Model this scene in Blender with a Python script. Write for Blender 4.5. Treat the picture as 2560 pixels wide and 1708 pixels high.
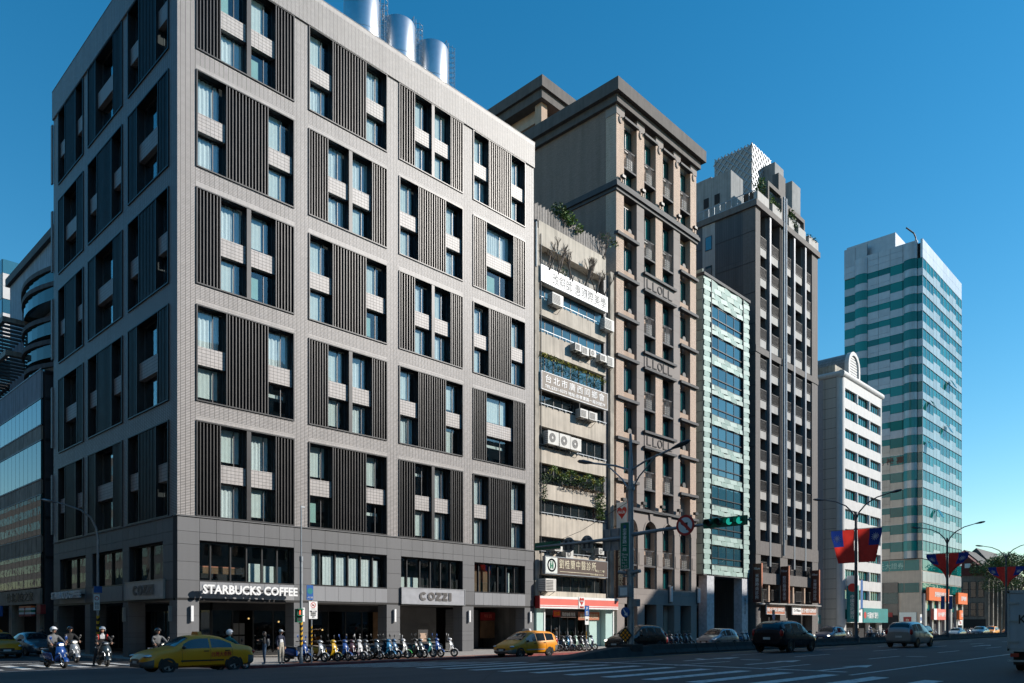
import bpy, bmesh, math, random
from mathutils import Vector, Matrix
random.seed(11)
RAD = math.radians
SC = bpy.context.scene
COL = SC.collection
for _o in list(bpy.data.objects): bpy.data.objects.remove(_o)

# ------------------------------------------------------------------ camera
CAM_A = RAD(43.77); CZ = 2.16; FPX = 1931.0; HZ = 1560.0
cam = bpy.data.cameras.new('camera'); camo = bpy.data.objects.new('camera', cam); COL.objects.link(camo)
camo.location = (0, 0, CZ); camo.rotation_euler = (RAD(90), 0, CAM_A - RAD(90))
cam.sensor_width = 36; cam.lens = 36*FPX/2560; cam.shift_y = (HZ-854)/2560
cam.clip_start = .1; cam.clip_end = 5000
SC.camera = camo
# ------------------------------------------------------------------ light
SUN = Vector((1.05, -1.0, .80)).normalized()
EL = math.asin(SUN.z); AZ = math.atan2(SUN.x, SUN.y)
world = bpy.data.worlds.new('World'); SC.world = world; world.use_nodes = True
wn = world.node_tree.nodes; wl = world.node_tree.links
sky = wn.new('ShaderNodeTexSky'); sky.sky_type = 'NISHITA'; sky.sun_disc = False
sky.sun_elevation = EL; sky.sun_rotation = AZ; sky.altitude = 0; sky.air_density = 1.15; sky.dust_density = .1; sky.ozone_density = 2.0
whs = wn.new('ShaderNodeHueSaturation'); whs.inputs['Hue'].default_value = .488; whs.inputs['Saturation'].default_value = 1.43
wl.new(sky.outputs[0], whs.inputs['Color'])
wmul = wn.new('ShaderNodeMix'); wmul.data_type = 'RGBA'; wmul.blend_type = 'MULTIPLY'; wmul.inputs['Factor'].default_value = 1; wmul.inputs['B'].default_value = (.86, .94, .97, 1)
wl.new(whs.outputs[0], wmul.inputs['A']); wl.new(wmul.outputs['Result'], wn['Background'].inputs[0]); wn['Background'].inputs[1].default_value = .135
sl = bpy.data.lights.new('sun', 'SUN'); sl.energy = 5.0; sl.angle = RAD(.53); sl.color = (1.0, .93, .84)
so = bpy.data.objects.new('sun', sl); COL.objects.link(so); so.location = (60, -60, 90)
so.rotation_euler = SUN.to_track_quat('Z', 'Y').to_euler()
SC.view_settings.view_transform = 'Standard'; SC.view_settings.look = 'None'
SC.view_settings.exposure = .25; SC.view_settings.gamma = 1.0; SC.view_settings.use_curve_mapping = False
SC.cycles.max_bounces = 6; SC.cycles.glossy_bounces = 3; SC.cycles.transparent_max_bounces = 12
SC.cycles.caustics_reflective = False; SC.cycles.caustics_refractive = False

# ------------------------------------------------------------------ pixel -> place helpers (full-size photo pixels)
VX, VY = math.cos(CAM_A), math.sin(CAM_A); RX, RY = math.sin(CAM_A), -math.cos(CAM_A)
def onY(x, y, Y):
    u = (x-1280)/FPX; t = Y/(VY+u*RY); return Vector((t*(VX+u*RX), Y, CZ+(HZ-y)/FPX*t))
def onX(x, y, X):
    u = (x-1280)/FPX; t = X/(VX+u*RX); return Vector((X, t*(VY+u*RY), CZ+(HZ-y)/FPX*t))
def fx(x, Y=41.7): return onY(x, HZ, Y).x
def fz(x, y, Y=41.7): return onY(x, y, Y).z

# ------------------------------------------------------------------ mesh helpers
def tag(o, label=None, cat=None, group=None, kind=None):
    if label: o['label'] = label
    if cat: o['category'] = cat
    if group: o['group'] = group
    if kind: o['kind'] = kind
    return o
def thing(name, label, cat, loc=(0, 0, 0), group=None, rz=0):
    o = bpy.data.objects.new(name, None); COL.objects.link(o); o.location = loc; o.rotation_euler[2] = rz
    o.empty_display_size = .3
    return tag(o, label, cat, group)
def origin(p):
    v = Vector((0, 0, 0))
    while p is not None:
        v = v+p.location; p = p.parent
    return v
class MB:
    def __init__(s): s.v = []; s.f = []; s.mi = []; s.m = 0
    def add(s, vs, fs):
        n = len(s.v); s.v += [tuple(p) for p in vs]
        for f in fs: s.f.append(tuple(n+i for i in f)); s.mi.append(s.m)
        return s
    def box(s, x0, x1, y0, y1, z0, z1):
        if x0 > x1: x0, x1 = x1, x0
        if y0 > y1: y0, y1 = y1, y0
        if z0 > z1: z0, z1 = z1, z0
        return s.add([(x0,y0,z0),(x1,y0,z0),(x1,y1,z0),(x0,y1,z0),(x0,y0,z1),(x1,y0,z1),(x1,y1,z1),(x0,y1,z1)],
              [(0,3,2,1),(4,5,6,7),(0,1,5,4),(1,2,6,5),(2,3,7,6),(3,0,4,7)])
    def quad(s, *p): return s.add(p, [tuple(range(len(p)))])
    def prism(s, pts, axis, lo, hi):
        # pts 2D in the two other axes (in x,y,z order), extruded along axis
        def mk(p, w):
            return {0: (w, p[0], p[1]), 1: (p[0], w, p[1]), 2: (p[0], p[1], w)}[axis]
        n = len(pts); vs = [mk(p, lo) for p in pts]+[mk(p, hi) for p in pts]
        fs = [tuple(range(n)), tuple(range(2*n-1, n-1, -1))]+[(i, i+n, (i+1) % n+n, (i+1) % n) for i in range(n)]
        return s.add(vs, fs)
    def cyl(s, p0, p1, r0, r1=None, n=10, cap=True):
        p0 = Vector(p0); p1 = Vector(p1); r1 = r0 if r1 is None else r1
        d = (p1-p0); d = d.normalized() if d.length > 1e-9 else Vector((0, 0, 1))
        a = d.orthogonal().normalized(); b = d.cross(a)
        vs = []
        for p, r in ((p0, r0), (p1, r1)):
            for i in range(n):
                t = 2*math.pi*i/n; vs.append(p+a*(r*math.cos(t))+b*(r*math.sin(t)))
        fs = [(i, (i+1) % n, (i+1) % n+n, i+n) for i in range(n)]
        if cap: fs += [tuple(range(n-1, -1, -1)), tuple(range(n, 2*n))]
        return s.add(vs, fs)
    def tube(s, pts, r, n=8):
        for i in range(len(pts)-1):
            ra = r if not isinstance(r, (list, tuple)) else r[i]; rb = r if not isinstance(r, (list, tuple)) else r[i+1]
            s.cyl(pts[i], pts[i+1], ra, rb, n)
        return s
    def sphere(s, c, r, nu=14, nv=9, z0=-1, z1=1):
        if not isinstance(r, (tuple, list)): r = (r, r, r)
        vs = []
        for j in range(nv+1):
            ph = math.asin(max(-1, min(1, z0)))+(math.asin(max(-1, min(1, z1)))-math.asin(max(-1, min(1, z0))))*j/nv
            for i in range(nu):
                t = 2*math.pi*i/nu
                vs.append((c[0]+r[0]*math.cos(ph)*math.cos(t), c[1]+r[1]*math.cos(ph)*math.sin(t), c[2]+r[2]*math.sin(ph)))
        fs = [(j*nu+i, j*nu+(i+1) % nu, (j+1)*nu+(i+1) % nu, (j+1)*nu+i) for j in range(nv) for i in range(nu)]
        return s.add(vs, fs)
    def lathe(s, c, prof, n=16, axis=2):
        vs = []
        for r, h in prof:
            for i in range(n):
                t = 2*math.pi*i/n; a, b = r*math.cos(t), r*math.sin(t)
                q = {0: (h, a, b), 1: (b, h, a), 2: (a, b, h)}[axis]
                vs.append((c[0]+q[0], c[1]+q[1], c[2]+q[2]))
        m = len(prof)
        fs = [(j*n+i, j*n+(i+1) % n, (j+1)*n+(i+1) % n, (j+1)*n+i) for j in range(m-1) for i in range(n)]
        return s.add(vs, fs)
    def grid(s, rows):
        n = len(rows[0]); vs = [p for r in rows for p in r]
        return s.add(vs, [(j*n+i, j*n+i+1, (j+1)*n+i+1, (j+1)*n+i) for j in range(len(rows)-1) for i in range(n-1)])
    def mesh(s, name, mats, off=Vector((0, 0, 0)), smooth=False, ang=40):
        me = bpy.data.meshes.new(name)
        me.from_pydata([(p[0]-off.x, p[1]-off.y, p[2]-off.z) for p in s.v], [], s.f)
        if not isinstance(mats, (list, tuple)): mats = [mats]
        for m in mats: me.materials.append(m)
        if len(mats) > 1: me.polygons.foreach_set('material_index', s.mi)
        if smooth:
            me.polygons.foreach_set('use_smooth', [True]*len(me.polygons)); me.set_sharp_from_angle(angle=RAD(ang))
        me.validate(); me.update()
        return me
    def obj(s, name, mats, parent=None, smooth=False, kind=None, ang=40, local=False):
        off = Vector((0, 0, 0)) if (parent is None or local) else origin(parent)
        o = bpy.data.objects.new(name, s.mesh(name, mats, off, smooth, ang)); COL.objects.link(o)
        if parent is not None: o.parent = parent
        if kind: o['kind'] = kind
        return o
def fixn(o):
    bm = bmesh.new(); bm.from_mesh(o.data); bmesh.ops.recalc_face_normals(bm, faces=bm.faces); bm.to_mesh(o.data); bm.free(); return o
UNIT = {}
def piece(name, b, mat, parent, rot=None):
    """one plain block, sharing one unit mesh for each material"""
    if mat.name not in UNIT: UNIT[mat.name] = MB().box(-.5, .5, -.5, .5, -.5, .5).mesh('block', mat)
    o = bpy.data.objects.new(name, UNIT[mat.name]); COL.objects.link(o)
    c = Vector(((b[0]+b[1])/2, (b[2]+b[3])/2, (b[4]+b[5])/2))
    if parent is not None: o.parent = parent; c = c-origin(parent)
    o.location = c; o.scale = (abs(b[1]-b[0]), abs(b[3]-b[2]), abs(b[5]-b[4]))
    if rot: o.rotation_euler = rot
    return o
def pieces(name, bl, mat, parent, limit=300):
    """bl: list of boxes, largest-on-screen first; past the limit the rest is one joined part"""
    for b in bl[:limit]: piece(name, b, mat, parent)
    if len(bl) > limit:
        m = MB()
        for b in bl[limit:]: m.box(*b)
        m.obj(name+'_field', mat, parent, kind='stuff')
def one(name, b, mat, parent=None): return MB().box(*b).obj(name, mat, parent)
def fb(F, a0, a1, d0, d1, z0, z1):
    """block on a facade: a along it, d outward, z up.  F=('y',Y) faces -Y, ('x',X) faces -X"""
    if F[0] == 'y': return (a0, a1, F[1]-d1, F[1]-d0, z0, z1)
    return (F[1]-d1, F[1]-d0, a0, a1, z0, z1)
def copy_tree(o, parent=None, **kw):
    c = o.copy(); COL.objects.link(c); c.parent = parent
    for ch in o.children: copy_tree(ch, c)
    return c

# ------------------------------------------------------------------ text
_tx = {}
def text_mesh(s, w, h, depth=.02, bold=0.0, space=1.0, lead=1.0, fit=True):
    key = (s, round(w, 3), round(h, 3), depth, bold, space, lead)
    if key in _tx: return _tx[key]
    cu = bpy.data.curves.new('lettering', 'FONT'); cu.body = s; cu.align_x = 'CENTER'; cu.align_y = 'CENTER'
    cu.size = 1; cu.extrude = .5; cu.offset = bold; cu.space_character = space; cu.space_line = lead; cu.resolution_u = 2; cu.fill_mode = 'BOTH'
    o = bpy.data.objects.new('lettering', cu); COL.objects.link(o)
    dg = bpy.context.evaluated_depsgraph_get(); dg.update()
    me = bpy.data.meshes.new_from_object(o.evaluated_get(dg))
    bpy.data.objects.remove(o); bpy.data.curves.remove(cu)
    if not me.vertices: return me
    xs = [v.co.x for v in me.vertices]; ys = [v.co.y for v in me.vertices]
    cx, cy = (max(xs)+min(xs))/2, (max(ys)+min(ys))/2; sx = w/max(1e-6, max(xs)-min(xs)); sy = h/max(1e-6, max(ys)-min(ys))
    for v in me.vertices: v.co = ((v.co.x-cx)*sx, (v.co.y-cy)*sy, v.co.z*depth)
    me.update(); _tx[key] = me
    return me
def text(s, c, w, h, mat, parent=None, face='y', depth=.02, name='lettering', **kw):
    """lettering centred on c; face 'y' reads from -Y, 'x' reads from -X, 'X' reads from +X"""
    me = text_mesh(s, w, h, depth, **kw)
    if me.materials: me = me.copy()
    me.materials.clear(); me.materials.append(mat)
    o = bpy.data.objects.new(name, me); COL.objects.link(o)
    c = Vector(c)
    if parent is not None: o.parent = parent; c = c-origin(parent)
    o.location = c
    o.rotation_euler = {'y': (RAD(90), 0, 0), 'x': (RAD(90), 0, RAD(-90)), 'X': (RAD(90), 0, RAD(90))}[face]
    return o

# ------------------------------------------------------------------ materials
M = {}
def _nt(name):
    m = bpy.data.materials.new(name); m.use_nodes = True; nt = m.node_tree
    return m, nt, nt.nodes, nt.links, nt.nodes['Principled BSDF']
def mk(name, col, rough=.6, metal=0., var=.14, scale=1.3, bump=0., bscale=30., objvar=0., spec=.5, streak=0., coat=0.):
    m, nt, N, L, P = _nt(name)
    geo = N.new('ShaderNodeNewGeometry')
    no = N.new('ShaderNodeTexNoise'); no.inputs['Scale'].default_value = scale; no.inputs['Detail'].default_value = 5
    L.new(geo.outputs['Position'], no.inputs['Vector'])
    mr = N.new('ShaderNodeMapRange'); mr.inputs[1].default_value = .3; mr.inputs[2].default_value = .7
    mr.inputs[3].default_value = 1-var; mr.inputs[4].default_value = 1+var
    L.new(no.outputs[0], mr.inputs[0]); val = mr.outputs[0]
    def mul(a, b):
        n = N.new('ShaderNodeMath'); n.operation = 'MULTIPLY'; L.new(a, n.inputs[0]); L.new(b, n.inputs[1]); return n.outputs[0]
    if streak:
        mp = N.new('ShaderNodeMapping'); mp.inputs['Scale'].default_value = (3.2, 3.2, .16); L.new(geo.outputs['Position'], mp.inputs[0])
        n2 = N.new('ShaderNodeTexNoise'); n2.inputs['Scale'].default_value = 1.2; n2.inputs['Detail'].default_value = 6; L.new(mp.outputs[0], n2.inputs['Vector'])
        m2 = N.new('ShaderNodeMapRange'); m2.inputs[1].default_value = .42; m2.inputs[2].default_value = .72; m2.inputs[3].default_value = 1.0; m2.inputs[4].default_value = 1-streak
        L.new(n2.outputs[0], m2.inputs[0]); val = mul(val, m2.outputs[0])
    if objvar:
        oi = N.new('ShaderNodeObjectInfo'); m3 = N.new('ShaderNodeMapRange'); m3.inputs[3].default_value = 1-objvar; m3.inputs[4].default_value = 1+objvar
        L.new(oi.outputs['Random'], m3.inputs[0]); val = mul(val, m3.outputs[0])
    mx = N.new('ShaderNodeVectorMath'); mx.operation = 'SCALE'; mx.inputs[0].default_value = col[:3]; L.new(val, mx.inputs['Scale'])
    L.new(mx.outputs[0], P.inputs['Base Color'])
    P.inputs['Roughness'].default_value = rough; P.inputs['Metallic'].default_value = metal; P.inputs['Specular IOR Level'].default_value = spec
    if coat: P.inputs['Coat Weight'].default_value = coat; P.inputs['Coat Roughness'].default_value = .04
    if bump:
        nb = N.new('ShaderNodeTexNoise'); nb.inputs['Scale'].default_value = bscale; nb.inputs['Detail'].default_value = 3; L.new(geo.outputs['Position'], nb.inputs['Vector'])
        bp = N.new('ShaderNodeBump'); bp.inputs['Strength'].default_value = bump; bp.inputs['Distance'].default_value = .02
        L.new(nb.outputs[0], bp.inputs['Height']); L.new(bp.outputs[0], P.inputs['Normal'])
    M[name] = m
    return m
def mk_tile(name, c1, c2, mortar, w, h, mw=.006, rough=.5, off=.5, streak=.12, bump=.5, dirt=.1):
    """small wall tiles / bricks laid out in metres along the wall"""
    m, nt, N, L, P = _nt(name)
    geo = N.new('ShaderNodeNewGeometry'); sp = N.new('ShaderNodeSeparateXYZ'); L.new(geo.outputs['Position'], sp.inputs[0])
    ad = N.new('ShaderNodeMath'); L.new(sp.outputs[0], ad.inputs[0]); L.new(sp.outputs[1], ad.inputs[1])
    cb = N.new('ShaderNodeCombineXYZ'); L.new(ad.outputs[0], cb.inputs[0]); L.new(sp.outputs[2], cb.inputs[1])
    br = N.new('ShaderNodeTexBrick'); br.offset = off; br.inputs['Scale'].default_value = 1
    br.inputs['Color1'].default_value = (*c1, 1); br.inputs['Color2'].default_value = (*c2, 1); br.inputs['Mortar'].default_value = (*mortar, 1)
    br.inputs['Mortar Size'].default_value = mw; br.inputs['Mortar Smooth'].default_value = .1; br.inputs['Brick Width'].default_value = w; br.inputs['Row Height'].default_value = h
    br.inputs['Bias'].default_value = 0
    L.new(cb.outputs[0], br.inputs['Vector'])
    mp = N.new('ShaderNodeMapping'); mp.inputs['Scale'].default_value = (1.5, 1.5, .12); L.new(geo.outputs['Position'], mp.inputs[0])
    n2 = N.new('ShaderNodeTexNoise'); n2.inputs['Scale'].default_value = 1.; n2.inputs['Detail'].default_value = 6; L.new(mp.outputs[0], n2.inputs['Vector'])
    m2 = N.new('ShaderNodeMapRange'); m2.inputs[1].default_value = .35; m2.inputs[2].default_value = .75; m2.inputs[3].default_value = 1.0+dirt*.5; m2.inputs[4].default_value = 1-streak
    L.new(n2.outputs[0], m2.inputs[0])
    mx = N.new('ShaderNodeVectorMath'); mx.operation = 'SCALE'; L.new(br.outputs['Color'], mx.inputs[0]); L.new(m2.outputs[0], mx.inputs['Scale'])
    L.new(mx.outputs[0], P.inputs['Base Color']); P.inputs['Roughness'].default_value = rough
    bp = N.new('ShaderNodeBump'); bp.inputs['Strength'].default_value = bump; bp.inputs['Distance'].default_value = .01; bp.invert = True
    L.new(br.outputs['Fac'], bp.inputs['Height']); L.new(bp.outputs[0], P.inputs['Normal'])
    M[name] = m
    return m
def mk_glass(name, tint, ior=1.7, dark=None, rough=.0, mixdark=.0, wob=.004):
    """window glass: see-through with a mirror-like reflection; 'dark' adds a body colour (tinted / coated panes)"""
    m = bpy.data.materials.new(name); m.use_nodes = True; nt = m.node_tree; N = nt.nodes; L = nt.links
    N.remove(N['Principled BSDF']); out = N['Material Output']
    geo = N.new('ShaderNodeNewGeometry'); no = N.new('ShaderNodeTexNoise'); no.inputs['Scale'].default_value = .9; L.new(geo.outputs['Position'], no.inputs['Vector'])
    bp = N.new('ShaderNodeBump'); bp.inputs['Strength'].default_value = .35; bp.inputs['Distance'].default_value = wob; L.new(no.outputs[0], bp.inputs['Height'])
    lw = N.new('ShaderNodeLayerWeight'); lw.inputs['Blend'].default_value = .5; L.new(bp.outputs[0], lw.inputs['Normal'])
    f0 = ((ior-1)/(ior+1))**2; pw = N.new('ShaderNodeMath'); pw.operation = 'POWER'; L.new(lw.outputs['Facing'], pw.inputs[0]); pw.inputs[1].default_value = 4.0
    fr = N.new('ShaderNodeMapRange'); fr.inputs[3].default_value = f0; fr.inputs[4].default_value = 1.0; L.new(pw.outputs[0], fr.inputs[0])
    tr = N.new('ShaderNodeBsdfTransparent'); tr.inputs[0].default_value = (*tint, 1)
    gl = N.new('ShaderNodeBsdfGlossy'); gl.inputs['Roughness'].default_value = rough; L.new(bp.outputs[0], gl.inputs['Normal'])
    base = tr.outputs[0]
    if dark is not None:
        df = N.new('ShaderNodeBsdfDiffuse'); oi = N.new('ShaderNodeObjectInfo')
        mr = N.new('ShaderNodeMapRange'); mr.inputs[3].default_value = .6; mr.inputs[4].default_value = 1.35; L.new(oi.outputs['Random'], mr.inputs[0])
        sc = N.new('ShaderNodeVectorMath'); sc.operation = 'SCALE'; sc.inputs[0].default_value = dark; L.new(mr.outputs[0], sc.inputs['Scale']); L.new(sc.outputs[0], df.inputs[0])
        m1 = N.new('ShaderNodeMixShader'); m1.inputs[0].default_value = mixdark; L.new(base, m1.inputs[1]); L.new(df.outputs[0], m1.inputs[2]); base = m1.outputs[0]
    m2 = N.new('ShaderNodeMixShader'); L.new(fr.outputs[0], m2.inputs[0]); L.new(base, m2.inputs[1]); L.new(gl.outputs[0], m2.inputs[2])
    L.new(m2.outputs[0], out.inputs[0]); M[name] = m
    return m
def mk_emit(name, col, st):
    m, nt, N, L, P = _nt(name)
    P.inputs['Base Color'].default_value = (*col, 1); P.inputs['Emission Color'].default_value = (*col, 1); P.inputs['Emission Strength'].default_value = st
    M[name] = m
    return m
mk_tile('hotel_tile', (.40, .372, .36), (.33, .307, .298), (.045, .043, .041), .27, .085, .015, off=0)
mk_tile('hotel_tile_stack', (.43, .40, .385), (.37, .345, .335), (.10, .095, .09), .24, .19, .012, off=0)
mk('granite', (.128, .13, .137), .55, var=.10, scale=60, bump=.12, bscale=90, objvar=.07, streak=.1)
mk('granite_light', (.24, .245, .26), .5, var=.10, scale=60, bump=.1, bscale=90, objvar=.06, streak=.1)
mk('joint', (.03, .03, .032), .8)
mk('dark_metal', (.028, .029, .032), .42, metal=.3, var=.2)
mk('slat_metal', (.05, .049, .05), .4, metal=.3, var=.15)
mk('frame_grey', (.09, .09, .095), .4, metal=.4)
mk('interior_dark', (.02, .02, .022), .9)
mk('interior_warm', (.16, .09, .045), .8, var=.3)
mk('curtain', (.74, .78, .74), .9, var=.05, scale=4)
mk('curtain_sheer', (.80, .83, .82), .9, var=.08, scale=9)
mk('blind_teal', (.36, .56, .50), .8, var=.05)
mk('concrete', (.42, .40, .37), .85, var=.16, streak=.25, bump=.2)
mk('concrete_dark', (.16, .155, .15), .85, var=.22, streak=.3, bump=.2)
mk('roof_grey', (.2, .2, .2), .9)
mk_glass('glass', (.93, .97, .97), 1.9)
mk_glass('glass_low', (.6, .65, .66), 1.35); mk_glass('glass_teal_bright', (.2, .4, .4), 1.7, dark=(.008, .19, .215), mixdark=.85)
mk_glass('glass_shop', (.55, .6, .6), 1.8)
mk_glass('glass_dark', (.35, .42, .45), 2.0, dark=(.03, .04, .045), mixdark=.5)
mk_glass('glass_teal', (.2, .4, .4), 1.8, dark=(.006, .075, .08), mixdark=.85)
mk_glass('glass_blue', (.3, .5, .55), 2.3, dark=(.03, .12, .17), mixdark=.8)
mk('steel', (.66, .67, .68), .34, metal=1., var=.05, scale=3)
mk('steel_dull', (.33, .35, .37), .42, metal=.8, var=.1)
mk('galv', (.30, .33, .36), .5, metal=.5, var=.15, scale=4)
mk('pole_dark', (.075, .085, .10), .5, metal=.3)
mk('white_paint', (.80, .80, .78), .5, var=.05, streak=.06)
mk('sign_white', (.82, .82, .82), .45, var=.04)
mk('black', (.012, .012, .013), .5)
mk('rubber', (.018, .018, .018), .8)
mk('ac_white', (.66, .65, .61), .55, var=.08, streak=.18)
mk('ac_dark', (.08, .08, .08), .6)
mk('beige_wall', (.56, .50, .42), .88, var=.13, scale=.8, streak=.30, bump=.25, bscale=18)
mk('beige_dirty', (.43, .39, .33), .9, var=.25, streak=.4, bump=.3)
mk('wood_grey', (.27, .245, .225), .85, var=.22, scale=5, objvar=.3, streak=.3)
mk('leaf', (.10, .17, .025), .6, var=.4, scale=6, objvar=.1)
mk('leaf_dark', (.045, .09, .02), .6, var=.4, scale=6)
mk('leaf_yellow', (.30, .28, .035), .6, var=.3, scale=6)
mk('leaf_brown', (.16, .10, .045), .7, var=.3, scale=6)
mk('twig', (.17, .135, .11), .9, var=.2, scale=6)
mk('soil', (.05, .04, .03), .9)
mk('red', (.55, .03, .025), .45, var=.06); mk('red_dark', (.30, .02, .02), .5); mk('salmon', (.78, .17, .13), .45, var=.04)
mk('orange', (.80, .15, .025), .45, var=.05); mk('green_sign', (.008, .16, .085), .4); mk('teal_sign', (.008, .21, .22), .42)
mk('blue_sign', (.01, .10, .36), .4); mk('brown_sign', (.075, .045, .035), .5); mk('maroon', (.10, .03, .02), .5); mk('terracotta', (.45, .15, .075), .5)
mk('amber', (.85, .28, .01), .4); mk('yellow_paint', (.75, .40, .01), .5)
mk('gold_letter', (.75, .68, .50), .5); mk('grey_letter', (.16, .15, .145), .5)
mk('skin', (.46, .27, .19), .6, var=.05); mk('hair', (.012, .01, .009), .5)
# ================================================================== ground
_zp = [(-900, .5), (2, .55), (8, .67), (16, .67), (22, .60), (30, .30), (34.3, 0), (38, 0), (900, 0)]
def zr(X, Y):
    for (a, za), (b, zb) in zip(_zp, _zp[1:]):
        if Y <= b:
            z = za+(zb-za)*(Y-a)/(b-a); break
    k = max(0, min(1, (18-X)/5)); k = k*k*(3-2*k)
    return max(z, .18*k)
def mk_asphalt():
    m, nt, N, L, P = _nt('asphalt')
    geo = N.new('ShaderNodeNewGeometry')
    def noise(sc, det=5, mapping=None):
        n = N.new('ShaderNodeTexNoise'); n.inputs['Scale'].default_value = sc; n.inputs['Detail'].default_value = det
        src = geo.outputs['Position']
        if mapping:
            mp = N.new('ShaderNodeMapping'); mp.inputs['Scale'].default_value = mapping; L.new(src, mp.inputs[0]); src = mp.outputs[0]
        L.new(src, n.inputs['Vector']); return n.outputs[0]
    def rng(v, a, b, c, d):
        r = N.new('ShaderNodeMapRange'); r.inputs[1].default_value = a; r.inputs[2].default_value = b; r.inputs[3].default_value = c; r.inputs[4].default_value = d; L.new(v, r.inputs[0]); return r.outputs[0]
    def mul(a, b):
        n = N.new('ShaderNodeMath'); n.operation = 'MULTIPLY'; L.new(a, n.inputs[0]); L.new(b, n.inputs[1]); return n.outputs[0]
    v = rng(noise(.35), .35, .65, .78, 1.22)                       # big worn patches
    v = mul(v, rng(noise(1.0, 4, (.06, .9, 1)), .4, .65, .85, 1.2))  # wheel tracks along the road
    v = mul(v, rng(noise(60, 2), .3, .7, .75, 1.25))               # aggregate
    vo = N.new('ShaderNodeTexVoronoi'); vo.feature = 'DISTANCE_TO_EDGE'; vo.inputs['Scale'].default_value = .22
    L.new(geo.outputs['Position'], vo.inputs['Vector'])
    v = mul(v, rng(vo.outputs['Distance'], 0, .006, .55, 1.0))
    sc = N.new('ShaderNodeVectorMath'); sc.operation = 'SCALE'; sc.inputs[0].default_value = (.037, .038, .041); L.new(v, sc.inputs['Scale']); L.new(sc.outputs[0], P.inputs['Base Color'])
    P.inputs['Roughness'].default_value = .82
    bp = N.new('ShaderNodeBump'); bp.inputs['Strength'].default_value = .4; bp.inputs['Distance'].default_value = .01; L.new(noise(70, 2), bp.inputs['Height']); L.new(bp.outputs[0], P.inputs['Normal'])
    M['asphalt'] = m
mk_asphalt()
def mk_roadpaint(name, col):
    m, nt, N, L, P = _nt(name)
    geo = N.new('ShaderNodeNewGeometry')
    n = N.new('ShaderNodeTexNoise'); n.inputs['Scale'].default_value = 5; n.inputs['Detail'].default_value = 8; n.inputs['Roughness'].default_value = .7; L.new(geo.outputs['Position'], n.inputs['Vector'])
    r = N.new('ShaderNodeMapRange'); r.inputs[1].default_value = .52; r.inputs[2].default_value = .68; L.new(n.outputs[0], r.inputs[0])
    mx = N.new('ShaderNodeMix'); mx.data_type = 'RGBA'; mx.inputs['A'].default_value = (*col, 1); mx.inputs['B'].default_value = (.10, .10, .10, 1)
    L.new(r.outputs[0], mx.inputs['Factor']); L.new(mx.outputs['Result'], P.inputs['Base Color']); P.inputs['Roughness'].default_value = .7
    M[name] = m
mk_roadpaint('road_white', (.62, .62, .60)); mk_roadpaint('road_yellow', (.55, .30, .03))
mk_tile('paver', (.40, .375, .345), (.33, .31, .285), (.16, .15, .14), .4, .4, .008, rough=.85, off=0)
# pavers lie flat: lay the pattern out in X,Y
def flat_tile(name):
    nt = M[name].node_tree; cb = [n for n in nt.nodes if n.type == 'COMBXYZ'][0]; sp = [n for n in nt.nodes if n.type == 'SEPXYZ'][0]
    for l in list(cb.inputs[0].links)+list(cb.inputs[1].links): nt.links.remove(l)
    nt.links.new(sp.outputs[0], cb.inputs[0]); nt.links.new(sp.outputs[1], cb.inputs[1])
flat_tile('paver')
mk_tile('paver_red', (.46, .23, .17), (.38, .18, .13), (.2, .13, .1), .2, .1, .006, rough=.85); flat_tile('paver_red')
mk('kerb_red', (.25, .055, .05), .8, var=.3, scale=4); mk('kerb_grey', (.28, .27, .26), .85, var=.25, scale=3)

xs = [-400, -120, -60, -30, -15, -5, 0, 4, 8, 10, 11, 12, 13, 14, 15, 16, 17, 18, 19, 22, 30, 60, 120, 240, 500, 1600]
ys = [-700, -200, -60, -20, 0, 2, 5, 8, 12, 16, 19, 22, 24, 26, 28, 30, 32, 34.3, 36, 38, 44, 60, 120, 300, 900]
road = MB().grid([[(x, y, zr(x, y)) for x in xs] for y in ys]).obj('road', M['asphalt'], smooth=True); road['kind'] = 'structure'
def mark(name, pts, mat='road_white', h=.008):
    """flat painted mark following the cambered road; pts = convex outline in X,Y"""
    o = MB().quad(*[(x, y, zr(x, y)+h) for x, y in pts]).obj(name, M[mat], road); return o
def line(name, x0, y0, x1, y1, w, mat='road_white'):
    n = max(1, int(math.hypot(x1-x0, y1-y0)/3)); dx, dy = x1-x0, y1-y0; l = math.hypot(dx, dy); nx, ny = -dy/l*w/2, dx/l*w/2
    rows = [[(x0+dx*i/n+nx*s, y0+dy*i/n+ny*s, zr(x0+dx*i/n+nx*s, y0+dy*i/n+ny*s)+.008) for s in (-1, 1)] for i in range(n+1)]
    return MB().grid(rows).obj(name, M[mat], road)
# zebra crossing over the main road (bars run along X)
y = 3.2
while y < 33.2:
    if not 20.4 < y < 22.4 or True: mark('crosswalk_stripe', [(17.3, y), (22.8, y), (22.8, y+.46), (17.3, y+.46)])
    y += 1.36
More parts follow.
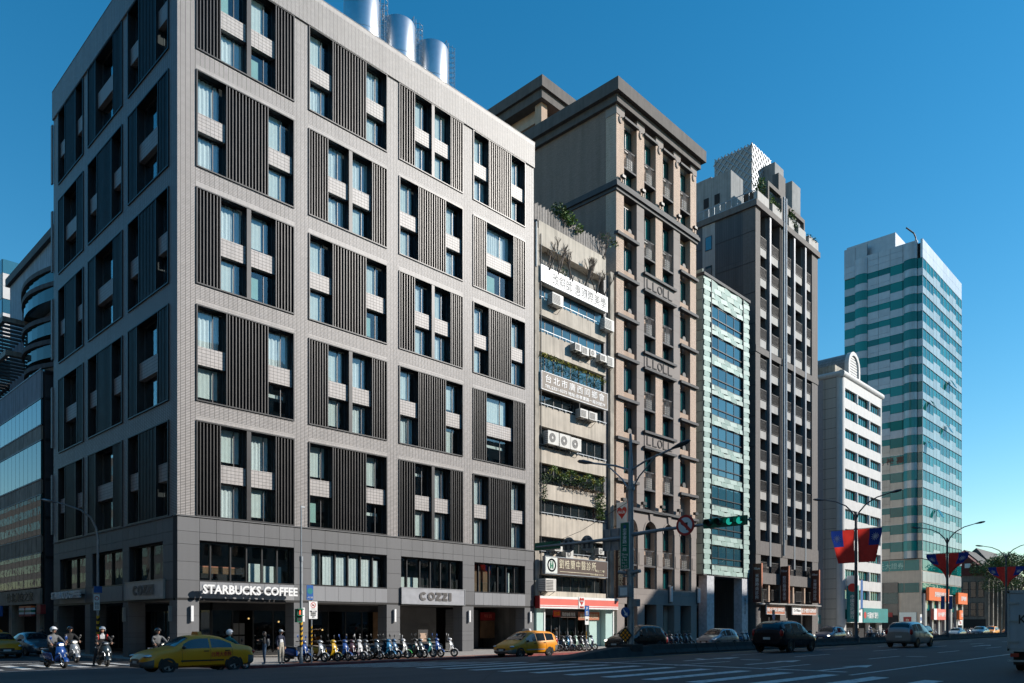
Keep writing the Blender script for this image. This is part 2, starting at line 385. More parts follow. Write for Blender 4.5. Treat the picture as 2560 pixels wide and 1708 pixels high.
# zebra over the side street (bars run along Y)
for i in range(15): 
    x = 15.2-i*1.15; mark('crosswalk_stripe', [(x, 38.3), (x+.5, 38.3), (x+.5, 42.4), (x, 42.4)])
line('stop_line', -4, 37.0, 15.0, 37.0, .16); line('stop_line', -4, 44.2, 15.4, 44.2, .35)
for yy in (11.7, 14.9, 18.0):
    for i in range(14):
        x = 24+i*10; line('lane_dash', x, yy, x+4, yy, .13)
line('lane_line', 22.9, 8.4, 140, 9.2, .14)
for i in range(8): line('lane_dash', 26+i*10, 27.0, 30+i*10, 27.0, .13); line('lane_dash', 26+i*10, 30.2, 30+i*10, 30.2, .13)
line('edge_line', 24, 20.3, 140, 20.3, .12, 'road_yellow'); line('edge_line', 24, 33.4, 140, 33.4, .12); line('stop_line', 24.3, 9, 24.3, 20, .3)
def arrow(x, y, turn=0):
    mark('arrow_marking', [(x-2.2, y-.1), (x+.8, y-.1), (x+.8, y+.1), (x-2.2, y+.1)]); mark('arrow_marking', [(x+.8, y-.42), (x+2.6, y), (x+.8, y+.42)])
    if turn: mark('arrow_marking', [(x-.6, y+.1), (x-.2, y+.1), (x+.3, y+.75*turn), (x-.1, y+.75*turn)], h=.0085)
arrow(26.6, 9.9); arrow(28.4, 13.3); arrow(29.4, 16.5, 1); arrow(60, 13.3); arrow(60, 9.9)
mc = MB(); mc.lathe((38, 11, zr(38, 11)+.006), [(.001, .006), (.42, .006), (.45, 0)], 24); mc.obj('manhole_cover', M['kerb_grey'], road)
mc = MB(); mc.lathe((30, 15, zr(30, 15)+.006), [(.001, .006), (.42, .006), (.45, 0)], 24); mc.obj('manhole_cover', M['kerb_grey'], road)

# pavement of the hotel block, with a rounded corner and kerb
def pave_outline(off):
    r = 3.4-off; cx, cy = 16.6+3.4, 34.3+3.4
    arc = [(cx-r*math.sin(t), cy-r*math.cos(t)) for t in [math.pi/2*(1-i/8) for i in range(9)]]
    return [(16.6+off, 150)]+arc+[(178, 34.3+off)]
inner = pave_outline(.18); outer = pave_outline(0)
sw = MB(); sw.m = 0
sw.prism(inner+[(178, 150)], 2, -.1, .15)
sw.m = 1
sw.quad((20.4, 34.55, .154), (178, 34.55, .154), (178, 36.1, .154), (20.4, 36.1, .154))
pave = sw.obj('sidewalk', [M['paver'], M['paver_red']]); pave['kind'] = 'structure'
kb = MB()
for i, ((a, b), (c, d)) in enumerate(zip(zip(outer, inner), zip(outer[1:], inner[1:]))):
    kb.m = 0 if 2 <= i < 99 else 1
    kb.add([(*a, -.1), (*b, -.1), (*d, -.1), (*c, -.1), (*a, .155), (*b, .155), (*d, .155), (*c, .155)], [(4, 7, 6, 5), (0, 4, 5, 1), (3, 2, 6, 7), (0, 3, 7, 4), (1, 5, 6, 2)])
kb.obj('kerb', [M['kerb_red'], M['kerb_grey']], pave)
s2 = MB().box(16, 420, -60, 2.3, .4, .82).obj('sidewalk', M['paver']); s2['kind'] = 'structure'
s3 = MB().box(188, 600, 36.5, 200, -.1, .15).obj('sidewalk', M['paver']); s3['kind'] = 'structure'

# ================================================================== the row of buildings across the road, behind the camera (they shade the road and show in the windows)
mk('south_wall', (.40, .37, .33), .85, var=.1, streak=.15); mk('south_wall2', (.30, .29, .29), .8, var=.1, streak=.15)
def south_block(x0, x1, h, mat, label, rows, ncol):
    b = thing('office_block', label, 'building', (x0, -8, .8))
    m = MB(); m.box(x0, x1, -26, -8, .8, h); m.box(x0+3, x1-4, -24, -14, h, h+2.5); m.obj('wall', mat, b)
    g = MB(); fr = MB(); pitch = (h-6)/rows; w = (x1-x0)/ncol
    for r in range(rows):
        for c in range(ncol):
            xa = x0+c*w+.5; z = 5+r*pitch
            g.box(xa, x0+(c+1)*w-.5, -8.03, -7.97, z, z+pitch*.5); fr.box(xa-.1, x0+(c+1)*w-.4, -8.01, -7.85, z-.15, z)
    g.obj('window_glazing', M['glass_dark'], b, kind='stuff'); fr.obj('window_sills', mat, b, kind='stuff')
south_block(17, 60, 36.4, M['south_wall'], 'beige office block across the road behind the viewer, nearest the crossing', 11, 14)
south_block(60.2, 78.4, 34.9, M['south_wall2'], 'grey office block across the road behind the viewer', 11, 6)
south_block(78.6, 115.8, 32.3, M['south_wall'], 'wide beige office block across the road, lower than its neighbours', 10, 12)
south_block(116, 137, 45.5, M['south_wall'], 'tallest beige tower in the row across the road', 13, 7)
south_block(137.2, 178, 34.5, M['south_wall2'], 'lower grey block at the far end of the row across the road', 10, 16)
# ================================================================== corner hotel
HY = 41.7; HX = 17.53; HXE = 46.06; HYE = 63.03
hotel = thing('hotel_building', 'large grey tiled corner building with dark louvered two-storey window boxes', 'building', (HX, HY, .15))
FBAY = [(18.55, 24.54), (25.52, 31.46), (32.45, 38.32), (39.33, 45.03)]
SBAY = [(42.76, 48.62), (49.55, 55.62), (56.56, 61.82)]
ZB = [8.06, 14.38, 20.8, 27.2, 33.62]; ZT = [13.32, 19.68, 26.1, 32.52, 38.8]
ZP0, ZP1 = 38.8, 40.8
w = MB(); T = .55
def wallrun(F, a_lo, a_hi, bays, m, a_start):
    prev = a_start
    for a, b in bays:
        m.box(*fb(F, prev, a, -T, 0, 8.0, ZP0)); prev = b
        zz = [8.0]+[v for p in zip(ZB, ZT) for v in p]+[ZP0]
        for i in range(0, len(zz), 2):
            if zz[i+1]-zz[i] > .02: m.box(*fb(F, a, b, -T, 0, zz[i], zz[i+1]))
    m.box(*fb(F, prev, a_hi, -T, 0, 8.0, ZP0))
wallrun(('y', HY), HX, HXE, FBAY, w, HX)
wallrun(('x', HX), HY+T, HYE, SBAY, w, HY+T)
w.box(HXE-T, HXE, HY+T, HYE, 3.6, ZP0); w.box(HX+T, HXE-T, HYE-T, HYE, 3.6, ZP0)
# parapet stands a little proud of the wall
P = .10
w.box(HX-P, HXE+.02, HY-P, HY+.45, ZP0, ZP1); w.box(HX-P, HX+.45, HY+.45, HYE+.02, ZP0, ZP1)
w.box(HXE-.45, HXE+.02, HY+.45, HYE+.02, ZP0, ZP1); w.box(HX+.45, HXE-.45, HYE-.45, HYE+.02, ZP0, ZP1)
w.obj('wall', M['hotel_tile'], hotel)
mk_tile('hotel_soldier', (.45, .42, .40), (.36, .335, .325), (.11, .105, .10), .062, .30, .006, off=0)
for a, b in FBAY:
    for z in ZT[:4]: piece('soldier_course', (a-.02, b+.02, HY-.004, HY+.05, z+.03, z+.27), M['hotel_soldier'], hotel)
piece('soldier_course', (HX-P-.003, HXE+.023, HY-P-.004, HY-P+.05, ZP1-.27, ZP1-.01), M['hotel_soldier'], hotel)
MB().box(HX-P-.02, HXE+.04, HY-P-.02, HY+.47, ZP1, ZP1+.03).box(HX-P-.02, HX+.47, HY+.47, HYE, ZP1, ZP1+.03).obj('parapet_cap', M['granite_light'], hotel)
one('roof', (HX+.45, HXE-.45, HY+.45, HYE-.45, 39.2, 39.5), M['roof_grey'], hotel)
one('interior', (HX+1.6, HXE-T-.02, HY+1.6, HYE-T-.02, 3.62, 39.1), M['interior_dark'], hotel)
# the jutting rear edge seen in profile
for i in range(5): one('rear_return', (HX-.10, HX-.001, HYE+.03, HYE+.3, ZB[i]+.6, ZT[i]-.3), M['hotel_tile'], hotel)
SLATS = []; SLATS_SIDE = MB(); CUR = []
rc = random.Random(5)
def curtain(F, a0, a1, z0, z1, d, mat, parent, wave=.03):
    n = max(8, int((a1-a0)/.07)); rows = []
    for z in (z0, (z0+z1)/2, z1):
        r = []
        for i in range(n+1):
            a = a0+(a1-a0)*i/n; dd = d+wave*math.sin(i*1.9+rc.random()*.6)
            r.append((a, F[1]-dd, z) if F[0] == 'y' else (F[1]-dd, a, z))
        rows.append(r)
    return MB().grid(rows).obj('curtain', M[mat], parent, smooth=True, ang=80)
def hotel_window(F, a0, a1, z0, z1, lit, parent):
    f = MB(); t = .05
    f.box(*fb(F, a0, a1, -.46, -.38, z0, z0+t)); f.box(*fb(F, a0, a1, -.46, -.38, z1-t, z1))
    f.box(*fb(F, a0, a0+t, -.46, -.38, z0+t, z1-t)); f.box(*fb(F, a1-t, a1, -.46, -.38, z0+t, z1-t))
    sp = a0+(a1-a0)*(.62 if F[0] == 'y' else .4)
    f.box(*fb(F, sp, sp+.04, -.45, -.39, z0+t, z1-t))
    wf = f.obj('window', M['frame_grey'], parent)
    piece('pane', fb(F, a0+t, a1-t, -.435, -.425, z0+t, z1-t), M['glass'], wf)
    k = rc.random(); e = (a1-a0)
    if F[0] == 'x':
        if k < .5: curtain(F, a0+.08, a0+e*.45, z0+.1, z1-.06, -.62, 'curtain', wf)
        return
    if k < .58: curtain(F, a0+.06, a0+e*rc.uniform(.70, .90), z0+rc.uniform(.05, .3), z1-.07, -.50, 'curtain', wf, .012)
    elif k < .88: curtain(F, a0+.06, a1-rc.uniform(.05, .3), z0+.06, z1-.07, -.53, 'curtain_sheer', wf, .04)
    elif k < .94:
        piece('blind', fb(F, a0+.06, a0+e*.5, -.62, -.6, z0+.35, z1-.4), M['blind_teal'], wf)
    else: piece('blind', fb(F, a0+.06, a0+e*.8, -.62, -.6, z1-.75, z1-.55), M['curtain'], wf)
def hotel_box(F, a0, a1, z0, z1, kind, idx):
    bx = MB(); t = .07; o = .07
    bx.box(*fb(F, a0, a1, -.5, o, z0, z0+t)); bx.box(*fb(F, a0, a1, -.5, o, z1-t, z1))
    bx.box(*fb(F, a0, a0+t, -.5, o, z0+t, z1-t)); bx.box(*fb(F, a1-t, a1, -.5, o, z0+t, z1-t))
    L = a1-a0; front = F[0] == 'y'
    if kind == 'A': cols = [('l', .22), ('w', .27), ('m', .045), ('w', .27), ('l', .195)]
    elif kind == 'B': cols = [('w', .285), ('l', .43), ('w', .285)]
    else: cols = [('l', .23), ('w', .54), ('l', .23)]
    if not front: cols = cols[::-1]
    a = a0+t; S = (L-2*t)/sum(c for _, c in cols); zs0, zs1 = z0+(z1-z0)*.385, z0+(z1-z0)*.575
    wins = []; backs = []
    for c, wd in cols:
        b = a+wd*S
        if c == 'm': bx.box(*fb(F, a, b, -.5, .05, z0+t, z1-t))
        elif c == 'w': wins.append((a, b))
        else: backs.append((a, b))
        a = b
    for (p, q) in backs:
        bx.box(*fb(F, p, q, -.42, -.34, z0+t, z1-t))
        bx.box(*fb(F, p-.03, p+.03, -.5, .06, z0+t, z1-t)) if p > a0+.2 else None
        bx.box(*fb(F, q-.03, q+.03, -.5, .06, z0+t, z1-t)) if q < a1-.2 else None
    fr = bx.obj('window_box_frame', M['dark_metal'], hotel)
    for (p, q) in backs:
        n = max(3, round((q-p-.14)/.205)); 
        for i in range(n):
            c = p+.07+(q-p-.14)*(i+.5)/n; b = fb(F, c-.026, c+.026, -.17, .035, z0+t, z1-t)
            if front: SLATS.append(b)
            else: SLATS_SIDE.box(*b)
    for (p, q) in wins:
        sp = MB().box(*fb(F, p, q, -.45, -.1, zs0, zs1)).obj('spandrel', M['hotel_tile_stack'], fr)
        hotel_window(F, p, q, z0+t, zs0, True, fr); hotel_window(F, p, q, zs1, z1-t, True, fr)
for bi, (a, b) in enumerate(FBAY):
    for r in range(5):
        k = 'A' if (bi+r) % 2 == 0 else 'B'
        if bi == 3 and r % 2 == 1: k = 'C'
        hotel_box(('y', HY), a, b, ZB[r], ZT[r], k, (bi, r))
for bi, (a, b) in enumerate(SBAY):
    for r in range(5): hotel_box(('x', HX), a, b, ZB[r], ZT[r], 'B' if (bi+r) % 2 == 0 else 'C', (bi, r))
for b in SLATS: piece('slat', b, M['slat_metal'], hotel)
SLATS_SIDE.obj('slats', M['slat_metal'], hotel, kind='stuff')
# ---- granite base, second floor
def stone(F, a0, a1, z0, z1, mat='granite', d=0., name='stone_panel'):
    g = .008; return piece(name, fb(F, a0+g, a1-g, -.06, d, z0+g, z1-g), M[mat], hotel)
ZC = 3.57
def base_face(F, lo, hi, bays, start):
    bk = MB(); prev = start; sp = []
    for a, b in bays+[(hi, None)]:
        bk.box(*fb(F, prev, a, -T, -.05, ZC, 8.0))
        if b is None: sp.append((prev, a)); break
        bk.box(*fb(F, a, b, -T, -.05, 6.73, 8.0)); bk.box(*fb(F, a, b, -T, -.03, ZC, 4.5)); sp.append((prev, a)); prev = b
    bk.obj('base_backing', M['joint'], hotel)
    for a, b in sp:
        for z0, z1 in ((ZC, 4.55), (4.55, 5.55), (5.55, 6.5), (6.5, 7.2), (7.2, 8.0)): stone(F, a, b, z0, z1)
    for a, b in bays:
        n = 6
        for i in range(n):
            p, q = a+(b-a)*i/n, a+(b-a)*(i+1)/n
            stone(F, p, q, 7.2, 8.0); stone(F, p, q, 6.75, 7.2); stone(F, p, q, ZC, 4.5, 'granite_light', .02)
        f = MB(); f.box(*fb(F, a, b, -.5, -.02, 4.5, 4.58)); f.box(*fb(F, a, b, -.5, -.3, 6.66, 6.74))
        m_ = [.0, .125, .33, .5, .67, .84, 1.0] if F[0] == 'y' else [0, .5, 1.0]
        for k in m_: 
            c = a+.04+(b-a-.08)*k; f.box(*fb(F, c-.04, c+.04, -.48, -.3, 4.58, 6.66))
        wf = f.obj('window', M['dark_metal'], hotel)
        piece('pane', fb(F, a+.05, b-.05, -.405, -.395, 4.58, 6.66), M['glass' if F[0] == 'y' else 'glass_low'], wf)
    g = MB(); g.box(*fb(F, lo-(.06 if F[0] == 'y' else 0), hi, -.3, .06, 8.0, 8.06)); g.obj('ledge', M['granite'], hotel)
    g = MB(); g.box(*fb(F, lo, hi, -.3, -.01, ZC-.12, ZC)); g.obj('canopy_edge', M['black'], hotel)
FB2 = [(18.75, 24.54), (25.74, 31.46), (32.65, 38.32), (39.5, 45.03)]
base_face(('y', HY), HX, HXE, FB2, HX); base_face(('x', HX), HY+T, HYE, [(43.6, 48.6), (49.6, 54.9), (56.2, 61.6)], HY+T)
# second-floor contents behind the glass
for x0, x1, z0, z1, m in ((18.9, 21.2, 5.0, 5.35, 'interior_warm'), (19.0, 21.4, 5.35, 5.42, 'terracotta'), (22.0, 22.9, 4.6, 5.7, 'curtain'), (22.95, 23.6, 4.6, 5.6, 'curtain'), (23.7, 24.1, 4.6, 5.6, 'curtain'),
                         (32.8, 33.5, 4.6, 5.4, 'curtain'), (33.6, 34.2, 4.6, 5.4, 'curtain'), (34.3, 34.8, 4.6, 5.4, 'curtain'), (40.2, 41.7, 4.6, 6.6, 'interior_warm'), (39.7, 39.95, 4.6, 5.0, 'curtain'), (43.6, 44.0, 4.6, 6.2, 'curtain')):
    piece('interior_screen', (x0, x1, HY+.75, HY+.8, z0, z1), M[m], hotel)
for i in range(6):
    a, b = 25.85+i*.94, 25.85+i*.94+(.78 if i < 5 else .5); curtain(('y', HY), a, b, 4.62, 6.5-.03*i, -.47, 'curtain_sheer', hotel, .02)
# ---- arcade: pillars, ceiling, shop fronts set back
def pillar(F, a0, a1, dep=1.0):
    core = MB().box(*fb(F, a0+.02, a1-.02, -dep, -.04, .15, ZC-.12)).obj('pillar', M['joint'], hotel)
    for z0, z1 in ((.15, .95), (.95, 1.35), (1.35, 1.62), (1.62, 2.6), (2.6, ZC-.12)):
        piece('stone_block', fb(F, a0, a1, -dep, -.0, z0+.006, z1-.006), M['granite'], core)
PIL = [(17.53, 18.72), (24.53, 25.5), (31.45, 32.55), (38.29, 39.41), (44.98, 46.03)]
for a, b in PIL: pillar(('y', HY), a, b)
for a, b in ((48.7, 49.5), (55.3, 56.3), (61.9, 63.0)): pillar(('x', HX), a, b)
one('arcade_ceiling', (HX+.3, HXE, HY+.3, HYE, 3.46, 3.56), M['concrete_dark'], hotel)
SY = 45.6; SX = 21.2
one('shop_back_wall', (SX+.2, HXE, SY+1.6, SY+1.75, .15, 3.46), M['interior_dark'], hotel)
one('shop_back_wall', (SX+1.6, SX+1.75, SY+1.8, HYE, .15, 3.46), M['interior_dark'], hotel)
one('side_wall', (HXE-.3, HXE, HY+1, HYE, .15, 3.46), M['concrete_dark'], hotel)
def shopfront(F, a0, a1, n, glass='glass_shop'):
    f = MB(); f.box(*fb(F, a0, a1, -.1, 0, .15, .35)); f.box(*fb(F, a0, a1, -.1, 0, 3.0, 3.46))
    for i in range(n+1):
        c = a0+(a1-a0)*i/n; f.box(*fb(F, c-.04, c+.04, -.1, 0, .35, 3.0))
    s = f.obj('shopfront', M['dark_metal'], hotel)
    for i in range(n): piece('pane', fb(F, a0+(a1-a0)*i/n+.04, a0+(a1-a0)*(i+1)/n-.04, -.055, -.045, .35, 3.0), M[glass], s)
shopfront(('y', SY), SX, 33.6, 9); shopfront(('x', SX), SY, 62.5, 10)
mk('entry_grey', (.15, .145, .14), .7); mk('shutter', (.10, .105, .11), .6, metal=.2)
one('entrance_wall', (34.6, 38.6, SY-.6, SY-.4, .15, 3.4), M['entry_grey'], hotel)
one('wood_door', (33.0, 34.4, SY-.3, SY-.2, .15, 3.0), M['interior_warm'], hotel)
text('COZZI', (37.4, SY-.62, 2.05), .95, .26, M['grey_letter'], hotel, bold=.02)
rs = MB()
for i in range(26): rs.box(39.7, 43.2, SY-.45, SY-.40, .18+i*.12, .18+i*.12+.105)
rs.obj('roller_shutter', M['shutter'], hotel)
one('notice_board', (43.4, 45.0, SY-.5, SY-.42, 1.0, 2.4), M['interior_warm'], hotel); one('notice_header', (43.4, 45.0, SY-.55, SY-.43, 2.45, 3.1), M['red_dark'], hotel)
text('特賣', (44.2, SY-.57, 2.8), .9, .3, M['salmon'], hotel)
for x in (22.6, 23.0): piece('picture_frame', (x, x+.34, SY-.06, SY-.02, 1.5, 2.2), M['entry_grey'], hotel); piece('picture_frame', (x, x+.34, SY-.06, SY-.02, .7, 1.4), M['entry_grey'], hotel)
mk_emit('lamp_warm', (1.0, .55, .2), 3.0)
for x, z in ((26.0, 2.3), (26.7, 2.35), (23.9, 2.5), (24.2, 2.5), (29.3, 1.75)): MB().sphere((x, SY+.5, z), .06, 8, 6).obj('pendant_lamp', M['lamp_warm'], hotel)
# wall lamps on the pillars
for i, (x, l) in enumerate(((18.28, 'beside the corner'), (25.1, 'second from the corner'), (32.05, 'third from the corner'), (38.9, 'fourth from the corner'), (45.55, 'at the far end of the front'))):
    m = MB(); m.m = 0; m.box(x-.05, x+.05, HY-.05, HY+.01, 2.35, 3.1); m.m = 1; m.box(x-.07, x+.07, HY-.17, HY-.05, 2.3, 3.15)
    tag(m.obj('wall_lamp', [M['dark_metal'], M['sign_white']]), 'slim white wall lamp on the granite pillar '+l, 'wall lamp', 'wall lamps on the arcade pillars')
for i, (yy, l) in enumerate(((42.4, 'round the corner from the front'), (49.1, 'in the middle of the shaded side'), (62.3, 'at the back of the shaded side'))):
    m = MB(); m.box(HX-.17, HX+.01, yy-.07, yy+.07, 2.3, 3.15)
    tag(m.obj('wall_lamp', M['steel_dull']), 'slim grey wall lamp on the granite pillar '+l, 'wall lamp', 'wall lamps on the arcade pillars')
# ---- hotel and cafe signs
sg = thing('cafe_sign', 'white raised cafe lettering over the sunlit arcade front', 'sign', (21.8, HY-.3, 4.05))
xa, xb = fx(505, HY-.45), fx(742, HY-.45)
s_ = 'STARBUCKS COFFEE'; zc = 4.06
text(s_, ((xa+xb)/2, HY-.5, zc), xb-xa, .52, M['sign_white'], sg, depth=.12, bold=.03)
rl = MB(); rl.box(xa+.1, xb-.1, HY-.45, HY-.38, zc-.06, zc+.04)
for i in range(8): 
    c = xa+.3+(xb-xa-.6)*i/7; rl.box(c-.03, c+.03, HY-.40, HY+.02, zc-.04, zc+.02)
rl.obj('mounting_rail', M['dark_metal'], sg)
sg = thing('cafe_sign', 'white cafe lettering over the shaded side street front', 'sign', (HX-.2, 56, 4.1))
ya, yb = onX(203, 1490, HX-.3).y, onX(131, 1490, HX-.3).y
text(s_, (HX-.35, (ya+yb)/2, 4.15), abs(yb-ya), .5, M['sign_white'], sg, 'x', depth=.1, bold=.03)
one('mounting_rail', (HX-.28, HX-.015, ya+.2, yb-.2, 4.1, 4.17), M['dark_metal'], sg)
mk('plate_grey', (.36, .37, .40), .4, metal=.2, var=.1, scale=3)
def cozzi(F, a0, a1, zc, h, parent, d0=.13, d1=.17):
    """five letters drawn in three parallel strokes"""
    k = (a1-a0)/3.0; mir = F[0] == 'x'
    def put(m, pts, closed=False):
        q = [((a1-(x*k)) if mir else (a0+x*k), zc+z*h/2) for x, z in pts]
        m.prism([(a, z) for a, z in q], 1 if F[0] == 'y' else 0, F[1]-d1, F[1]-d0)
    def ring(m, cx, r0, r1, t0, t1, n=20):
        ang = [t0+(t1-t0)*i/n for i in range(n+1)]
        for p, q in zip(ang, ang[1:]): put(m, [(cx+r*.34*math.cos(t), r*math.sin(t)) for r, t in ((r0, p), (r1, p), (r1, q), (r0, q))])
    st = ((.46, .60), (.66, .80), (.86, 1.0))
    for ch, cx in (('C', .36), ('O', 1.08), ('Z', 1.75), ('Z', 2.35), ('I', 2.85)):
        m = MB()
        if ch in 'CO':
            for r0, r1 in st: ring(m, cx, r0, r1, .75 if ch == 'C' else 0, 5.53 if ch == 'C' else 6.2832)
        elif ch == 'Z':
            for u in (0, .075, .15):
                put(m, [(cx-.26, 1-u*2.6), (cx+.26-u*.3, 1-u*2.6), (cx+.26-u*.3, .88-u*2.6), (cx-.26, .88-u*2.6)]); put(m, [(cx-.26+u*.3, -.88+u*2.6), (cx+.26, -.88+u*2.6), (cx+.26, -1+u*2.6), (cx-.26+u*.3, -1+u*2.6)])
            for u in (-.11, 0, .11): put(m, [(cx+.12+u, .55), (cx+.19+u, .55), (cx-.12+u, -.55), (cx-.19+u, -.55)])
        else:
            for u in (-.09, 0, .09): put(m, [(cx+u-.03, -1), (cx+u+.03, -1), (cx+u+.03, 1), (cx+u-.03, 1)])
        fixn(m.obj('letter', M['grey_letter'], parent))
def hotel_sign(F, a0, a1, z0, z1, ta, tb, label):
    m = MB(); s = thing('hotel_name_sign', label, 'sign', (fb(F, a0, a1, 0, .1, z0, z1)[0], fb(F, a0, a1, 0, .1, z0, z1)[2], z0))
    m.box(*fb(F, a0, a1, .03, .12, z0, z1)); m.obj('sign_panel', M['plate_grey'], s)
    e = MB(); 
    for q in ((a0, a1, z0-.04, z0), (a0, a1, z1, z1+.04), (a0-.04, a0, z0-.04, z1+.04), (a1, a1+.04, z0-.04, z1+.04)): e.box(*fb(F, q[0], q[1], .025, .15, q[2], q[3]))
    e.obj('sign_frame', M['steel_dull'], s)
    c = ((ta+tb)/2, F[1]-.15, (z0+z1)/2) if F[0] == 'y' else (F[1]-.15, (ta+tb)/2, (z0+z1)/2)
    cozzi(F, min(ta, tb), max(ta, tb), (z0+z1)/2, .58, s)
hotel_sign(('y', HY), 32.62, 38.4, 3.55, 4.62, fx(1045), fx(1126), 'grey hotel name panel on the sunlit front over the arcade')
hotel_sign(('x', HX), onX(414, 1470, HX).y, onX(317, 1470, HX).y, 3.6, 4.6, onX(391, 1470, HX).y, onX(338, 1470, HX).y, 'grey hotel name panel on the shaded side by the corner')
# ---- rooftop: stair housing and three steel tanks with caged ladders
rh = MB(); rh.box(24.0, 28.5, 43.2, 50, 39.5, 42.25); tag(rh.obj('stair_housing', M['beige_wall']), 'beige stair housing on the hotel roof beside the tanks', 'roof housing')
def tank(x, label):
    t = thing('water_tank', label, 'water tank', (x, 44.15, 39.5), 'steel tanks on the hotel roof')
    c = (x, 44.15, 39.5); R = 1.22
    MB().lathe(c, [(.01, .35), (R, .35), (R, 2.9), (R+.012, 2.92), (R+.012, 2.98), (R, 3.0), (R, 5.35), (R*.97, 5.42), (.01, 5.75)], 40).obj('shell', M['steel'], t, smooth=True, ang=30)
    m = MB()
    for i in range(4): m.cyl((x+.9*math.cos(i*1.571+.7), 44.15+.9*math.sin(i*1.571+.7), 39.5), (x+.9*math.cos(i*1.571+.7), 44.15+.9*math.sin(i*1.571+.7), 39.86), .09)
    m.obj('stand', M['steel_dull'], t)
    rl = MB()
    for i in range(9):
        t_ = math.pi*(-.15+1.1*i/8); rl.cyl((x+R*.93*math.cos(t_), 44.15+R*.93*math.sin(t_), 44.9), (x+R*.93*math.cos(t_), 44.15+R*.93*math.sin(t_), 45.95), .02, n=5)
    for z in (45.4, 45.95): rl.tube([(x+R*.93*math.cos(math.pi*(-.15+1.1*i/12)), 44.15+R*.93*math.sin(math.pi*(-.15+1.1*i/12)), z) for i in range(13)], .02, 5)
    rl.obj('top_railing', M['steel_dull'], t)
    ld = MB(); lx, ly = x+R+.12, 44.15-.35
    for dy in (0, .42): ld.cyl((lx, ly+dy, 39.6), (lx, ly+dy, 46.0), .025, n=6)
    z = 39.9
    while z < 45.9: ld.cyl((lx, ly, z), (lx, ly+.42, z), .015, n=5); z += .28
    ld.obj('ladder', M['steel_dull'], t)
    cg = MB(); z = 41.2
    while z < 46.0:
        cg.tube([(lx+.36+.36*math.cos(a), ly+.21+.36*math.sin(a), z) for a in [math.pi*(-.85+1.7*i/10) for i in range(11)]], .014, 5); z += .38
    for i in range(5):
        a = math.pi*(-.6+1.2*i/4); cg.cyl((lx+.36+.36*math.cos(a), ly+.21+.36*math.sin(a), 41.2), (lx+.36+.36*math.cos(a), ly+.21+.36*math.sin(a), 45.9), .012, n=5)
    cg.obj('ladder_cage', M['steel_dull'], t)
tank(31.15, 'tallest-looking steel tank on the roof, nearest the corner'); tank(34.3, 'middle of the three steel roof tanks'); tank(37.45, 'steel roof tank farthest from the corner')
# ================================================================== foliage helpers
def leaves(m, c, r, n, size, rnd, flat=False):
    for _ in range(n):
        while True:
            p = Vector((rnd.uniform(-1, 1), rnd.uniform(-1, 1), rnd.uniform(-1, 1)))
            if p.length < 1: break
        p = Vector((c[0]+p.x*r[0], c[1]+p.y*r[1], c[2]+p.z*r[2]))
        a = Vector((rnd.uniform(-1, 1), rnd.uniform(-1, 1), rnd.uniform(-.6, .8))).normalized(); b = a.orthogonal().normalized()
        b.rotate(Matrix.Rotation(rnd.uniform(0, 6.28), 3, a)); s = size*rnd.uniform(.6, 1.3)
        m.quad(p-a*s*.5, p+b*s*.24, p+a*s*.5, p-b*s*.24)
def shoots(m, c, rnd, h, n, depth=3, r=.025, spread=.6):
    """bare forked branches"""
    def grow(p, d, l, r, k):
        q = p+d*l; m.cyl(p, q, r, r*.72, 5, cap=False)
        if k == 0: return
        for i in range(rnd.choice((2, 2, 3))):
            e = (d+Vector((rnd.uniform(-1, 1), rnd.uniform(-1, 1), rnd.uniform(-.1, .7)))*spread).normalized(); grow(q, e, l*rnd.uniform(.6, .85), r*.7, k-1)
    for _ in range(n): grow(Vector(c)+Vector((rnd.uniform(-.2, .2), rnd.uniform(-.1, .1), 0)), Vector((rnd.uniform(-.4, .4), rnd.uniform(-.4, .1), 1)).normalized(), h/depth*.75, r, depth)
def plant(name, label, loc, spec, parent=None, stems=None, group=None, seed=1, size=.16, cat='plant'):
    """spec: (centre, radii, count, material)"""
    rnd = random.Random(seed); t = thing(name, label, cat, loc, group)
    by = {}
    for c, r, n, mt in spec: leaves(by.setdefault(mt, MB()), c, r, n, size, rnd)
    for mt, m in by.items(): m.obj('foliage', M[mt], t)
    if stems:
        m = MB()
        for c, h, n in stems: shoots(m, c, rnd, h, n, 2, .03)
        m.obj('stem', M['twig'], t)
    return t

# ================================================================== narrow beige building
AX0, AX1 = 46.22, 56.88
b2 = thing('beige_building', 'narrow weathered beige building crowded with signs and air conditioners', 'building', (AX0, HY, .15))
F2 = ('y', HY)
MB().box(AX0, 46.72, HY, HY+1, 4.4, 34.2).obj('pilaster', M['beige_dirty'], b2)
m = MB(); m.box(56.35, AX1, HY, HY+1, 4.4, 33.9); m.obj('pilaster', M['beige_dirty'], b2)
mk_tile('grey_mosaic', (.17, .17, .18), (.13, .13, .14), (.08, .08, .08), .1, .1, .01, off=0)
one('side_return', (55.72, 56.35, HY+.28, HY+1, 4.4, 33.6), M['grey_mosaic'], b2)
one('core', (AX0+.5, AX1, HY+1.0, 60, 4.4, 34.0), M['beige_dirty'], b2); one('shop_room', (AX0+.5, AX1, HY+2.71, 58, .15, 4.39), M['beige_dirty'], b2)
one('recess_back', (46.72, 55.72, HY+.93, HY+.999, 4.4, 33.0), M['interior_dark'], b2)
BANDS = [(33.0, 34.9), (29.95, 31.3), (27.3, 28.62), (24.32, 25.95), (21.28, 22.62), (18.28, 19.95), (15.3, 16.62), (12.4, 13.62), (9.32, 11.1), (6.2, 7.95), (4.36, 4.85)]
for i, (z0, z1) in enumerate(BANDS): one('spandrel_band', (46.72, 55.72, HY+.04+.01*(i % 2), HY+.8, z0, z1), M['beige_wall'], b2)
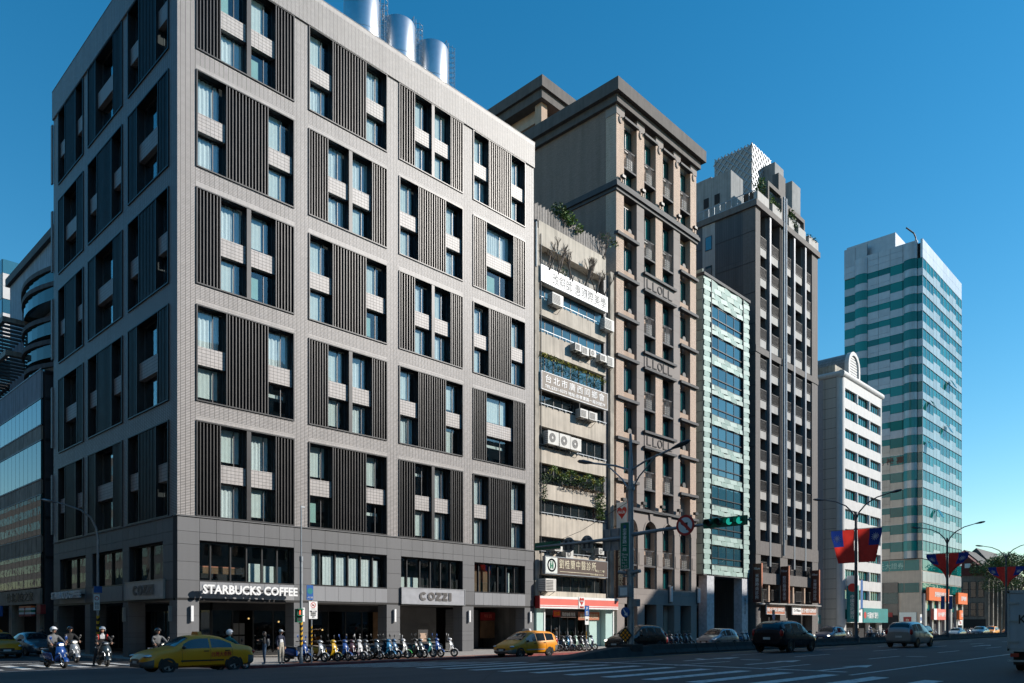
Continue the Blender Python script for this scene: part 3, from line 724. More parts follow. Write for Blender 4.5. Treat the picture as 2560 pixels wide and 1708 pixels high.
one('roof_slab', (AX0, AX1, HY+1.001, 60, 34.0, 34.6), M['concrete_dark'], b2)
mk('dirty_frame', (.05, .05, .05), .5)
for i in range(len(BANDS)-1):
    z1, z0 = BANDS[i][0], BANDS[i+1][1]
    f = MB(); n = 8
    if i == 0: 
        for k in range(6): one('terrace_panel', (46.75+k*1.5, 46.75+k*1.5+1.46, HY+.8, HY+.9, z0, z1), M['concrete'], b2)
        continue
    for k in range(n+1):
        c = 46.76+(55.68-46.76)*k/n; f.box(c-.035, c+.035, HY+.42, HY+.5, z0+.06, z1-.06)
    f.box(46.72, 55.72, HY+.4, HY+.52, z0, z0+.06); f.box(46.72, 55.72, HY+.4, HY+.52, z1-.06, z1)
    wf = f.obj('window', M['dirty_frame'], b2)
    for k in range(n):
        c = 46.76+(55.68-46.76)*k/n; piece('pane', (c+.035, c+8.92/n-.035, HY+.455, HY+.465, z0+.06, z1-.06), M['glass_blue' if i < 4 else 'glass_dark'], wf)
    if i not in (3, 6, 9):
        r = MB(); r.box(46.75, 55.7, HY-.06, HY-.01, z0+.12, z0+.17)
        for k in range(12): r.box(46.9+k*.78, 46.94+k*.78, HY-.05, HY+.04, z0-.02, z0+.12)
        r.obj('sill_rail', M['galv'], b2)
# open casement, drain pipe
one('casement', (51.6, 51.65, HY-.25, HY+.4, 20.05, 21.0), M['dirty_frame'], b2)
MB().cyl((46.85, HY-.06, 4.5), (46.85, HY-.06, 33.8), .05).obj('drain_pipe', M['dirty_frame'], b2)
MB().cyl((46.35, HY-.03, 31.0), (46.35, HY-.03, 34.6), .06).obj('vent_pipe', M['white_paint'], b2)
MB().cyl((56.0, HY+.1, 4.5), (56.0, HY+.1, 9.5), .09).cyl((56.0, HY+.1, 4.5), (56.0, HY-.1, 4.4), .09).obj('drain_pipe', M['beige_dirty'], b2)
for k in range(86):
    x = AX0+.05+k*.1105; piece('fence_board', (x, x+.1, HY+.1+.012*(k % 3), HY+.16+.012*(k % 3), 34.85+.05*((k*7) % 3), 36.1+.07*((k*5) % 4)), M['wood_grey'], b2)
# shop front at street level
one('shop_floor_wall', (46.9, 56.5, HY+2.6, HY+2.7, .15, 3.5), M['interior_warm'], b2)
mk('mint_panel', (.45, .62, .58), .5, var=.05)
for x0, x1 in ((46.35, 47.35), (55.55, 56.75)): one('shop_pier', (x0, x1, HY-.05, HY+.6, .15, 3.5), M['mint_panel'], b2); one('shop_pier_edge', (x1-.16, x1+.0, HY-.1, HY-.051, .15, 3.5), M['white_paint'], b2)
one('shop_inner_pier', (53.9, 55.5, HY+.5, HY+.7, .15, 3.5), M['mint_panel'], b2)
one('soffit', (46.4, 56.8, HY, HY+2.6, 3.45, 3.55), M['white_paint'], b2)
f = MB()
for k in range(7): f.box(47.4+k*1.08, 47.48+k*1.08, HY+1.2, HY+1.3, .15, 2.9)
f.box(47.4, 53.9, HY+1.2, HY+1.3, 2.9, 3.45); s = f.obj('shopfront', M['frame_grey'], b2)
for k in range(6): piece('pane', (47.48+k*1.08, 48.48+k*1.08, HY+1.245, HY+1.255, .15, 2.9), M['glass_shop'], s)
for x0, x1, z0, z1, mt in ((47.6, 48.3, .6, 1.5, 'red'), (48.4, 50.2, .3, 1.0, 'terracotta'), (50.4, 51.9, .3, 1.2, 'interior_warm'), (52.2, 53.6, .3, 1.7, 'leaf_dark'), (48.6, 49.0, 1.7, 2.3, 'gold_letter')):
    piece('shop_display', (x0, x1, HY+1.6, HY+1.9, z0, z1), M[mt], b2)

def sign_board(name, label, x0, x1, z0, z1, y, panel, frame=None, dep=.15, cat='sign'):
    s = thing(name, label, cat, (x0, y, z0)); one('panel', (x0, x1, y-dep, y, z0, z1), M[panel], s)
    if frame:
        e = MB(); t = .05; d = dep+.02
        for q in ((x0-t, x1+t, z0-t, z0), (x0-t, x1+t, z1, z1+t), (x0-t, x0, z0, z1), (x1, x1+t, z0, z1)): e.box(q[0], q[1], y-d, y-.001, q[2], q[3])
        e.obj('frame', M[frame], s)
    return s
mk('ink_grey', (.10, .105, .11), .6)
s = sign_board('beauty_sign', 'long white signboard with grey characters under the bare shrubs', 46.78, 55.7, 29.95, 31.3, HY-.02, 'sign_white')
text('改斜師 惠國際美學', (51.8, HY-.175, 30.6), 7.3, .95, M['ink_grey'], s, depth=.015, bold=.006); text('百姿\n美芝', (47.35, HY-.175, 30.65), .55, .9, M['salmon'], s, depth=.012)
mk('taupe_sign', (.20, .165, .135), .6)
s = sign_board('association_sign', 'taupe signboard with white characters and phone number below the climbers', 46.85, 55.65, 21.25, 22.65, HY-.02, 'taupe_sign', 'sign_white')
text('台北市廣西同鄉會', (51.25, HY-.18, 22.2), 7.9, .66, M['sign_white'], s, depth=.015, space=1.35); text('TEL:2321-0375 地址:忠孝東路一段35號7F', (51.25, HY-.18, 21.56), 8.1, .34, M['sign_white'], s, depth=.015, bold=.012)
s = sign_board('clinic_sign', 'brown clinic signboard with gold characters and a round blue emblem', 46.75, 55.0, 6.25, 7.6, HY-.35, 'brown_sign', 'galv', .3)
text('劉桂蘭中醫診所', (50.9, HY-.665, 7.1), 4.9, .74, M['gold_letter'], s, depth=.015, space=1.2); text('請上二樓', (53.9, HY-.665, 6.75), 1.3, .2, M['gold_letter'], s); text('預約專線:33224', (53.5, HY-.665, 6.42), 1.9, .16, M['gold_letter'], s)
one('rule_line', (48.5, 52.6, HY-.665, HY-.651, 6.45, 6.49), M['gold_letter'], s)
one('emblem_panel', (46.78, 48.2, HY-.665, HY-.651, 6.28, 7.57), M['curtain'], s)
MB().lathe((47.5, HY-.675, 6.93), [(.40, 0), (.40, .01), (.54, .01), (.54, 0)], 28, 1).obj('emblem_ring', M['blue_sign'], s)
e = MB()
for dx in (-.13, .13): e.box(47.5+dx-.08, 47.5+dx+.08, HY-.68, HY-.666, 6.65, 7.1); e.sphere((47.5+dx, HY-.675, 7.2), (.08, .01, .08), 10, 6)
e.box(47.45, 47.55, HY-.68, HY-.666, 6.83, 6.93); e.obj('emblem_figure', M['green_sign'], s)
def heart(w, h, n=20):
    pts = []
    for i in range(n):
        t = 2*math.pi*i/n; pts.append((.5*w*(math.sin(t)**3), h*((13*math.cos(t)-5*math.cos(2*t)-2*math.cos(3*t)-math.cos(4*t))+2.5)/29))
    return pts
hl = thing('store_fascia_sign', 'salmon red and white convenience store fascia with a heart emblem', 'sign', (46.3, HY-.5, 3.45))
xa, xb = 46.25, 56.85
for z0, z1, mt, d in ((3.43, 3.56, 'white_paint', .5), (3.56, 3.62, 'red', .495), (3.62, 3.70, 'white_paint', .5), (3.70, 4.22, 'salmon', .495), (4.22, 4.42, 'white_paint', .5)): one('fascia_stripe', (xa, xb, HY-d, HY-.02, z0, z1), M[mt], hl)
one('end_cap', (xa-.06, xa-.001, HY-.52, HY-.02, 3.41, 4.44), M['red_dark'], hl)
one('emblem_panel', (51.15, 51.95, HY-.53, HY-.501, 3.46, 4.46), M['white_paint'], hl)
MB().prism([(51.55+p[0], 4.05+p[1]) for p in heart(.62, .66)], 1, HY-.55, HY-.531).obj('heart_emblem', M['red'], hl)
text('Hi-Life', (51.55, HY-.56, 4.1), .42, .15, M['sign_white'], hl, bold=.02); text('萊爾富', (51.55, HY-.54, 3.58), .55, .17, M['red'], hl, bold=.02)
bl = thing('store_blade_sign', 'white and orange blade sign with a red heart sticking out over the street', 'sign', (57.0, 40.2, 10.6))
one('panel', (56.92, 57.12, 40.25, 41.45, 10.55, 13.1), M['sign_white'], bl); one('edge', (56.9, 57.14, 40.14, 40.249, 10.5, 13.15), M['salmon'], bl)
MB().prism([(40.85+p[0], 12.1+p[1]) for p in heart(1.05, 1.1)], 0, 56.885, 56.919).obj('heart_emblem', M['red'], bl); text('Hi-Life', (56.878, 40.85, 12.2), .75, .28, M['sign_white'], bl, 'x', bold=.02)
MB().cyl((57.0, 41.4, 12.5), (57.0, 41.8, 12.5), .04).cyl((57.0, 41.4, 11.0), (57.0, 41.8, 11.0), .04).obj('bracket', M['dark_metal'], bl)
vs = thing('clinic_blade_sign', 'tall dark vertical clinic sign beside the drain pipe', 'sign', (56.9, 41.0, 4.7))
one('panel', (57.0, 57.2, 40.5, 41.6, 4.5, 9.6), M['brown_sign'], vs); text('劉\n桂\n蘭\n中\n醫\n診\n所', (56.985, 41.05, 7.05), .55, 4.5, M['gold_letter'], vs, 'x', lead=.9)
for nm, lb, x0, x1, z0, z1, mt, tx, tm in (('shop_banner', 'small yellow and red banner in the store doorway', 48.9, 49.8, 2.75, 3.3, 'red', '好康', 'amber'), ('shop_banner', 'dark banner with pale characters in the store doorway', 49.85, 51.9, 2.7, 3.25, 'brown_sign', '現煮咖啡 特惠', 'sign_white'), ('shop_banner', 'orange banner with the store heart inside the shop front', 52.2, 55.2, 2.5, 3.2, 'terracotta', '萊爾富便利商店', 'gold_letter')):
    s = sign_board(nm, lb, x0, x1, z0, z1, HY+.4, mt, None, .04); text(tx, ((x0+x1)/2, HY+.35, (z0+z1)/2), (x1-x0)*.85, (z1-z0)*.6, M[tm], s)

# air conditioners
def ac(x0, y0, x1, y1, label, fan=True, dep=.45, plane=HY-.12):
    a = onY(x0, y1, plane); b = onY(x1, y0, plane); xa, xb, za, zb = a.x, b.x, a.z, onY(x0, y0, plane).z
    zb = max(zb, za+.45); yb, yf = plane+.1, plane-dep
    t = thing('air_conditioner', label, 'air conditioner', (xa, yf, za), 'air conditioners on the beige building')
    one('casing', (xa, xb, yf, yb, za, zb), M['ac_white'], t)
    cx, cz = (xa*.6+xb*.4), (za+zb)/2; r = min(xb-xa, zb-za)*.36
    if fan:
        g = MB(); g.lathe((cx, yf-.012, cz), [(r, 0), (r, .012)], 20, 1); g.add([(cx+r*math.sin(6.283*i/20), yf-.006, cz+r*math.cos(6.283*i/20)) for i in range(20)], [tuple(range(20))]); g.obj('fan_opening', M['ac_dark'], t)
        k = MB(); k.lathe((cx, yf-.02, cz), [(.001, 0), (r*.3, 0), (r*.3, .012)], 12, 1)
        for rr in (.55, .8, 1.0): k.lathe((cx, yf-.02, cz), [(r*rr, 0), (r*rr-.012, 0)], 20, 1)
        k.obj('fan_grille', M['ac_white'], t)
    else:
        g = MB()
        for i in range(7): zz = za+.08+(zb-za-.16)*i/7; g.box(xa+.06, xa+(xb-xa)*.72, yf-.012, yf+.001, zz, zz+(zb-za-.16)/7*.55)
        g.obj('front_grille', M['ac_dark'], t)
    s = MB()
    for i in range(6): zz = za+.06+(zb-za-.12)*i/6; s.box(xa-.008, xa+.001, yf+.05, yb-.03, zz, zz+.035)
    s.obj('side_grille', M['ac_dark'], t)
    br = MB()
    for x in (xa+.12, xb-.12): br.box(x-.02, x+.02, yf, HY+.06, za-.05, za-.01); br.cyl((x, yf+.05, za-.03), (x, HY+.02, za-.45), .02, n=5)
    br.obj('bracket', M['dirty_frame'], t)
ac(1371, 733, 1398, 761, 'box air conditioner below the left end of the white sign', False)
ac(1502, 796, 1525, 823, 'box air conditioner below the right end of the white sign', False)
for i, q in enumerate(((1428, 859, 1443, 877), (1445, 867, 1462, 887), (1466, 875, 1480, 892), (1491, 887, 1507, 904), (1509, 892, 1525, 916))):
    ac(*q, ['first', 'second', 'third', 'fourth', 'last'][i]+' of five air conditioners in a row above the climbing plants', i == 2)
ac(1441, 1023, 1460, 1044, 'left of the pair of air conditioners under the taupe sign', False); ac(1463, 1030, 1483, 1050, 'right of the pair of air conditioners under the taupe sign', False)
for i, q in enumerate(((1361, 1077, 1388, 1110), (1390, 1085, 1417, 1118), (1418, 1094, 1444, 1125))): ac(*q, ['leftmost', 'middle', 'rightmost'][i]+' of three big fan units on the bracket shelf', True, .4)
ac(1405, 1375, 1423, 1396, 'fan unit just above the brown clinic sign'); ac(1487, 1371, 1500, 1387, 'small fan unit above the right end of the clinic sign'); ac(1377, 1364, 1396, 1378, 'low box unit behind the green signal housing', False)
ac(1348, 1447, 1374, 1478, 'large white box unit under the brown clinic sign', False, .7)
# plants on the beige building
rp = random.Random(3)
sp = []
for i in range(26):
    x = 46.9+i*.34; z = 24.25-.012*i-(.35 if i % 3 == 0 else .1); sp.append(((x, HY-.02, z), (.28, .18, .22), 26, 'leaf_yellow' if i % 3 else 'leaf')); 
    if i % 2: sp.append(((x, HY+.1, 23.0+rp.uniform(0, .5)), (.3, .15, .45), 22, 'leaf_dark'))
plant('climbing_plant', 'yellow-green climbers trailing over the windows above the taupe sign', (46.9, HY, 22.62), sp, seed=4, size=.17)
sp = []
for i in range(26):
    x = 47.9+i*.29; sp.append(((x, HY-.12, 14.75+.25*math.sin(i*.8)), (.3, .25, .3), 34, 'leaf' if i % 4 else 'leaf_yellow')); sp.append(((x, HY-.05, 14.2), (.25, .15, .45), 18, 'leaf_dark'))
    if i % 2 == 0 and i > 4: sp.append(((x, HY-.2, 13.65), (.35, .15, .22), 30, 'leaf_brown'))
for z in range(10): sp.append(((47.2, HY-.15, 14.3-z*.22), (.38, .15, .16), 22, 'leaf_dark'))
for z in range(11): sp.append(((54.6+rp.uniform(-.2, .2), HY-.2, 13.5-z*.2), (.75, .18, .16), 60, 'leaf_dark' if z % 2 else 'leaf'))
plant('balcony_planting', 'dense green balcony planting with a hanging curtain of leaves at the right', (47, HY, 13.62), sp, seed=6, size=.18)
plant('rooftop_shrub', 'bushy green shrub leaning over the wooden roof fence', (49.3, HY+.5, 34.6), [((49.3, HY+.1, 36.7), (.9, .7, .55), 170, 'leaf_dark'), ((50.4, HY-.1, 36.4), (1.0, .5, .55), 190, 'leaf'), ((51.6, HY-.25, 35.9), (.5, .35, .4), 60, 'leaf')], stems=[((49.8, HY+.3, 34.7), 1.8, 3)], seed=8, size=.32)
plant('rooftop_shrub', 'sparse twiggy shrub over the right end of the wooden roof fence', (55.0, HY+.4, 34.6), [((55.6, HY-.2, 36.4), (1.0, .4, .5), 40, 'leaf'), ((56.5, HY-.35, 36.3), (.5, .3, .3), 30, 'leaf_dark')], stems=[((54.6, HY+.2, 34.7), 2.6, 4), ((55.4, HY, 34.7), 2.4, 4)], seed=9, size=.26)
for i, x in enumerate((47.6, 49.0, 50.6, 52.3, 54.0, 55.3)):
    rnd = random.Random(20+i); m = MB(); shoots(m, (x, HY-.12, 31.15), rnd, 4.6 if i < 4 else 4.0, 2, 4, .075, .55)
    t = thing('bare_shrub', 'bare forked shrub behind the white sign, '+['leftmost', 'second from left', 'third from left', 'fourth from left', 'second from right', 'rightmost'][i], 'shrub', (x, HY+.15, 31.2), 'bare shrubs on the terrace'); m.obj('branches', M['twig'], t)
plant('terrace_bush', 'small dark green bush among the bare shrubs', (49.6, HY+.2, 31.2), [((49.7, HY-.05, 31.6), (.6, .35, .4), 150, 'leaf_dark')], seed=31, size=.16)

# ================================================================== tall brown brick building
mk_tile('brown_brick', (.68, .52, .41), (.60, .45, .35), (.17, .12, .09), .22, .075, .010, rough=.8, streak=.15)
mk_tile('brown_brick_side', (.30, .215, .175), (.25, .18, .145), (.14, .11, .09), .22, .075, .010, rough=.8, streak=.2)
mk('brown_stone', (.27, .235, .215), .8, var=.12, scale=40, objvar=.06, bump=.1, bscale=60); mk('brown_stone_dark', (.10, .09, .085), .8, var=.15, streak=.25); mk('ledge_dark', (.055, .055, .06), .7, var=.2)
mk('tan_plaster', (.46, .33, .245), .85, var=.1, streak=.12)
BX0, BX1 = 57.24, 71.2; BT = 49.4
b3 = thing('brick_building', 'tall brown brick building with recessed balconies and moulded stone panels', 'building', (BX0, HY, .15))
PX = [57.24, 58.42, 60.47, 61.68, 63.67, 64.88, 66.86, 68.05, 70.05, 71.2]
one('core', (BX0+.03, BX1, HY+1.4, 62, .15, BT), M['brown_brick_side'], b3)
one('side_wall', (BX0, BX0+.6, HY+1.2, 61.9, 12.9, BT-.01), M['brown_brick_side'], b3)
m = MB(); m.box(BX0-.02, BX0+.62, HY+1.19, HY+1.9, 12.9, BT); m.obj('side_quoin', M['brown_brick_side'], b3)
one('recess_wall', (BX0+.6, BX1-.1, HY+.72, HY+1.18, 4.2, BT-.02), M['tan_plaster'], b3)
for i in range(0, 10, 2):
    a, b = PX[i], PX[i+1]
    one('pier', (a, b, HY, HY+1.19, 42.5, BT-.8), M['brown_brick'], b3); one('pier_capital', (a-.04, b+.04, HY-.05, HY+1.19, BT-.8, BT-.01), M['brown_stone'], b3)
    cr = MB(); cx, cz = (a+b)/2, BT-1.15
    cr.prism([(cx+.26*math.cos(t), cz+.36*math.sin(t)) for t in [1.2+i_*.39 for i_ in range(11)]]+[(cx+.1+.2*math.cos(t), cz+.26*math.sin(t)) for t in [5.1-i_*.39 for i_ in range(11)]], 1, HY-.10, HY-.001); cr.obj('crescent_relief', M['brown_stone'], b3)
    if i in (2, 6):
        z = 12.9
        while z < 41.5: piece('stone_block', (a, b, HY, HY+1.19, z+.006, min(z+1.55, 41.6)-.006), M['brown_stone'], b3); z += 1.55
    else: one('pier', (a, b, HY+.02, HY+1.19, 12.9, 41.6), M['brown_brick'], b3)
# cornices
for z0, z1, o, mt in ((49.4, 50.1, .35, 'brown_stone_dark'), (50.1, 51.25, .75, 'brown_stone_dark'), (41.6, 41.9, .12, 'ledge_dark'), (41.9, 42.25, .3, 'ledge_dark'), (42.25, 42.5, .18, 'ledge_dark')):
    m = MB()
    if z0 > 45: m.box(BX0-o, BX1+o, HY-o, 62+o, z0, z1)
    else: m.box(BX0-o, BX1+o, HY-o, HY+1.2, z0, z1); m.box(BX0-o, BX0+.6, HY+1.2, 62, z0, z1)
    m.obj('cornice', M[mt], b3)
def railing3(a, b, z0, z1, parent):
    m = MB(); n = 8; y = HY+.18
    for i in range(n): zz = z0+.12+(z1-z0-.24)*i/(n-1); m.tube([(a+.02, y, zz-.1), ((a+b)/2-.25, y-.06, zz+.04), ((a+b)/2+.25, y-.06, zz+.04), (b-.02, y, zz-.1)], .022, 4)
    for d in (-.22, -.08, .08, .22): m.box((a+b)/2+d-.02, (a+b)/2+d+.02, y-.1, y-.06, z0, z1)
    m.box(a, b, y-.06, y+.06, z1-.08, z1); m.box(a-.02, b+.02, y-.16, y+.5, z0-.16, z0)
    o = m.obj('balcony_railing', M['ledge_dark'], parent); piece('cooling_unit', (a+.85, b-.3, HY+.3, HY+.55, z0+.05, z1-.55), M['ac_white'], o)
def win3(a, b, z0, z1):
    f = MB(); t = .06; y = HY+.56
    f.box(a+.1, b-.1, y, y+.1, z0, z0+t); f.box(a+.1, b-.1, y, y+.1, z1-t, z1)
    for c in (a+.1, (a+b)/2-.03, b-.16): f.box(c, c+t, y, y+.1, z0+t, z1-t)
    w_ = f.obj('window', M['dark_metal'], b3)
    for p, q in ((a+.16, (a+b)/2-.03), ((a+b)/2+.03, b-.16)): piece('pane', (p, q, y+.045, y+.055, z0+t, z1-t), M['glass_teal'], w_)
for bi in range(4):
    a, b = PX[1+2*bi], PX[2+2*bi]
    win3(a, b, 46.3, 48.3); win3(a, b, 42.7, 44.2); railing3(a, b, 44.3, 46.1, b3); one('lintel_ledge', (a-.1, b+.1, HY-.22, HY+.2, 48.5, 48.7), M['ledge_dark'], b3)
    if bi in (0, 3):
        for z in (37.75, 34.0, 30.3, 26.6, 22.8, 19.1, 15.3):
            one('ledge', (a-(1.25 if bi == 0 else .12), b+(.12 if bi == 0 else 1.25), HY-.25, HY+.2, z-.12, z+.14), M['ledge_dark'], b3)
            one('sill_panel', (a+.02, b-.35, HY+.05, HY+.5, z+.14, z+.75), M['tan_plaster'], b3); win3(a, b, z+.8, z+3.3)
            m = MB(); m.lathe((b-.62, HY+.34, z+1.05), [(.001, 0), (.3, 0), (.3, .2)], 16, 1); m.obj('fan_unit', M['ac_dark'], b3)
    else:
        for z0, z1 in ((39.0, 41.4), (35.6, 37.1), (31.7, 33.7), (27.95, 29.7), (24.4, 26.3), (20.45, 22.5), (16.85, 18.8), (13.4, 14.9)): win3(a, b, z0, z1)
        for z0, z1 in ((37.2, 38.9), (29.85, 31.6), (22.7, 24.35), (15.05, 16.75)): railing3(a, b, z0, z1, b3)
for z0, z1 in ((33.8, 35.4), (26.4, 27.9), (18.9, 20.4)):
    a, b = PX[3], PX[6]; p = MB(); p.box(a, b, HY-.06, HY+.5, z0+.12, z1-.12); pn = p.obj('moulded_panel', M['brown_stone'], b3)
    q = MB(); q.box(a-.25, b+.2, HY-.3, HY+.3, z1-.12, z1+.1); q.obj('panel_ledge', M['ledge_dark'], pn); q = MB(); q.box(a-.25, b+.2, HY-.3, HY+.3, z0-.1, z0+.12); q.obj('panel_ledge', M['ledge_dark'], pn)
    r = MB(); zc = (z0+z1)/2; y0, y1 = HY-.12, HY-.061
    for x in (a+.35, a+1.35): r.box(x, x+.1, y0, y1, zc-.42, zc+.42); r.box(x+.1, x+.7, y0, y1, zc-.42, zc-.32)
    r.lathe(((a+b)/2, y0+.001, zc), [(.30, 0), (.40, 0), (.40, .058)], 20, 1)
    for x in (a+3.15, a+4.05): r.box(x, x+.1, y0, y1, zc-.42, zc+.42); r.box(x+.1, x+.7, y0, y1, zc-.42, zc-.32)
    r.obj('raised_relief', M['brown_stone_dark'], pn)
# stone arcade at the foot: arches, balconies, pillars
one('arcade_frieze', (BX0-.05, BX1+.05, HY-.3, HY+.1, 12.75, 13.0), M['ledge_dark'], b3)
for i in range(0, 10, 2):
    a, b = PX[i], PX[i+1]; z = 5.5
    while z < 11.0: piece('stone_block', (a+.1, b-.1, HY-.06, HY+1.19, z+.006, min(z+1.85, 11.0)-.006), M['brown_stone'], b3); z += 1.85
    one('pier_edge', (a-.02, b+.02, HY+.1, HY+1.18, 5.5, 11.0), M['brown_brick'], b3)
    one('street_pillar', (a+.02, b-.02, HY-.06, HY+1.1, .15, 4.0), M['brown_stone'], b3)
    m = MB(); cx = (a+b)/2; m.box(cx-.35, cx+.35, HY-.10, HY-.061, 7.7, 8.9); m.obj('crest_plaque', M['brown_stone'], b3)
for bi in range(4):
    a, b = PX[1+2*bi], PX[2+2*bi]; r = (b-a)/2; c = (a+b)/2
    m = MB(); n = 12; top = 12.75
    arc = [(c-r*math.cos(math.pi*i/n), 11.0+r*.95*math.sin(math.pi*i/n)) for i in range(n+1)]
    for (p, q) in zip(arc, arc[1:]): m.add([(p[0], HY-.05, p[1]), (q[0], HY-.05, q[1]), (q[0], HY-.05, top), (p[0], HY-.05, top), (p[0], HY+.7, p[1]), (q[0], HY+.7, q[1])], [(0, 1, 2, 3), (0, 4, 5, 1)])
    fixn(m.obj('arch_stone', M['brown_stone'], b3)); k = MB(); k.prism([(c-.18, 11.95), (c+.18, 11.95), (c+.28, 12.7), (c-.28, 12.7)], 1, HY-.18, HY-.051); k.obj('keystone', M['brown_stone'], b3)
    ring = MB()
    for (p, q) in zip(arc, arc[1:]):
        o = lambda s, k_: (c+(s[0]-c)*k_, 11.0+(s[1]-11.0)*k_)
        p2, q2 = o(p, 1.16), o(q, 1.16); ring.add([(p[0], HY-.1, p[1]), (q[0], HY-.1, q[1]), (q2[0], HY-.1, q2[1]), (p2[0], HY-.1, p2[1]), (p[0], HY-.04, p[1]), (q[0], HY-.04, q[1]), (p2[0], HY-.04, p2[1]), (q2[0], HY-.04, q2[1])], [(0, 1, 2, 3), (0, 4, 5, 1), (2, 7, 6, 3)])
    ring.obj('arch_moulding', M['brown_stone'], b3)
    win3(a, b, 9.4, 11.6); railing3(a, b, 7.75, 9.2, b3); win3(a, b, 5.6, 7.4)
for i in range(0, 10, 2): one('spandrel_stone', (PX[i], PX[i+1], HY-.05, HY+.7, 11.0, 12.75), M['brown_stone'], b3)
n = 9
for i in range(n): piece('stone_panel', (BX0+i*(BX1-BX0)/n+.006, BX0+(i+1)*(BX1-BX0)/n-.006, HY-.08, HY+1.2, 4.95, 5.49), M['brown_stone'], b3); piece('stone_panel', (BX0+i*(BX1-BX0)/n+.006, BX0+(i+1)*(BX1-BX0)/n-.006, HY-.08, HY+1.2, 4.01, 4.94), M['brown_stone'], b3)
one('shop_recess', (BX0+.3, BX1-.2, HY+1.35, HY+1.39, .15, 4.0), M['interior_dark'], b3)
one('stone_door_jamb', (66.0, 66.7, HY+.6, HY+1.2, .15, 3.9), M['tan_plaster'], b3); one('glass_door', (66.75, 68.0, HY+1.2, HY+1.25, .15, 3.6), M['glass_teal'], b3)
for i, (x, lb) in enumerate(((66.0, 'left of the two tall lamps on the brown stone base'), (71.3, 'right of the two tall lamps on the brown stone base'))):
    m = MB(); m.m = 0; m.box(x-.25, x+.25, HY-.12, HY-.061, 4.2, 6.0); m.m = 1; m.cyl((x, HY-.25, 4.35), (x, HY-.25, 5.85), .16, n=12)
    tag(m.obj('wall_lantern', [M['ledge_dark'], M['sign_white']]), lb, 'wall lamp')
for i, x in enumerate((57.9, 61.1, 64.3, 67.4, 70.5)):
    m = MB(); m.box(x-.04, x+.04, HY-.35, HY-.3, 13.0, 13.35); m.box(x-.35, x+.2, HY-.55, HY-.25, 13.35, 13.62)
    tag(m.obj('floodlight', M['black']), ['leftmost', 'second', 'middle', 'fourth', 'rightmost'][i]+' black floodlight on the brown ledge over the arches', 'floodlight', 'floodlights over the arches')
    m = MB(); m.box(x-.04, x+.04, HY-.3, HY-.2, 42.5, 42.8); m.box(x-.3, x+.2, HY-.45, HY-.15, 42.8, 43.05)
    tag(m.obj('floodlight', M['black']), ['leftmost', 'second', 'middle', 'fourth', 'rightmost'][i]+' black floodlight on the upper dark cornice', 'floodlight', 'floodlights on the upper cornice')
# roof tower behind
tw = thing('roof_tower', 'tan roof tower with a deep dark cornice behind the brown brick building', 'roof tower', (58.6, 52, BT))
one('tower_wall', (59.2, 63.0, 53.0, 59, 51.25, 55.2), M['tan_plaster'], tw); one('column', (58.62, 59.5, 52.02, 52.9, 51.25, 55.1), M['tan_plaster'], tw); one('column', (62.8, 63.6, 52.02, 52.8, 51.25, 55.1), M['tan_plaster'], tw)
one('beam', (58.7, 59.19, 52.9, 59.0, 53.4, 54.0), M['tan_plaster'], tw); one('cornice', (58.1, 64.3, 51.5, 59.6, 55.1, 56.0), M['brown_stone_dark'], tw); one('cornice', (57.8, 64.6, 51.2, 59.9, 56.0, 57.1), M['brown_stone_dark'], tw)
MB().tube([(61.3, 52.95, 51.3), (61.3, 52.95, 53.2), (60.6, 52.8, 53.4), (60.6, 52.6, 53.1)], .06).obj('red_pipe', M['red'], tw); one('vent_window', (60.4, 61.0, 52.97, 52.999, 51.6, 52.6), M['interior_dark'], tw)
# ================================================================== pale green scale-panel building
mk('scale_green', (.33, .455, .41), .6, var=.05, objvar=.12, streak=.12); mk('scale_green_side', (.34, .44, .41), .5, var=.08, objvar=.15, streak=.2)
CX0, CX1 = 72.7, 82.85; CT = 39.0
b4 = thing('green_panel_building', 'slim building clad in pale green overlapping glass scales', 'building', (CX0, HY, .15))
one('core', (CX0+.25, CX1-.1, HY+.6, 60, 7.4, CT-.2), M['interior_dark'], b4); one('roof_cap', (CX0-.1, CX1+.1, HY-.15, 60.1, CT-.05, CT+.25), M['ledge_dark'], b4)
def scale(x0, x1, z0, z1, tilt, name='scale_panel', side=False):
    c = ((x0+x1)/2, HY+.0, (z0+z1)/2)
    o = piece(name, (x0, x1, HY-.03, HY+.03, z0, z1), M['scale_green'], b4); o.rotation_euler = (tilt*.09, 0, tilt*.07); return o
rows = [36.4-3.22*k for k in range(9)]
q0, q1 = CX0+1.55, CX1-1.55
z = 7.45; i = 0
while z < CT-.1:
    for a, b, s in ((CX0, q0-.08, 1), (q1+.08, CX1, -1)): scale(a+.02, b-.02, z, z+.52, s*(1 if i % 2 else -.8))
    if i % 2 == 0: piece('side_panel', (CX0, CX0+.08, HY+.1, 46, z+.02, z+1.05), M['scale_green_side'], b4)
    z += .537; i += 1
def scale_band(z0, z1, odd):
    n = 5; h = (z1-z0)/2
    for r in range(2):
        off = (.5 if (r+odd) % 2 else 0)*(q1-q0)/n
        for k in range(-1, n+1):
            a = q0+k*(q1-q0)/n+off; b = a+(q1-q0)/n; a, b = max(a, q0), min(b, q1)
            if b-a > .25: scale(a+.015, b-.015, z0+r*h+.01, z0+(r+1)*h-.01, (1 if (k+r) % 2 else -1))
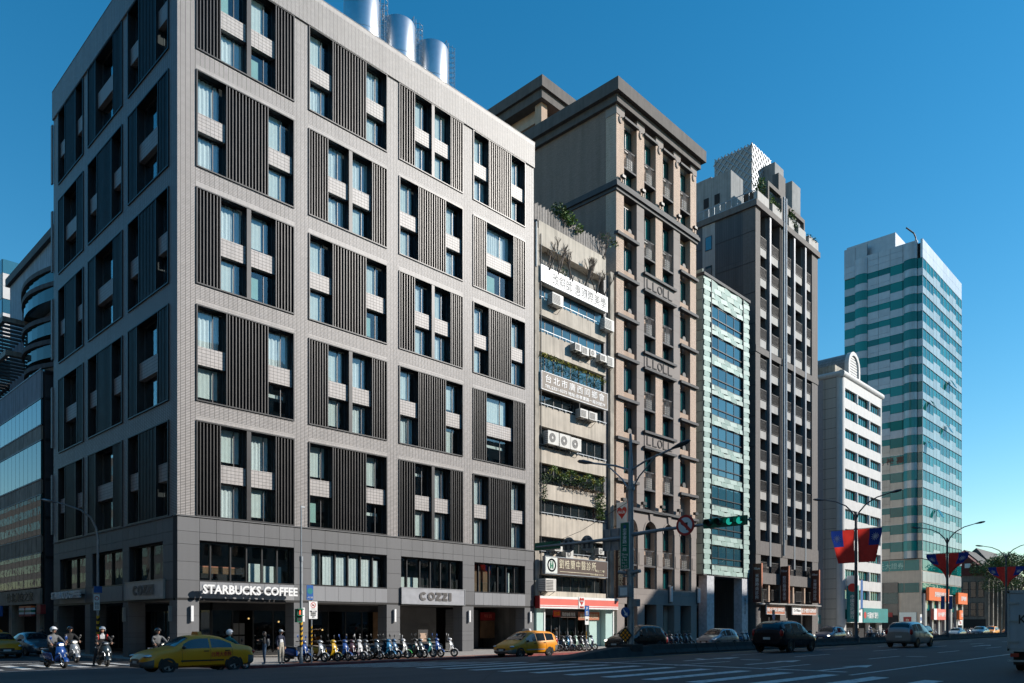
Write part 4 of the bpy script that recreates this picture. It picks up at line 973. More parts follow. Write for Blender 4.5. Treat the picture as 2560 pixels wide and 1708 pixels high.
for k, zt in enumerate(rows):
    zb = zt-2.15
    f = MB(); f.box(q0, q1, HY+.1, HY+.25, zt-.08, zt); f.box(q0, q1, HY+.05, HY+.25, zb, zb+.1); f.box(q0, q1, HY+.05, HY+.2, zb+.72, zb+.82)
    for j in range(5): c = q0+.04+(q1-q0-.08)*j/4; f.box(c-.03, c+.03, HY+.1, HY+.2, zb+.1, zt-.08)
    w_ = f.obj('window', M['dark_metal'], b4)
    for j in range(4):
        a, b = q0+.07+(q1-q0-.08)*j/4, q0+.01+(q1-q0-.08)*(j+1)/4; piece('pane', (a, b, HY+.145, HY+.155, zb+.1, zb+.72), M['glass_blue'], w_); piece('pane', (a, b, HY+.145, HY+.155, zb+.82, zt-.08), M['glass_blue'], w_)
    scale_band(zt-3.22+.02, zb-.02, k)
scale_band(36.45, 37.6, 0); scale_band(37.65, CT-.1, 1)
m = MB(); m.box(q0-.08, q0, HY-.12, HY+.3, 7.4, CT); m.box(q1, q1+.08, HY-.12, HY+.3, 7.4, CT); m.obj('corner_fin', M['dark_metal'], b4)
mk('speckled_white', (.52, .53, .56), .6, var=.2, scale=3)
for a, b in ((73.4, 74.9), (81.2, 82.6)): one('street_column', (a, b, HY, HY+1.0, .15, 7.4), M['speckled_white'], b4)
one('entrance_soffit', (CX0, CX1, HY, 50, 7.3, 7.44), M['ledge_dark'], b4); one('entrance_wall', (CX0, CX1, 47, 47.2, .15, 7.3), M['interior_dark'], b4); one('side_screen', (75.2, 76.2, 45, 45.2, .15, 5.6), M['tan_plaster'], b4); one('entrance_door', (79.0, 80.2, 46.8, 46.95, .15, 3.6), M['interior_warm'], b4); one('entrance_plate', (78.2, 80.6, 46.6, 46.8, 4.0, 4.9), M['ledge_dark'], b4)
text('Hilow', (79.4, 46.58, 4.45), 1.5, .4, M['grey_letter'], b4); text('福\n華\n大\n廈', (81.9, HY-.015, 4.2), .3, 1.9, M['grey_letter'], b4)

# ================================================================== dark grey balcony tower
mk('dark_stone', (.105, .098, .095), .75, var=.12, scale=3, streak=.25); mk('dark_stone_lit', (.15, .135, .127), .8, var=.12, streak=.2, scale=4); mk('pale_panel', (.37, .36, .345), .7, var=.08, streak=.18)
mk_tile('dark_tile', (.085, .08, .08), (.07, .066, .066), (.04, .04, .04), .3, 3.0, .02, off=0, streak=.25)
mk('fin_grey', (.17, .18, .20), .5, metal=.3, var=.1); mk('iron', (.035, .03, .03), .6)
DX0, DX1 = 84.5, 102.3; DT = 51.5
b5 = thing('grey_balcony_tower', 'dark grey apartment tower with rows of balconies and tall pale pipes', 'building', (DX0, HY, .15))
DP = [(84.5, 85.69, 0), (87.58, 88.9, 1), (90.94, 92.96, 2), (94.35, 95.77, 1), (97.7, 99.06, 1), (100.46, 102.3, 0)]
one('core', (DX0+.02, DX1, HY+1.9, 62, .15, DT), M['dark_tile'], b5); one('side_wall', (DX0, DX0+.5, HY+1.6, 61.9, .15, DT-.7), M['dark_tile'], b5)
for z in (48, 44.4, 40.8, 37.2, 33.6, 30, 26.4, 22.8): one('side_joint', (DX0-.03, DX0-.001, HY+.01, 61.9, z, z+.08), M['ledge_dark'], b5)
one('white_strip', (DX0-.04, DX0+.3, 46.9, 48.6, 38, DT-.75), M['pale_panel'], b5)
for z in (49.3, 45.7, 42.1): 
    w_ = MB().box(DX0-.08, DX0+.1, 47.3, 48.2, z-1.7, z).obj('window', M['dark_metal'], b5); piece('pane', (DX0-.1, DX0-.085, 47.36, 48.14, z-1.64, z-.06), M['glass_blue'], w_)
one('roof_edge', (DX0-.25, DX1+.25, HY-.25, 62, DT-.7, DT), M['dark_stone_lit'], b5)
one('recess_wall', (DX0+.4, DX1-.2, HY+.95, HY+1.88, 4.6, DT-.72), M['dark_stone'], b5)
for a, b, k in DP:
    if k == 1:
        one('fin_pier', (a, b, HY+.25, HY+1.6, 10.5, DT-.7), M['dark_stone'], b5); one('fin', (a+.35, a+.75, HY-.12, HY+.25, 9.0, DT-.2), M['fin_grey'], b5)
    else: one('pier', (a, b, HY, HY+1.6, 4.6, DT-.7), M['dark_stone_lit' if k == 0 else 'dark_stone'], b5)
    if k == 2:
        for dx in (.55, 1.15): MB().cyl((a+dx, HY-.25, 10.5 if dx < 1 else 12.5), (a+dx, HY-.25, DT+3), .13, n=10).obj('pale_pipe', M['galv'], b5)
BB = [(85.69, 87.58), (88.9, 90.94), (92.96, 94.35), (95.77, 97.7), (99.06, 100.46)]
def rail5(a, b, z, parent=b5):
    m = MB(); y = HY+.12
    m.box(a, b, y, y+.06, z+1.2, z+1.28); m.box(a, b, y, y+.06, z, z+.08)
    n = max(5, int((b-a)/.16))
    for i in range(n+1): x = a+.02+(b-a-.04)*i/n; m.box(x-.015, x+.015, y+.01, y+.05, z+.08, z+1.2)
    for i in range(0, n-1, 2): x = a+(b-a)*(i+1)/n; m.tube([(x-.14, y+.03, z+.15), (x+.1, y+.03, z+.6), (x-.14, y+.03, z+1.1)], .02, 4)
    return m.obj('balcony_railing', M['iron'], parent)
def floor5(z, skip=False):
    """z = top of the dark opening"""
    for a, b in BB:
        rail5(a+.01, b-.01, z-3.65)
        one('balcony_front', (a, b, HY+.18, HY+.5, z-3.6-1.05+.05, z-3.67), M['pale_panel'], b5)
        wf = MB().box(a+.1, b-.1, HY+.85, HY+.94, z-3.5, z-.4).obj('window', M['dark_metal'], b5)
        for k in range(2): h = (b-a-.3)/2; piece('pane', (a+.13+k*(h+.03), a+.13+k*(h+.03)+h-.03, HY+.835, HY+.848, z-3.42, z-.48), M['glass_dark'], wf)
for i in range(10): floor5(50.3-3.6*i)
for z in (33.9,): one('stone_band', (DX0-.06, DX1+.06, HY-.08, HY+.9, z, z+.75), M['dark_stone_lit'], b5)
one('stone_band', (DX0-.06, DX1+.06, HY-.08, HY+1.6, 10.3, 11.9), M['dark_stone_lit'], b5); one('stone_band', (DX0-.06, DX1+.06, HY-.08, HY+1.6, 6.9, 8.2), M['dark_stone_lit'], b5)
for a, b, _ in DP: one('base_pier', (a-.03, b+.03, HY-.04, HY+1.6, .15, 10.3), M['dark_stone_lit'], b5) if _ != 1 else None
for a, b in BB: rail5(a, b, 8.25); rail5(a, b, 5.0)
for x in (88.2, 95.0, 98.4): one('slim_post', (x-.18, x+.18, HY+.1, HY+.5, 4.8, 7.0), M['tan_plaster'], b5)
one('street_recess', (DX0+.4, DX1-.2, HY+.87, HY+.94, .15, 4.55), M['interior_dark'], b5); one('street_soffit', (DX0, DX1, HY-.5, HY+1.6, 4.45, 4.6), M['pale_panel'], b5)
mk('lattice', (.27, .28, .29), .6); mk('roof_room_grey', (.27, .28, .285), .85, var=.12, streak=.3)
# roof: planting boxes, frames, machine rooms, lattice screen
for x0, x1, y0, y1, z1, mt in ((86.7, 89.8, 46, 56, 57.7, 'roof_room_grey'), (97.7, 100.3, 45.5, 50.4, 63.2, 'roof_room_grey'), (99.6, 102.2, 44, 45.4, 60.9, 'roof_room_grey'), (90, 97.6, 50.5, 58, 60, 'roof_room_grey')): one('roof_room', (x0, x1, y0, y1, DT, z1), M[mt], b5)
for x, y in ((86.68, 47.5), (86.68, 49), (86.68, 51.5)): one('roof_window', (x-.03, x, y, y+.7, 54.2, 55.4), M['interior_dark'], b5)
ls = MB(); ls.box(94.4, 100.2, 47.1, 52.5, 58.5, 64.7); lo = ls.obj('lattice_screen', M['lattice'], b5)
gr = MB()
for k in range(-7, 12):
    y0 = 47+k*.95
    for s in (1, -1):
        p = [(y0+s*d, 58.5+d) for d in (0, 6.4)] if s == 1 else [(y0+6.4-d, 58.5+d) for d in (0, 6.4)]
        (ya, za), (yb, zb) = p
        lo_, hi_ = 47.0, 52.6
        pts = []
        for t in [i/16 for i in range(17)]:
            yy = ya+(yb-ya)*t; zz = za+(zb-za)*t
            if lo_ <= yy <= hi_: pts.append((94.37, yy, zz))
        if len(pts) > 1: gr.cyl(pts[0], pts[-1], .09, n=4)
        pts = []
        for t in [i/16 for i in range(17)]:
            xx = 94.3+(ya-47+(yb-ya)*t); zz = za+(zb-za)*t
            if 94.3 <= xx <= 100.3: pts.append((xx, 47.07, zz))
        if len(pts) > 1: gr.cyl(pts[0], pts[-1], .09, n=4)
gr.obj('lattice_bars', M['galv'], b5)
for x0, x1, z1 in ((87.7, 91.4, 54.6), (93.0, 98.2, 53.8)):
    m = MB(); m.box(x0, x0+.3, HY, HY+.5, DT, z1); m.box(x1-.3, x1, HY, HY+.5, DT, z1); m.box(x0, x1, HY, HY+.5, z1, z1+.5); m.obj('roof_frame', M['dark_stone_lit'], b5)
one('pipe_pier', (91.0, 92.9, HY+.2, HY+1, DT, 57.5), M['dark_stone'], b5)
r = MB(); 
for i in range(22): yy = HY+i*.75; r.box(DX0-.1, DX0-.06, yy, yy+.05, DT, DT+1.1)
r.box(DX0-.11, DX0-.05, HY, 58, DT+1.1, DT+1.18); r.box(DX0-.11, DX0-.05, HY, 58, DT+.1, DT+.16); r.obj('roof_railing', M['galv'], b5)
for x0, x1, zz in ((84.6, 87.5, 51.5), (88.5, 91, 50.2), (93, 94.4, 49.6), (95.8, 98, 49.2), (99, 102, 49)): one('planter_wall', (x0, x1, HY-.2, HY+.3, 51.501, 52.6), M['pale_panel'], b5)
plant('roof_garden_shrub', 'conical green shrub at the near corner of the grey tower roof', (87.2, HY+.6, DT), [((86.6, HY+.5, 53.6), (.9, .7, 1.2), 260, 'leaf_dark'), ((86.6, HY+.3, 54.3), (.6, .5, .8), 120, 'leaf')], stems=[((86.6, HY+.5, 51.6), 1.5, 2)], seed=41, size=.3)
plant('roof_garden_shrub', 'loose green shrub inside the first roof frame of the grey tower', (89.6, HY+.4, DT), [((88.9, HY+.2, 53.0), (1.0, .6, .9), 170, 'leaf'), ((90.2, HY+.1, 52.7), (1.0, .5, .8), 160, 'leaf_dark')], stems=[((89.5, HY+.4, 51.6), 1.5, 3)], seed=42, size=.3)
plant('roof_garden_shrub', 'taller green shrub between the pipes and the second roof frame', (94.2, HY+.4, DT), [((94.0, HY+.1, 53.0), (.9, .6, 1.2), 200, 'leaf'), ((95.6, HY+.2, 52.6), (.9, .5, .8), 130, 'leaf_dark')], stems=[((94.5, HY+.3, 51.6), 1.8, 3)], seed=43, size=.3)
plant('roof_garden_shrub', 'low trailing shrub at the far right of the grey tower roof', (100, HY+.2, DT), [((100.2, HY-.1, 52.6), (1.6, .4, .3), 120, 'leaf_dark')], stems=[((100, HY+.1, 51.6), .8, 2)], seed=44, size=.25)
# vertical clinic signs and shop signs on the grey tower
for i, (px_, y0, y1, tx, lb) in enumerate(((1900, 1409, 1506, '米\n蘭\n時\n尚\n診\n所', 'left'), (1968, 1416, 1508, '整\n形\n醫\n學\n美\n容', 'middle'), (2044, 1426, 1508, '米\n蘭\n時\n尚\n診\n所', 'right'))):
    x = fx(px_, HY-.9); zt, zb = fz(px_, y0, HY-.9), fz(px_, y1, HY-.9)
    s = thing('vertical_clinic_sign', lb+' of three tall maroon vertical signs on the grey tower', 'sign', (x, HY-.9, zb), 'maroon vertical signs')
    one('panel', (x-.12, x+.12, HY-1.1, HY-.12, zb, zt), M['maroon'], s); one('edge', (x-.16, x+.16, HY-1.16, HY-1.101, zb-.05, zt+.05), M['terracotta'], s)
    text(tx, (x-.13, HY-.6, (zb+zt)/2-.4), .42, (zt-zb)*.66, M['sign_white'], s, 'x', depth=.01); text('Hilow', (x-.13, HY-.6, zt-.55), .7, .3, M['sign_white'], s, 'x', depth=.01)
    one('bracket', (x-.04, x+.04, HY-.12, HY+.0, zb+.3, zb+.4), M['dark_metal'], s)
s = sign_board('shop_sign', 'orange-brown shop signboard under the left maroon sign', 86.2, 91.0, 3.35, 4.35, HY-.45, 'terracotta', 'sign_white', .12); text('國際十年品質保證 美國專業診所', (88.6, HY-.58, 3.85), 4.5, .5, M['sign_white'], s, bold=.01)
s = sign_board('shop_sign', 'white and orange shop signboard under the middle maroon sign', 93.2, 100.4, 3.35, 4.35, HY-.45, 'terracotta', 'sign_white', .12); one('pale_panel', (93.25, 95.8, HY-.585, HY-.571, 3.4, 4.3), M['sign_white'], s)
text('整 形‧微整形‧醫學美容', (98.1, HY-.58, 3.85), 4.3, .55, M['sign_white'], s, bold=.015); text('Dr.Milano', (94.6, HY-.59, 3.85), 2.0, .35, M['grey_letter'], s)
one('awning', (86.0, 100.6, HY-1.0, HY-.1, 4.47, 4.6), M['pale_panel'], b5)

# ================================================================== white office building with barrel vault
mk_tile('white_tile', (.74, .71, .66), (.70, .67, .62), (.40, .38, .35), .9, .55, .012, off=0, streak=.12, bump=.3); mk('white_render', (.60, .585, .57), .6, var=.05, streak=.12)
mk_tile('beige_slab', (.50, .465, .42), (.46, .43, .39), (.12, .11, .10), 1.6, 1.43, .035, off=0, streak=.15)
EX0, EX1 = 111.0, 127.1; ET = 37.6
b6 = thing('white_office_building', 'narrow white office building with strip windows and a barrel-vaulted roof end', 'building', (EX0, HY, .15))
one('side_wall', (EX0, EX0+.5, HY+.9, 62, .15, ET-.3), M['beige_slab'], b6); one('core', (EX0+.5, EX1-.02, HY+.6, 62, .15, ET-.3), M['white_tile'], b6)
MB().cyl((EX0+.75, HY+.75, .15), (EX0+.75, HY+.75, ET-.3), .75, n=24).obj('round_corner', M['white_render'], b6, smooth=True); MB().cyl((EX1-.4, HY+.4, .15), (EX1-.4, HY+.4, ET-.3), .45, n=20).obj('round_corner', M['white_render'], b6, smooth=True)
one('side_glass_strip', (EX0-.05, EX0, 44.5, 46.2, 4.5, ET-.4), M['plate_grey'], b6)
ZW = [35.7-2.86*k for k in range(12)]; EB = [(111.7, 116.0), (116.85, 121.0), (121.78, 125.88)]
prev = ET-.3
for k, zt in enumerate(ZW):
    one('spandrel', (EX0+.75, EX1-.4, HY, HY+.62, zt, prev-.01), M['white_render'], b6); prev = zt-1.4
    for a, b in EB:
        f = MB(); f.box(a, b, HY+.3, HY+.4, zt-1.39, zt-1.32); f.box(a, b, HY+.3, HY+.4, zt-.07, zt); n = 5
        for j in range(n+1): c = a+.04+(b-a-.08)*j/n; f.box(c-.04, c+.04, HY+.28, HY+.4, zt-1.32, zt-.07)
        w_ = f.obj('window', M['dark_metal'], b6)
        for j in range(n): piece('pane', (a+.08+(b-a-.08)*j/n, a+(b-a-.08)*(j+1)/n, HY+.345, HY+.355, zt-1.32, zt-.07), M['glass_teal_bright'], w_)
    for x in (116.42, 121.4): MB().cyl((x, HY+.15, zt-1.39), (x, HY+.15, zt-.01), .3, n=12).obj('mullion_column', M['white_render'], b6, smooth=True)
one('street_band', (EX0+.75, EX1-.4, HY, HY+.62, 2.3, prev-.01), M['white_render'], b6)
for x in (112.2, 117.0, 121.6, 126.2): MB().cyl((x, HY+.4, .15), (x, HY+.4, 2.3), .4, n=14).obj('street_column', M['white_render'], b6, smooth=True)
one('street_recess', (EX0+.8, EX1-.5, HY+.55, HY+.59, .15, 2.3), M['interior_dark'], b6)
m = MB(); m.cyl((EX0-.1, HY+.2, ET), (EX1+.2, HY+.2, ET), .5, n=14); m.cyl((EX0+.3, HY+.2, ET), (EX0+.3, 62, ET), .5, n=14); m.obj('roof_roll', M['white_render'], b6, smooth=True)
one('roof', (EX0+.3, EX1, HY+.3, 62, ET-.3, ET), M['concrete'], b6)
mk_tile('vault_tile', (.26, .255, .25), (.22, .215, .21), (.12, .12, .12), .5, .5, .03)
vx0, vx1, vy = 115.8, 120.2, HY+.9; vc = (vx0+vx1)/2; vr = (vx1-vx0)/2
def arch_pts(r, n=14, base=ET, spring=40.2): return [(vc-r, base)]+[(vc-r*math.cos(math.pi*i/n), spring+r*math.sin(math.pi*i/n)) for i in range(n+1)]+[(vc+r, base)]
MB().prism(arch_pts(vr), 1, vy+.4, 60).obj('barrel_vault', M['vault_tile'], b6)
o_, i_ = arch_pts(vr+.1), arch_pts(vr-.45); m = MB()
for k in range(len(o_)-1):
    a, b, c, d = o_[k], o_[k+1], i_[k+1], i_[k]; m.add([(p[0], y, p[1]) for y in (vy, vy+.6) for p in (a, b, c, d)], [(0, 1, 2, 3), (0, 4, 5, 1), (3, 2, 6, 7), (7, 6, 5, 4)])
fixn(m.obj('arch_rim', M['white_render'], b6))
for k in range(12): 
    z = ET+.3+k*.4; hw = vr-.5 if z < 40.2 else math.sqrt(max(.02, (vr-.5)**2-(z-40.2)**2)); piece('louver', (vc-hw, vc+hw, vy+.2, vy+.38, z, z+.3), M['white_render'], b6)
one('roof_box', (EX0+.6, 114.5, 43, 50, ET, ET+1.6), M['beige_dirty'], b6); MB().cyl((EX0+1, 46, ET), (EX0+1, 46, ET+7), .05).obj('antenna', M['dark_metal'], b6)
r = MB()
for i in range(8): r.cyl((EX0+1, 50+i*.5, ET), (EX0+1, 50+i*.5, ET+3.4), .04, n=5)
r.obj('roof_railing', M['dark_metal'], b6)
# bank signs
s = sign_board('bank_sign', 'teal bank fascia with white characters on the white building', 117.6, 128.2, 2.35, 4.5, HY-.1, 'teal_sign', None, .4); text('中國信託銀行', (121.5, HY-.515, 3.45), 4.6, .95, M['sign_white'], s, bold=.015)
MB().lathe((118.3, HY-.52, 3.45), [(.001, 0), (.5, 0), (.5, .02)], 20, 1).obj('red_emblem', M['red'], s)
s = thing('bank_blade_sign', 'teal and white vertical bank sign with a red disc', 'sign', (112.4, HY-1, 2.4)); one('panel', (112.3, 112.7, HY-1.6, HY-.1, 2.4, 7.6), M['teal_sign'], s); one('top_panel', (112.29, 112.71, HY-1.61, HY-.09, 7.601, 9.0), M['sign_white'], s)
MB().lathe((112.28, HY-.85, 7.3), [(.001, 0), (.6, 0), (.6, .02)], 20, 0).obj('red_disc', M['red'], s); text('中\n國\n信\n託\n銀\n行', (112.27, HY-.85, 4.6), .55, 3.4, M['sign_white'], s, 'x')
s = sign_board('bank_white_panel', 'white panel sign joined to the teal bank fascia', 112.9, 117.5, 2.35, 4.3, HY-.1, 'sign_white', None, .3); text('CTBC BANK', (115.5, HY-.415, 3.6), 2.6, .5, M['grey_letter'], s)
s = sign_board('bank_alley_sign', 'small teal bank sign over the shaded side of the white building', 104.0, 109.0, 2.2, 3.4, HY+2.5, 'teal_sign', None, .2); text('中國信託銀行', (107.0, HY+2.28, 2.8), 2.8, .5, M['sign_white'], s); one('alley_wall', (102.9, 110.9, HY+3, HY+3.3, .15, 7), M['beige_slab'], b6)
s = thing('banner_flag', 'narrow dark blue banner hanging in front of the white building', 'banner', (116.4, HY-.6, 4.4)); one('cloth', (116.2, 117.0, HY-.64, HY-.6, 4.4, 8.6), M['blue_sign'], s); one('arm', (116.1, 117.1, HY-.66, HY+.3, 8.6, 8.7), M['dark_metal'], s)

# ================================================================== teal glass tower
mk('silver_panel', (.36, .38, .41), .35, metal=.35, var=.06, objvar=.08, streak=.08); mk('tan_panel', (.46, .40, .34), .5, metal=.2, var=.08, objvar=.08, streak=.15); mk('silver_bright', (.48, .51, .53), .3, metal=.4, var=.05, objvar=.06)
mk_glass('tower_glass', (.1, .3, .3), 1.65, dark=(.004, .15, .145), mixdark=.94)
GX0, GX1 = 147.43, 172.6; GT = 69.7; GYE = 55.1
b7 = thing('teal_glass_tower', 'tall office tower banded in teal glass and silver panels with a rounded corner', 'building', (GX0, HY, .15))
one('core', (GX0+.4, GX1-.2, HY+.35, GYE-.1, .15, GT-.5), M['interior_dark'], b7)
FL = [66.4-3.1*k for k in range(17)]                 # tops of the glass bands
SP = []; GP = []; FS = []; FG = []
ysplit = [42.6, 44.9, 47.0, 49.0, 51.0, 53.0]
for k, zt in enumerate(FL):
    zb = zt-1.75; zn = zt-3.1; low = k > 9
    for i, (a, b) in enumerate(zip(ysplit, ysplit[1:])):
        step = .62 if i in (2, 3) else 0
        GP.append((GX0-.06, GX0+.05, a+.03, b-.03, zb+step, zt)); 
        if step: SP.append(((GX0-.1, GX0+.05, a+.02, b-.02, zn+.03, zn+.66), low)); SP.append(((GX0-.1, GX0+.05, a+.02, b-.02, zn+.69, zb+step-.02), low))
        else: SP.append(((GX0-.1, GX0+.05, a+.02, b-.02, zn+.03, zb-.02), low))
    SP.append(((GX0+.1, GX0+.3, 53.1, GYE, zn+.03, zb-.02), low)); GP.append((GX0+.12, GX0+.28, 53.1, GYE, zb, zt))
    SP.append(((GX0-.02, GX0+.2, HY+.02, HY+.75, zn+.03, zb-.02), low)); GP.append((GX0, GX0+.18, HY+.02, HY+.75, zb, zt))
    n = 12
    for i in range(n):
        a, b = GX0+.1+(GX1-GX0-.1)*i/n, GX0+.1+(GX1-GX0-.1)*(i+1)/n; step = (.6 if i in (3, 4, 8, 9) else 0)
        FG.append((a+.03, b-.03, HY-.02, HY+.1, zb+step, zt)); FS.append((a+.05, b-.05, HY-.05, HY+.1, zn+.05, zb+step-.04))
pieces('glass_panel', GP+FG, M['tower_glass'], b7)
for i, (b, low) in enumerate(SP): piece('cladding_panel', b, M['tan_panel' if low else 'silver_panel'], b7)
mk('tower_spandrel', (.30, .38, .40), .3, metal=.2, var=.06, objvar=.12); pieces('spandrel_panel', FS, M['tower_spandrel'], b7)
fr = MB()
for k, zt in enumerate(FL):
    for z in (zt, zt-3.1+.0): fr.box(GX0+.1, GX1, HY-.08, HY+.02, z-.04, z+.04)
    fr.box(GX0-.12, GX0, 42.6, 53, zt-.03, zt+.03)
for i in range(13): x = GX0+.1+(GX1-GX0-.1)*i/12; fr.box(x-.04, x+.04, HY-.07, HY+.02, 13.7, 66.4)
fr.obj('mullion_grid', M['silver_bright'], b7, kind='stuff')
# rounded bays on the shaded side
for yc, lo in ((43.6, 0), (52.0, 1)):
    for k, zt in enumerate(FL):
        for z0, z1, mt in ((zt-1.75, zt, 'tower_glass'), (zt-3.08, zt-1.77, 'steel_dull' if not lo else ('tan_panel' if k > 9 else 'silver_panel'))):
            m = MB(); pts = [(GX0-.05-.75*math.sin(math.pi*i/10), yc-1.15*math.cos(math.pi*i/10)) for i in range(11)]
            m.prism(pts, 2, z0, z1); fixn(m.obj('rounded_bay', M[mt], b7))
    m = MB(); m.prism([(GX0-.05-.75*math.sin(math.pi*i/10), yc-1.15*math.cos(math.pi*i/10)) for i in range(11)], 2, 66.42, GT-.4); fixn(m.obj('rounded_parapet', M['silver_panel'], b7))
for i in range(6):
    a, b = [(42.45, 44.9), (44.9, 47), (47, 49), (49, 51), (51, 53), (53, GYE)][i]
    for z0, z1 in ((66.45, 67.5), (67.53, 68.6), (68.63, GT if i < 4 else GT+2.3)): piece('parapet_panel', (GX0-.08, GX0+.3, a+.02, b-.02, z0, z1), M['silver_panel'], b7)
for i in range(12):
    a, b = GX0+(GX1-GX0)*i/12, GX0+(GX1-GX0)*(i+1)/12
    for z0, z1 in ((66.45, 68.0), (68.03, GT)): piece('parapet_panel', (a+.02, b-.02, HY-.06, HY+.3, z0, z1), M['silver_bright'], b7)
one('roof_room', (GX0+1.2, GX0+10, 46.5, GYE, GT-.5, GT+3.2), M['silver_panel'], b7); MB().tube([(GX0+1.5, 43.2, GT-.3), (GX0+1.5, 43.2, GT+1.2), (GX0+1.1, 43.4, GT+1.9), (GX0-.4, 44.2, GT+2.6)], .13).obj('davit_arm', M['pole_dark'], b7)
for i, (x, z) in enumerate(((151.0, 40.5), (163.5, 47.0), (149, 33), (155, 21.5), (161, 38))):
    o = piece('open_vent', (x, x+1.6, HY-.75, HY-.7, z, z+1.6), M['tower_glass'], b7); o.rotation_euler = (RAD(-28), 0, 0)
# podium of the tower
one('podium_wall', (GX0-.02, GX1, HY+.1, GYE, .15, 13.6), M['tan_panel'], b7)
for z0, z1, n in ((11.6, 13.5, 8), (7.7, 9.4, 8)):
    for i in range(n): a, b = GX0+.2+(GX1-GX0-.2)*i/n, GX0+.2+(GX1-GX0-.2)*(i+1)/n; piece('podium_glass', (a+.05, b-.05, HY+.02, HY+.099, z0, z1), M['tower_glass'], b7)
    for i in range(5): piece('podium_glass', (GX0-.1, GX0-.021, 42.2+i*2.5, 44.6+i*2.5, z0, z1), M['tower_glass'], b7)
for i in range(10): a, b = GX0+.2+(GX1-GX0-.2)*i/10, GX0+.2+(GX1-GX0-.2)*(i+1)/10; piece('spandrel_panel', (a+.05, b-.05, HY, HY+.099, 9.6, 11.4), M['silver_bright'], b7)
mk('podium_dark', (.10, .095, .09), .3, metal=.3, var=.1, objvar=.15)
for i in range(4):
    a, b = 45.6+i*2.4, 45.6+(i+1)*2.4
    for z0, z1, mt in ((7.75, 9.55, 'podium_dark'), (5.75, 7.7, 'glass_teal'), (3.75, 5.7, 'podium_dark'), (.15, 3.7, 'interior_dark')): piece('podium_panel', (GX0-.32, GX0-.105, a+.03, b-.03, z0, z1), M[mt], b7)
for i in range(7): x = GX0+.5+i*3.95; one('podium_pier', (x, x+.9, HY-.35, HY+.099, .15, 7.5), M['silver_panel'], b7)
for i in range(6): x = GX0+1.6+i*3.95; piece('podium_glass', (x, x+2.5, HY, HY+.099, 4.4, 6.4), M['tower_glass'], b7); piece('podium_opening', (x, x+2.6, HY+.0, HY+.099, .15, 3.4), M['interior_dark'], b7)
for (x0, x1, z0, z1, tx, lb, mt) in ((148.2, 160.6, 6.3, 8.6, '凱基證券股份有限公司', 'large orange fascia sign at the foot of the glass tower', 'orange'), (166.8, 173.4, 6.0, 8.2, '凱基證券', 'short orange fascia sign at the far end of the glass tower', 'orange'),
                                 (151.0, 159.5, 2.9, 4.9, '台中銀行', 'salmon orange bank sign below the large fascia', 'salmon'), (167.6, 170.0, 3.0, 4.8, '元', 'small orange box sign above the white notice', 'orange')):
    s = sign_board('fascia_sign', lb, x0, x1, z0, z1, HY-.4, mt, None, .5); text(tx, ((x0+x1)/2+.6, HY-.915, (z0+z1)/2), (x1-x0)*.55, (z1-z0)*.42, M['sign_white'], s, bold=.015)
    if mt == 'salmon': one('white_end', (x0, x0+1.7, HY-.92, HY-.901, z0, z1), M['sign_white'], s)
s = sign_board('notice_banner', 'small white notice below the orange box sign', 168.6, 171.6, 1.9, 2.9, HY-.4, 'sign_white', None, .05); text('招租', (170.1, HY-.46, 2.4), 1.4, .6, M['red'], s)
s = sign_board('stone_name_sign', 'pale stone name sign between the two orange fascias', 160.9, 165.0, 6.0, 7.6, HY-.2, 'curtain', None, .2); text('台北金融中心', (163, HY-.415, 6.8), 3.6, .9, M['grey_letter'], s)
s = thing('red_plaque', 'tall red plaque framed in pale stone at the tower corner', 'plaque', (GX0-.2, 43.4, .15)); one('stone_frame', (GX0-.25, GX0-.021, 42.6, 45.4, .15, 4.2), M['curtain'], s); one('plaque_face', (GX0-.3, GX0-.251, 43.4, 44.7, .9, 3.4), M['red_dark'], s); text('台\n中\n銀\n行', (GX0-.31, 44.05, 2.1), .6, 2.0, M['gold_letter'], s, 'x')
s = sign_board('red_lintel_sign', 'dark red lintel sign over the tower side entrance', 147.0, 147.3, 3.4, 4.2, 50, 'red_dark', None, 3.5); 
text('元大證券', (GX0-.13, 46.8, 12.5), 4.2, 1.1, M['blind_teal'], b7, 'x'); text('元 祿 壽', (GX0-.14, 47.0, FL[11]-.9), 4.6, 1.3, M['maroon'], b7, 'x', bold=.01)

# ================================================================== low old building and trees beyond the tower
mk('old_stone', (.20, .185, .16), .85, var=.15, streak=.3); mk('red_gable', (.115, .028, .022), .8, var=.15); mk('roof_tile', (.09, .085, .08), .8, var=.25, scale=3)
b8 = thing('old_low_building', 'low old grey stone building with a dark red gable and long roof', 'building', (194.8, HY, .15)); b8x = 194.8
one('wall', (b8x, 232, HY, 60, .15, 12.9), M['old_stone'], b8)
MB().prism([(HY-.6, 12.9), (53, 12.9), (47.2, 18.6)], 0, b8x-.3, b8x+3).obj('gable', M['red_gable'], b8)
MB().prism([(HY-.8, 12.7), (HY-.8, 13.0), (47.2, 19.0), (54, 13.0), (54, 12.7)], 0, b8x+3.01, 232).obj('roof', M['roof_tile'], b8)
MB().prism([(44, 16), (47.3, 20.2), (52, 16)], 0, b8x+14, 228).obj('roof', M['roof_tile'], b8)
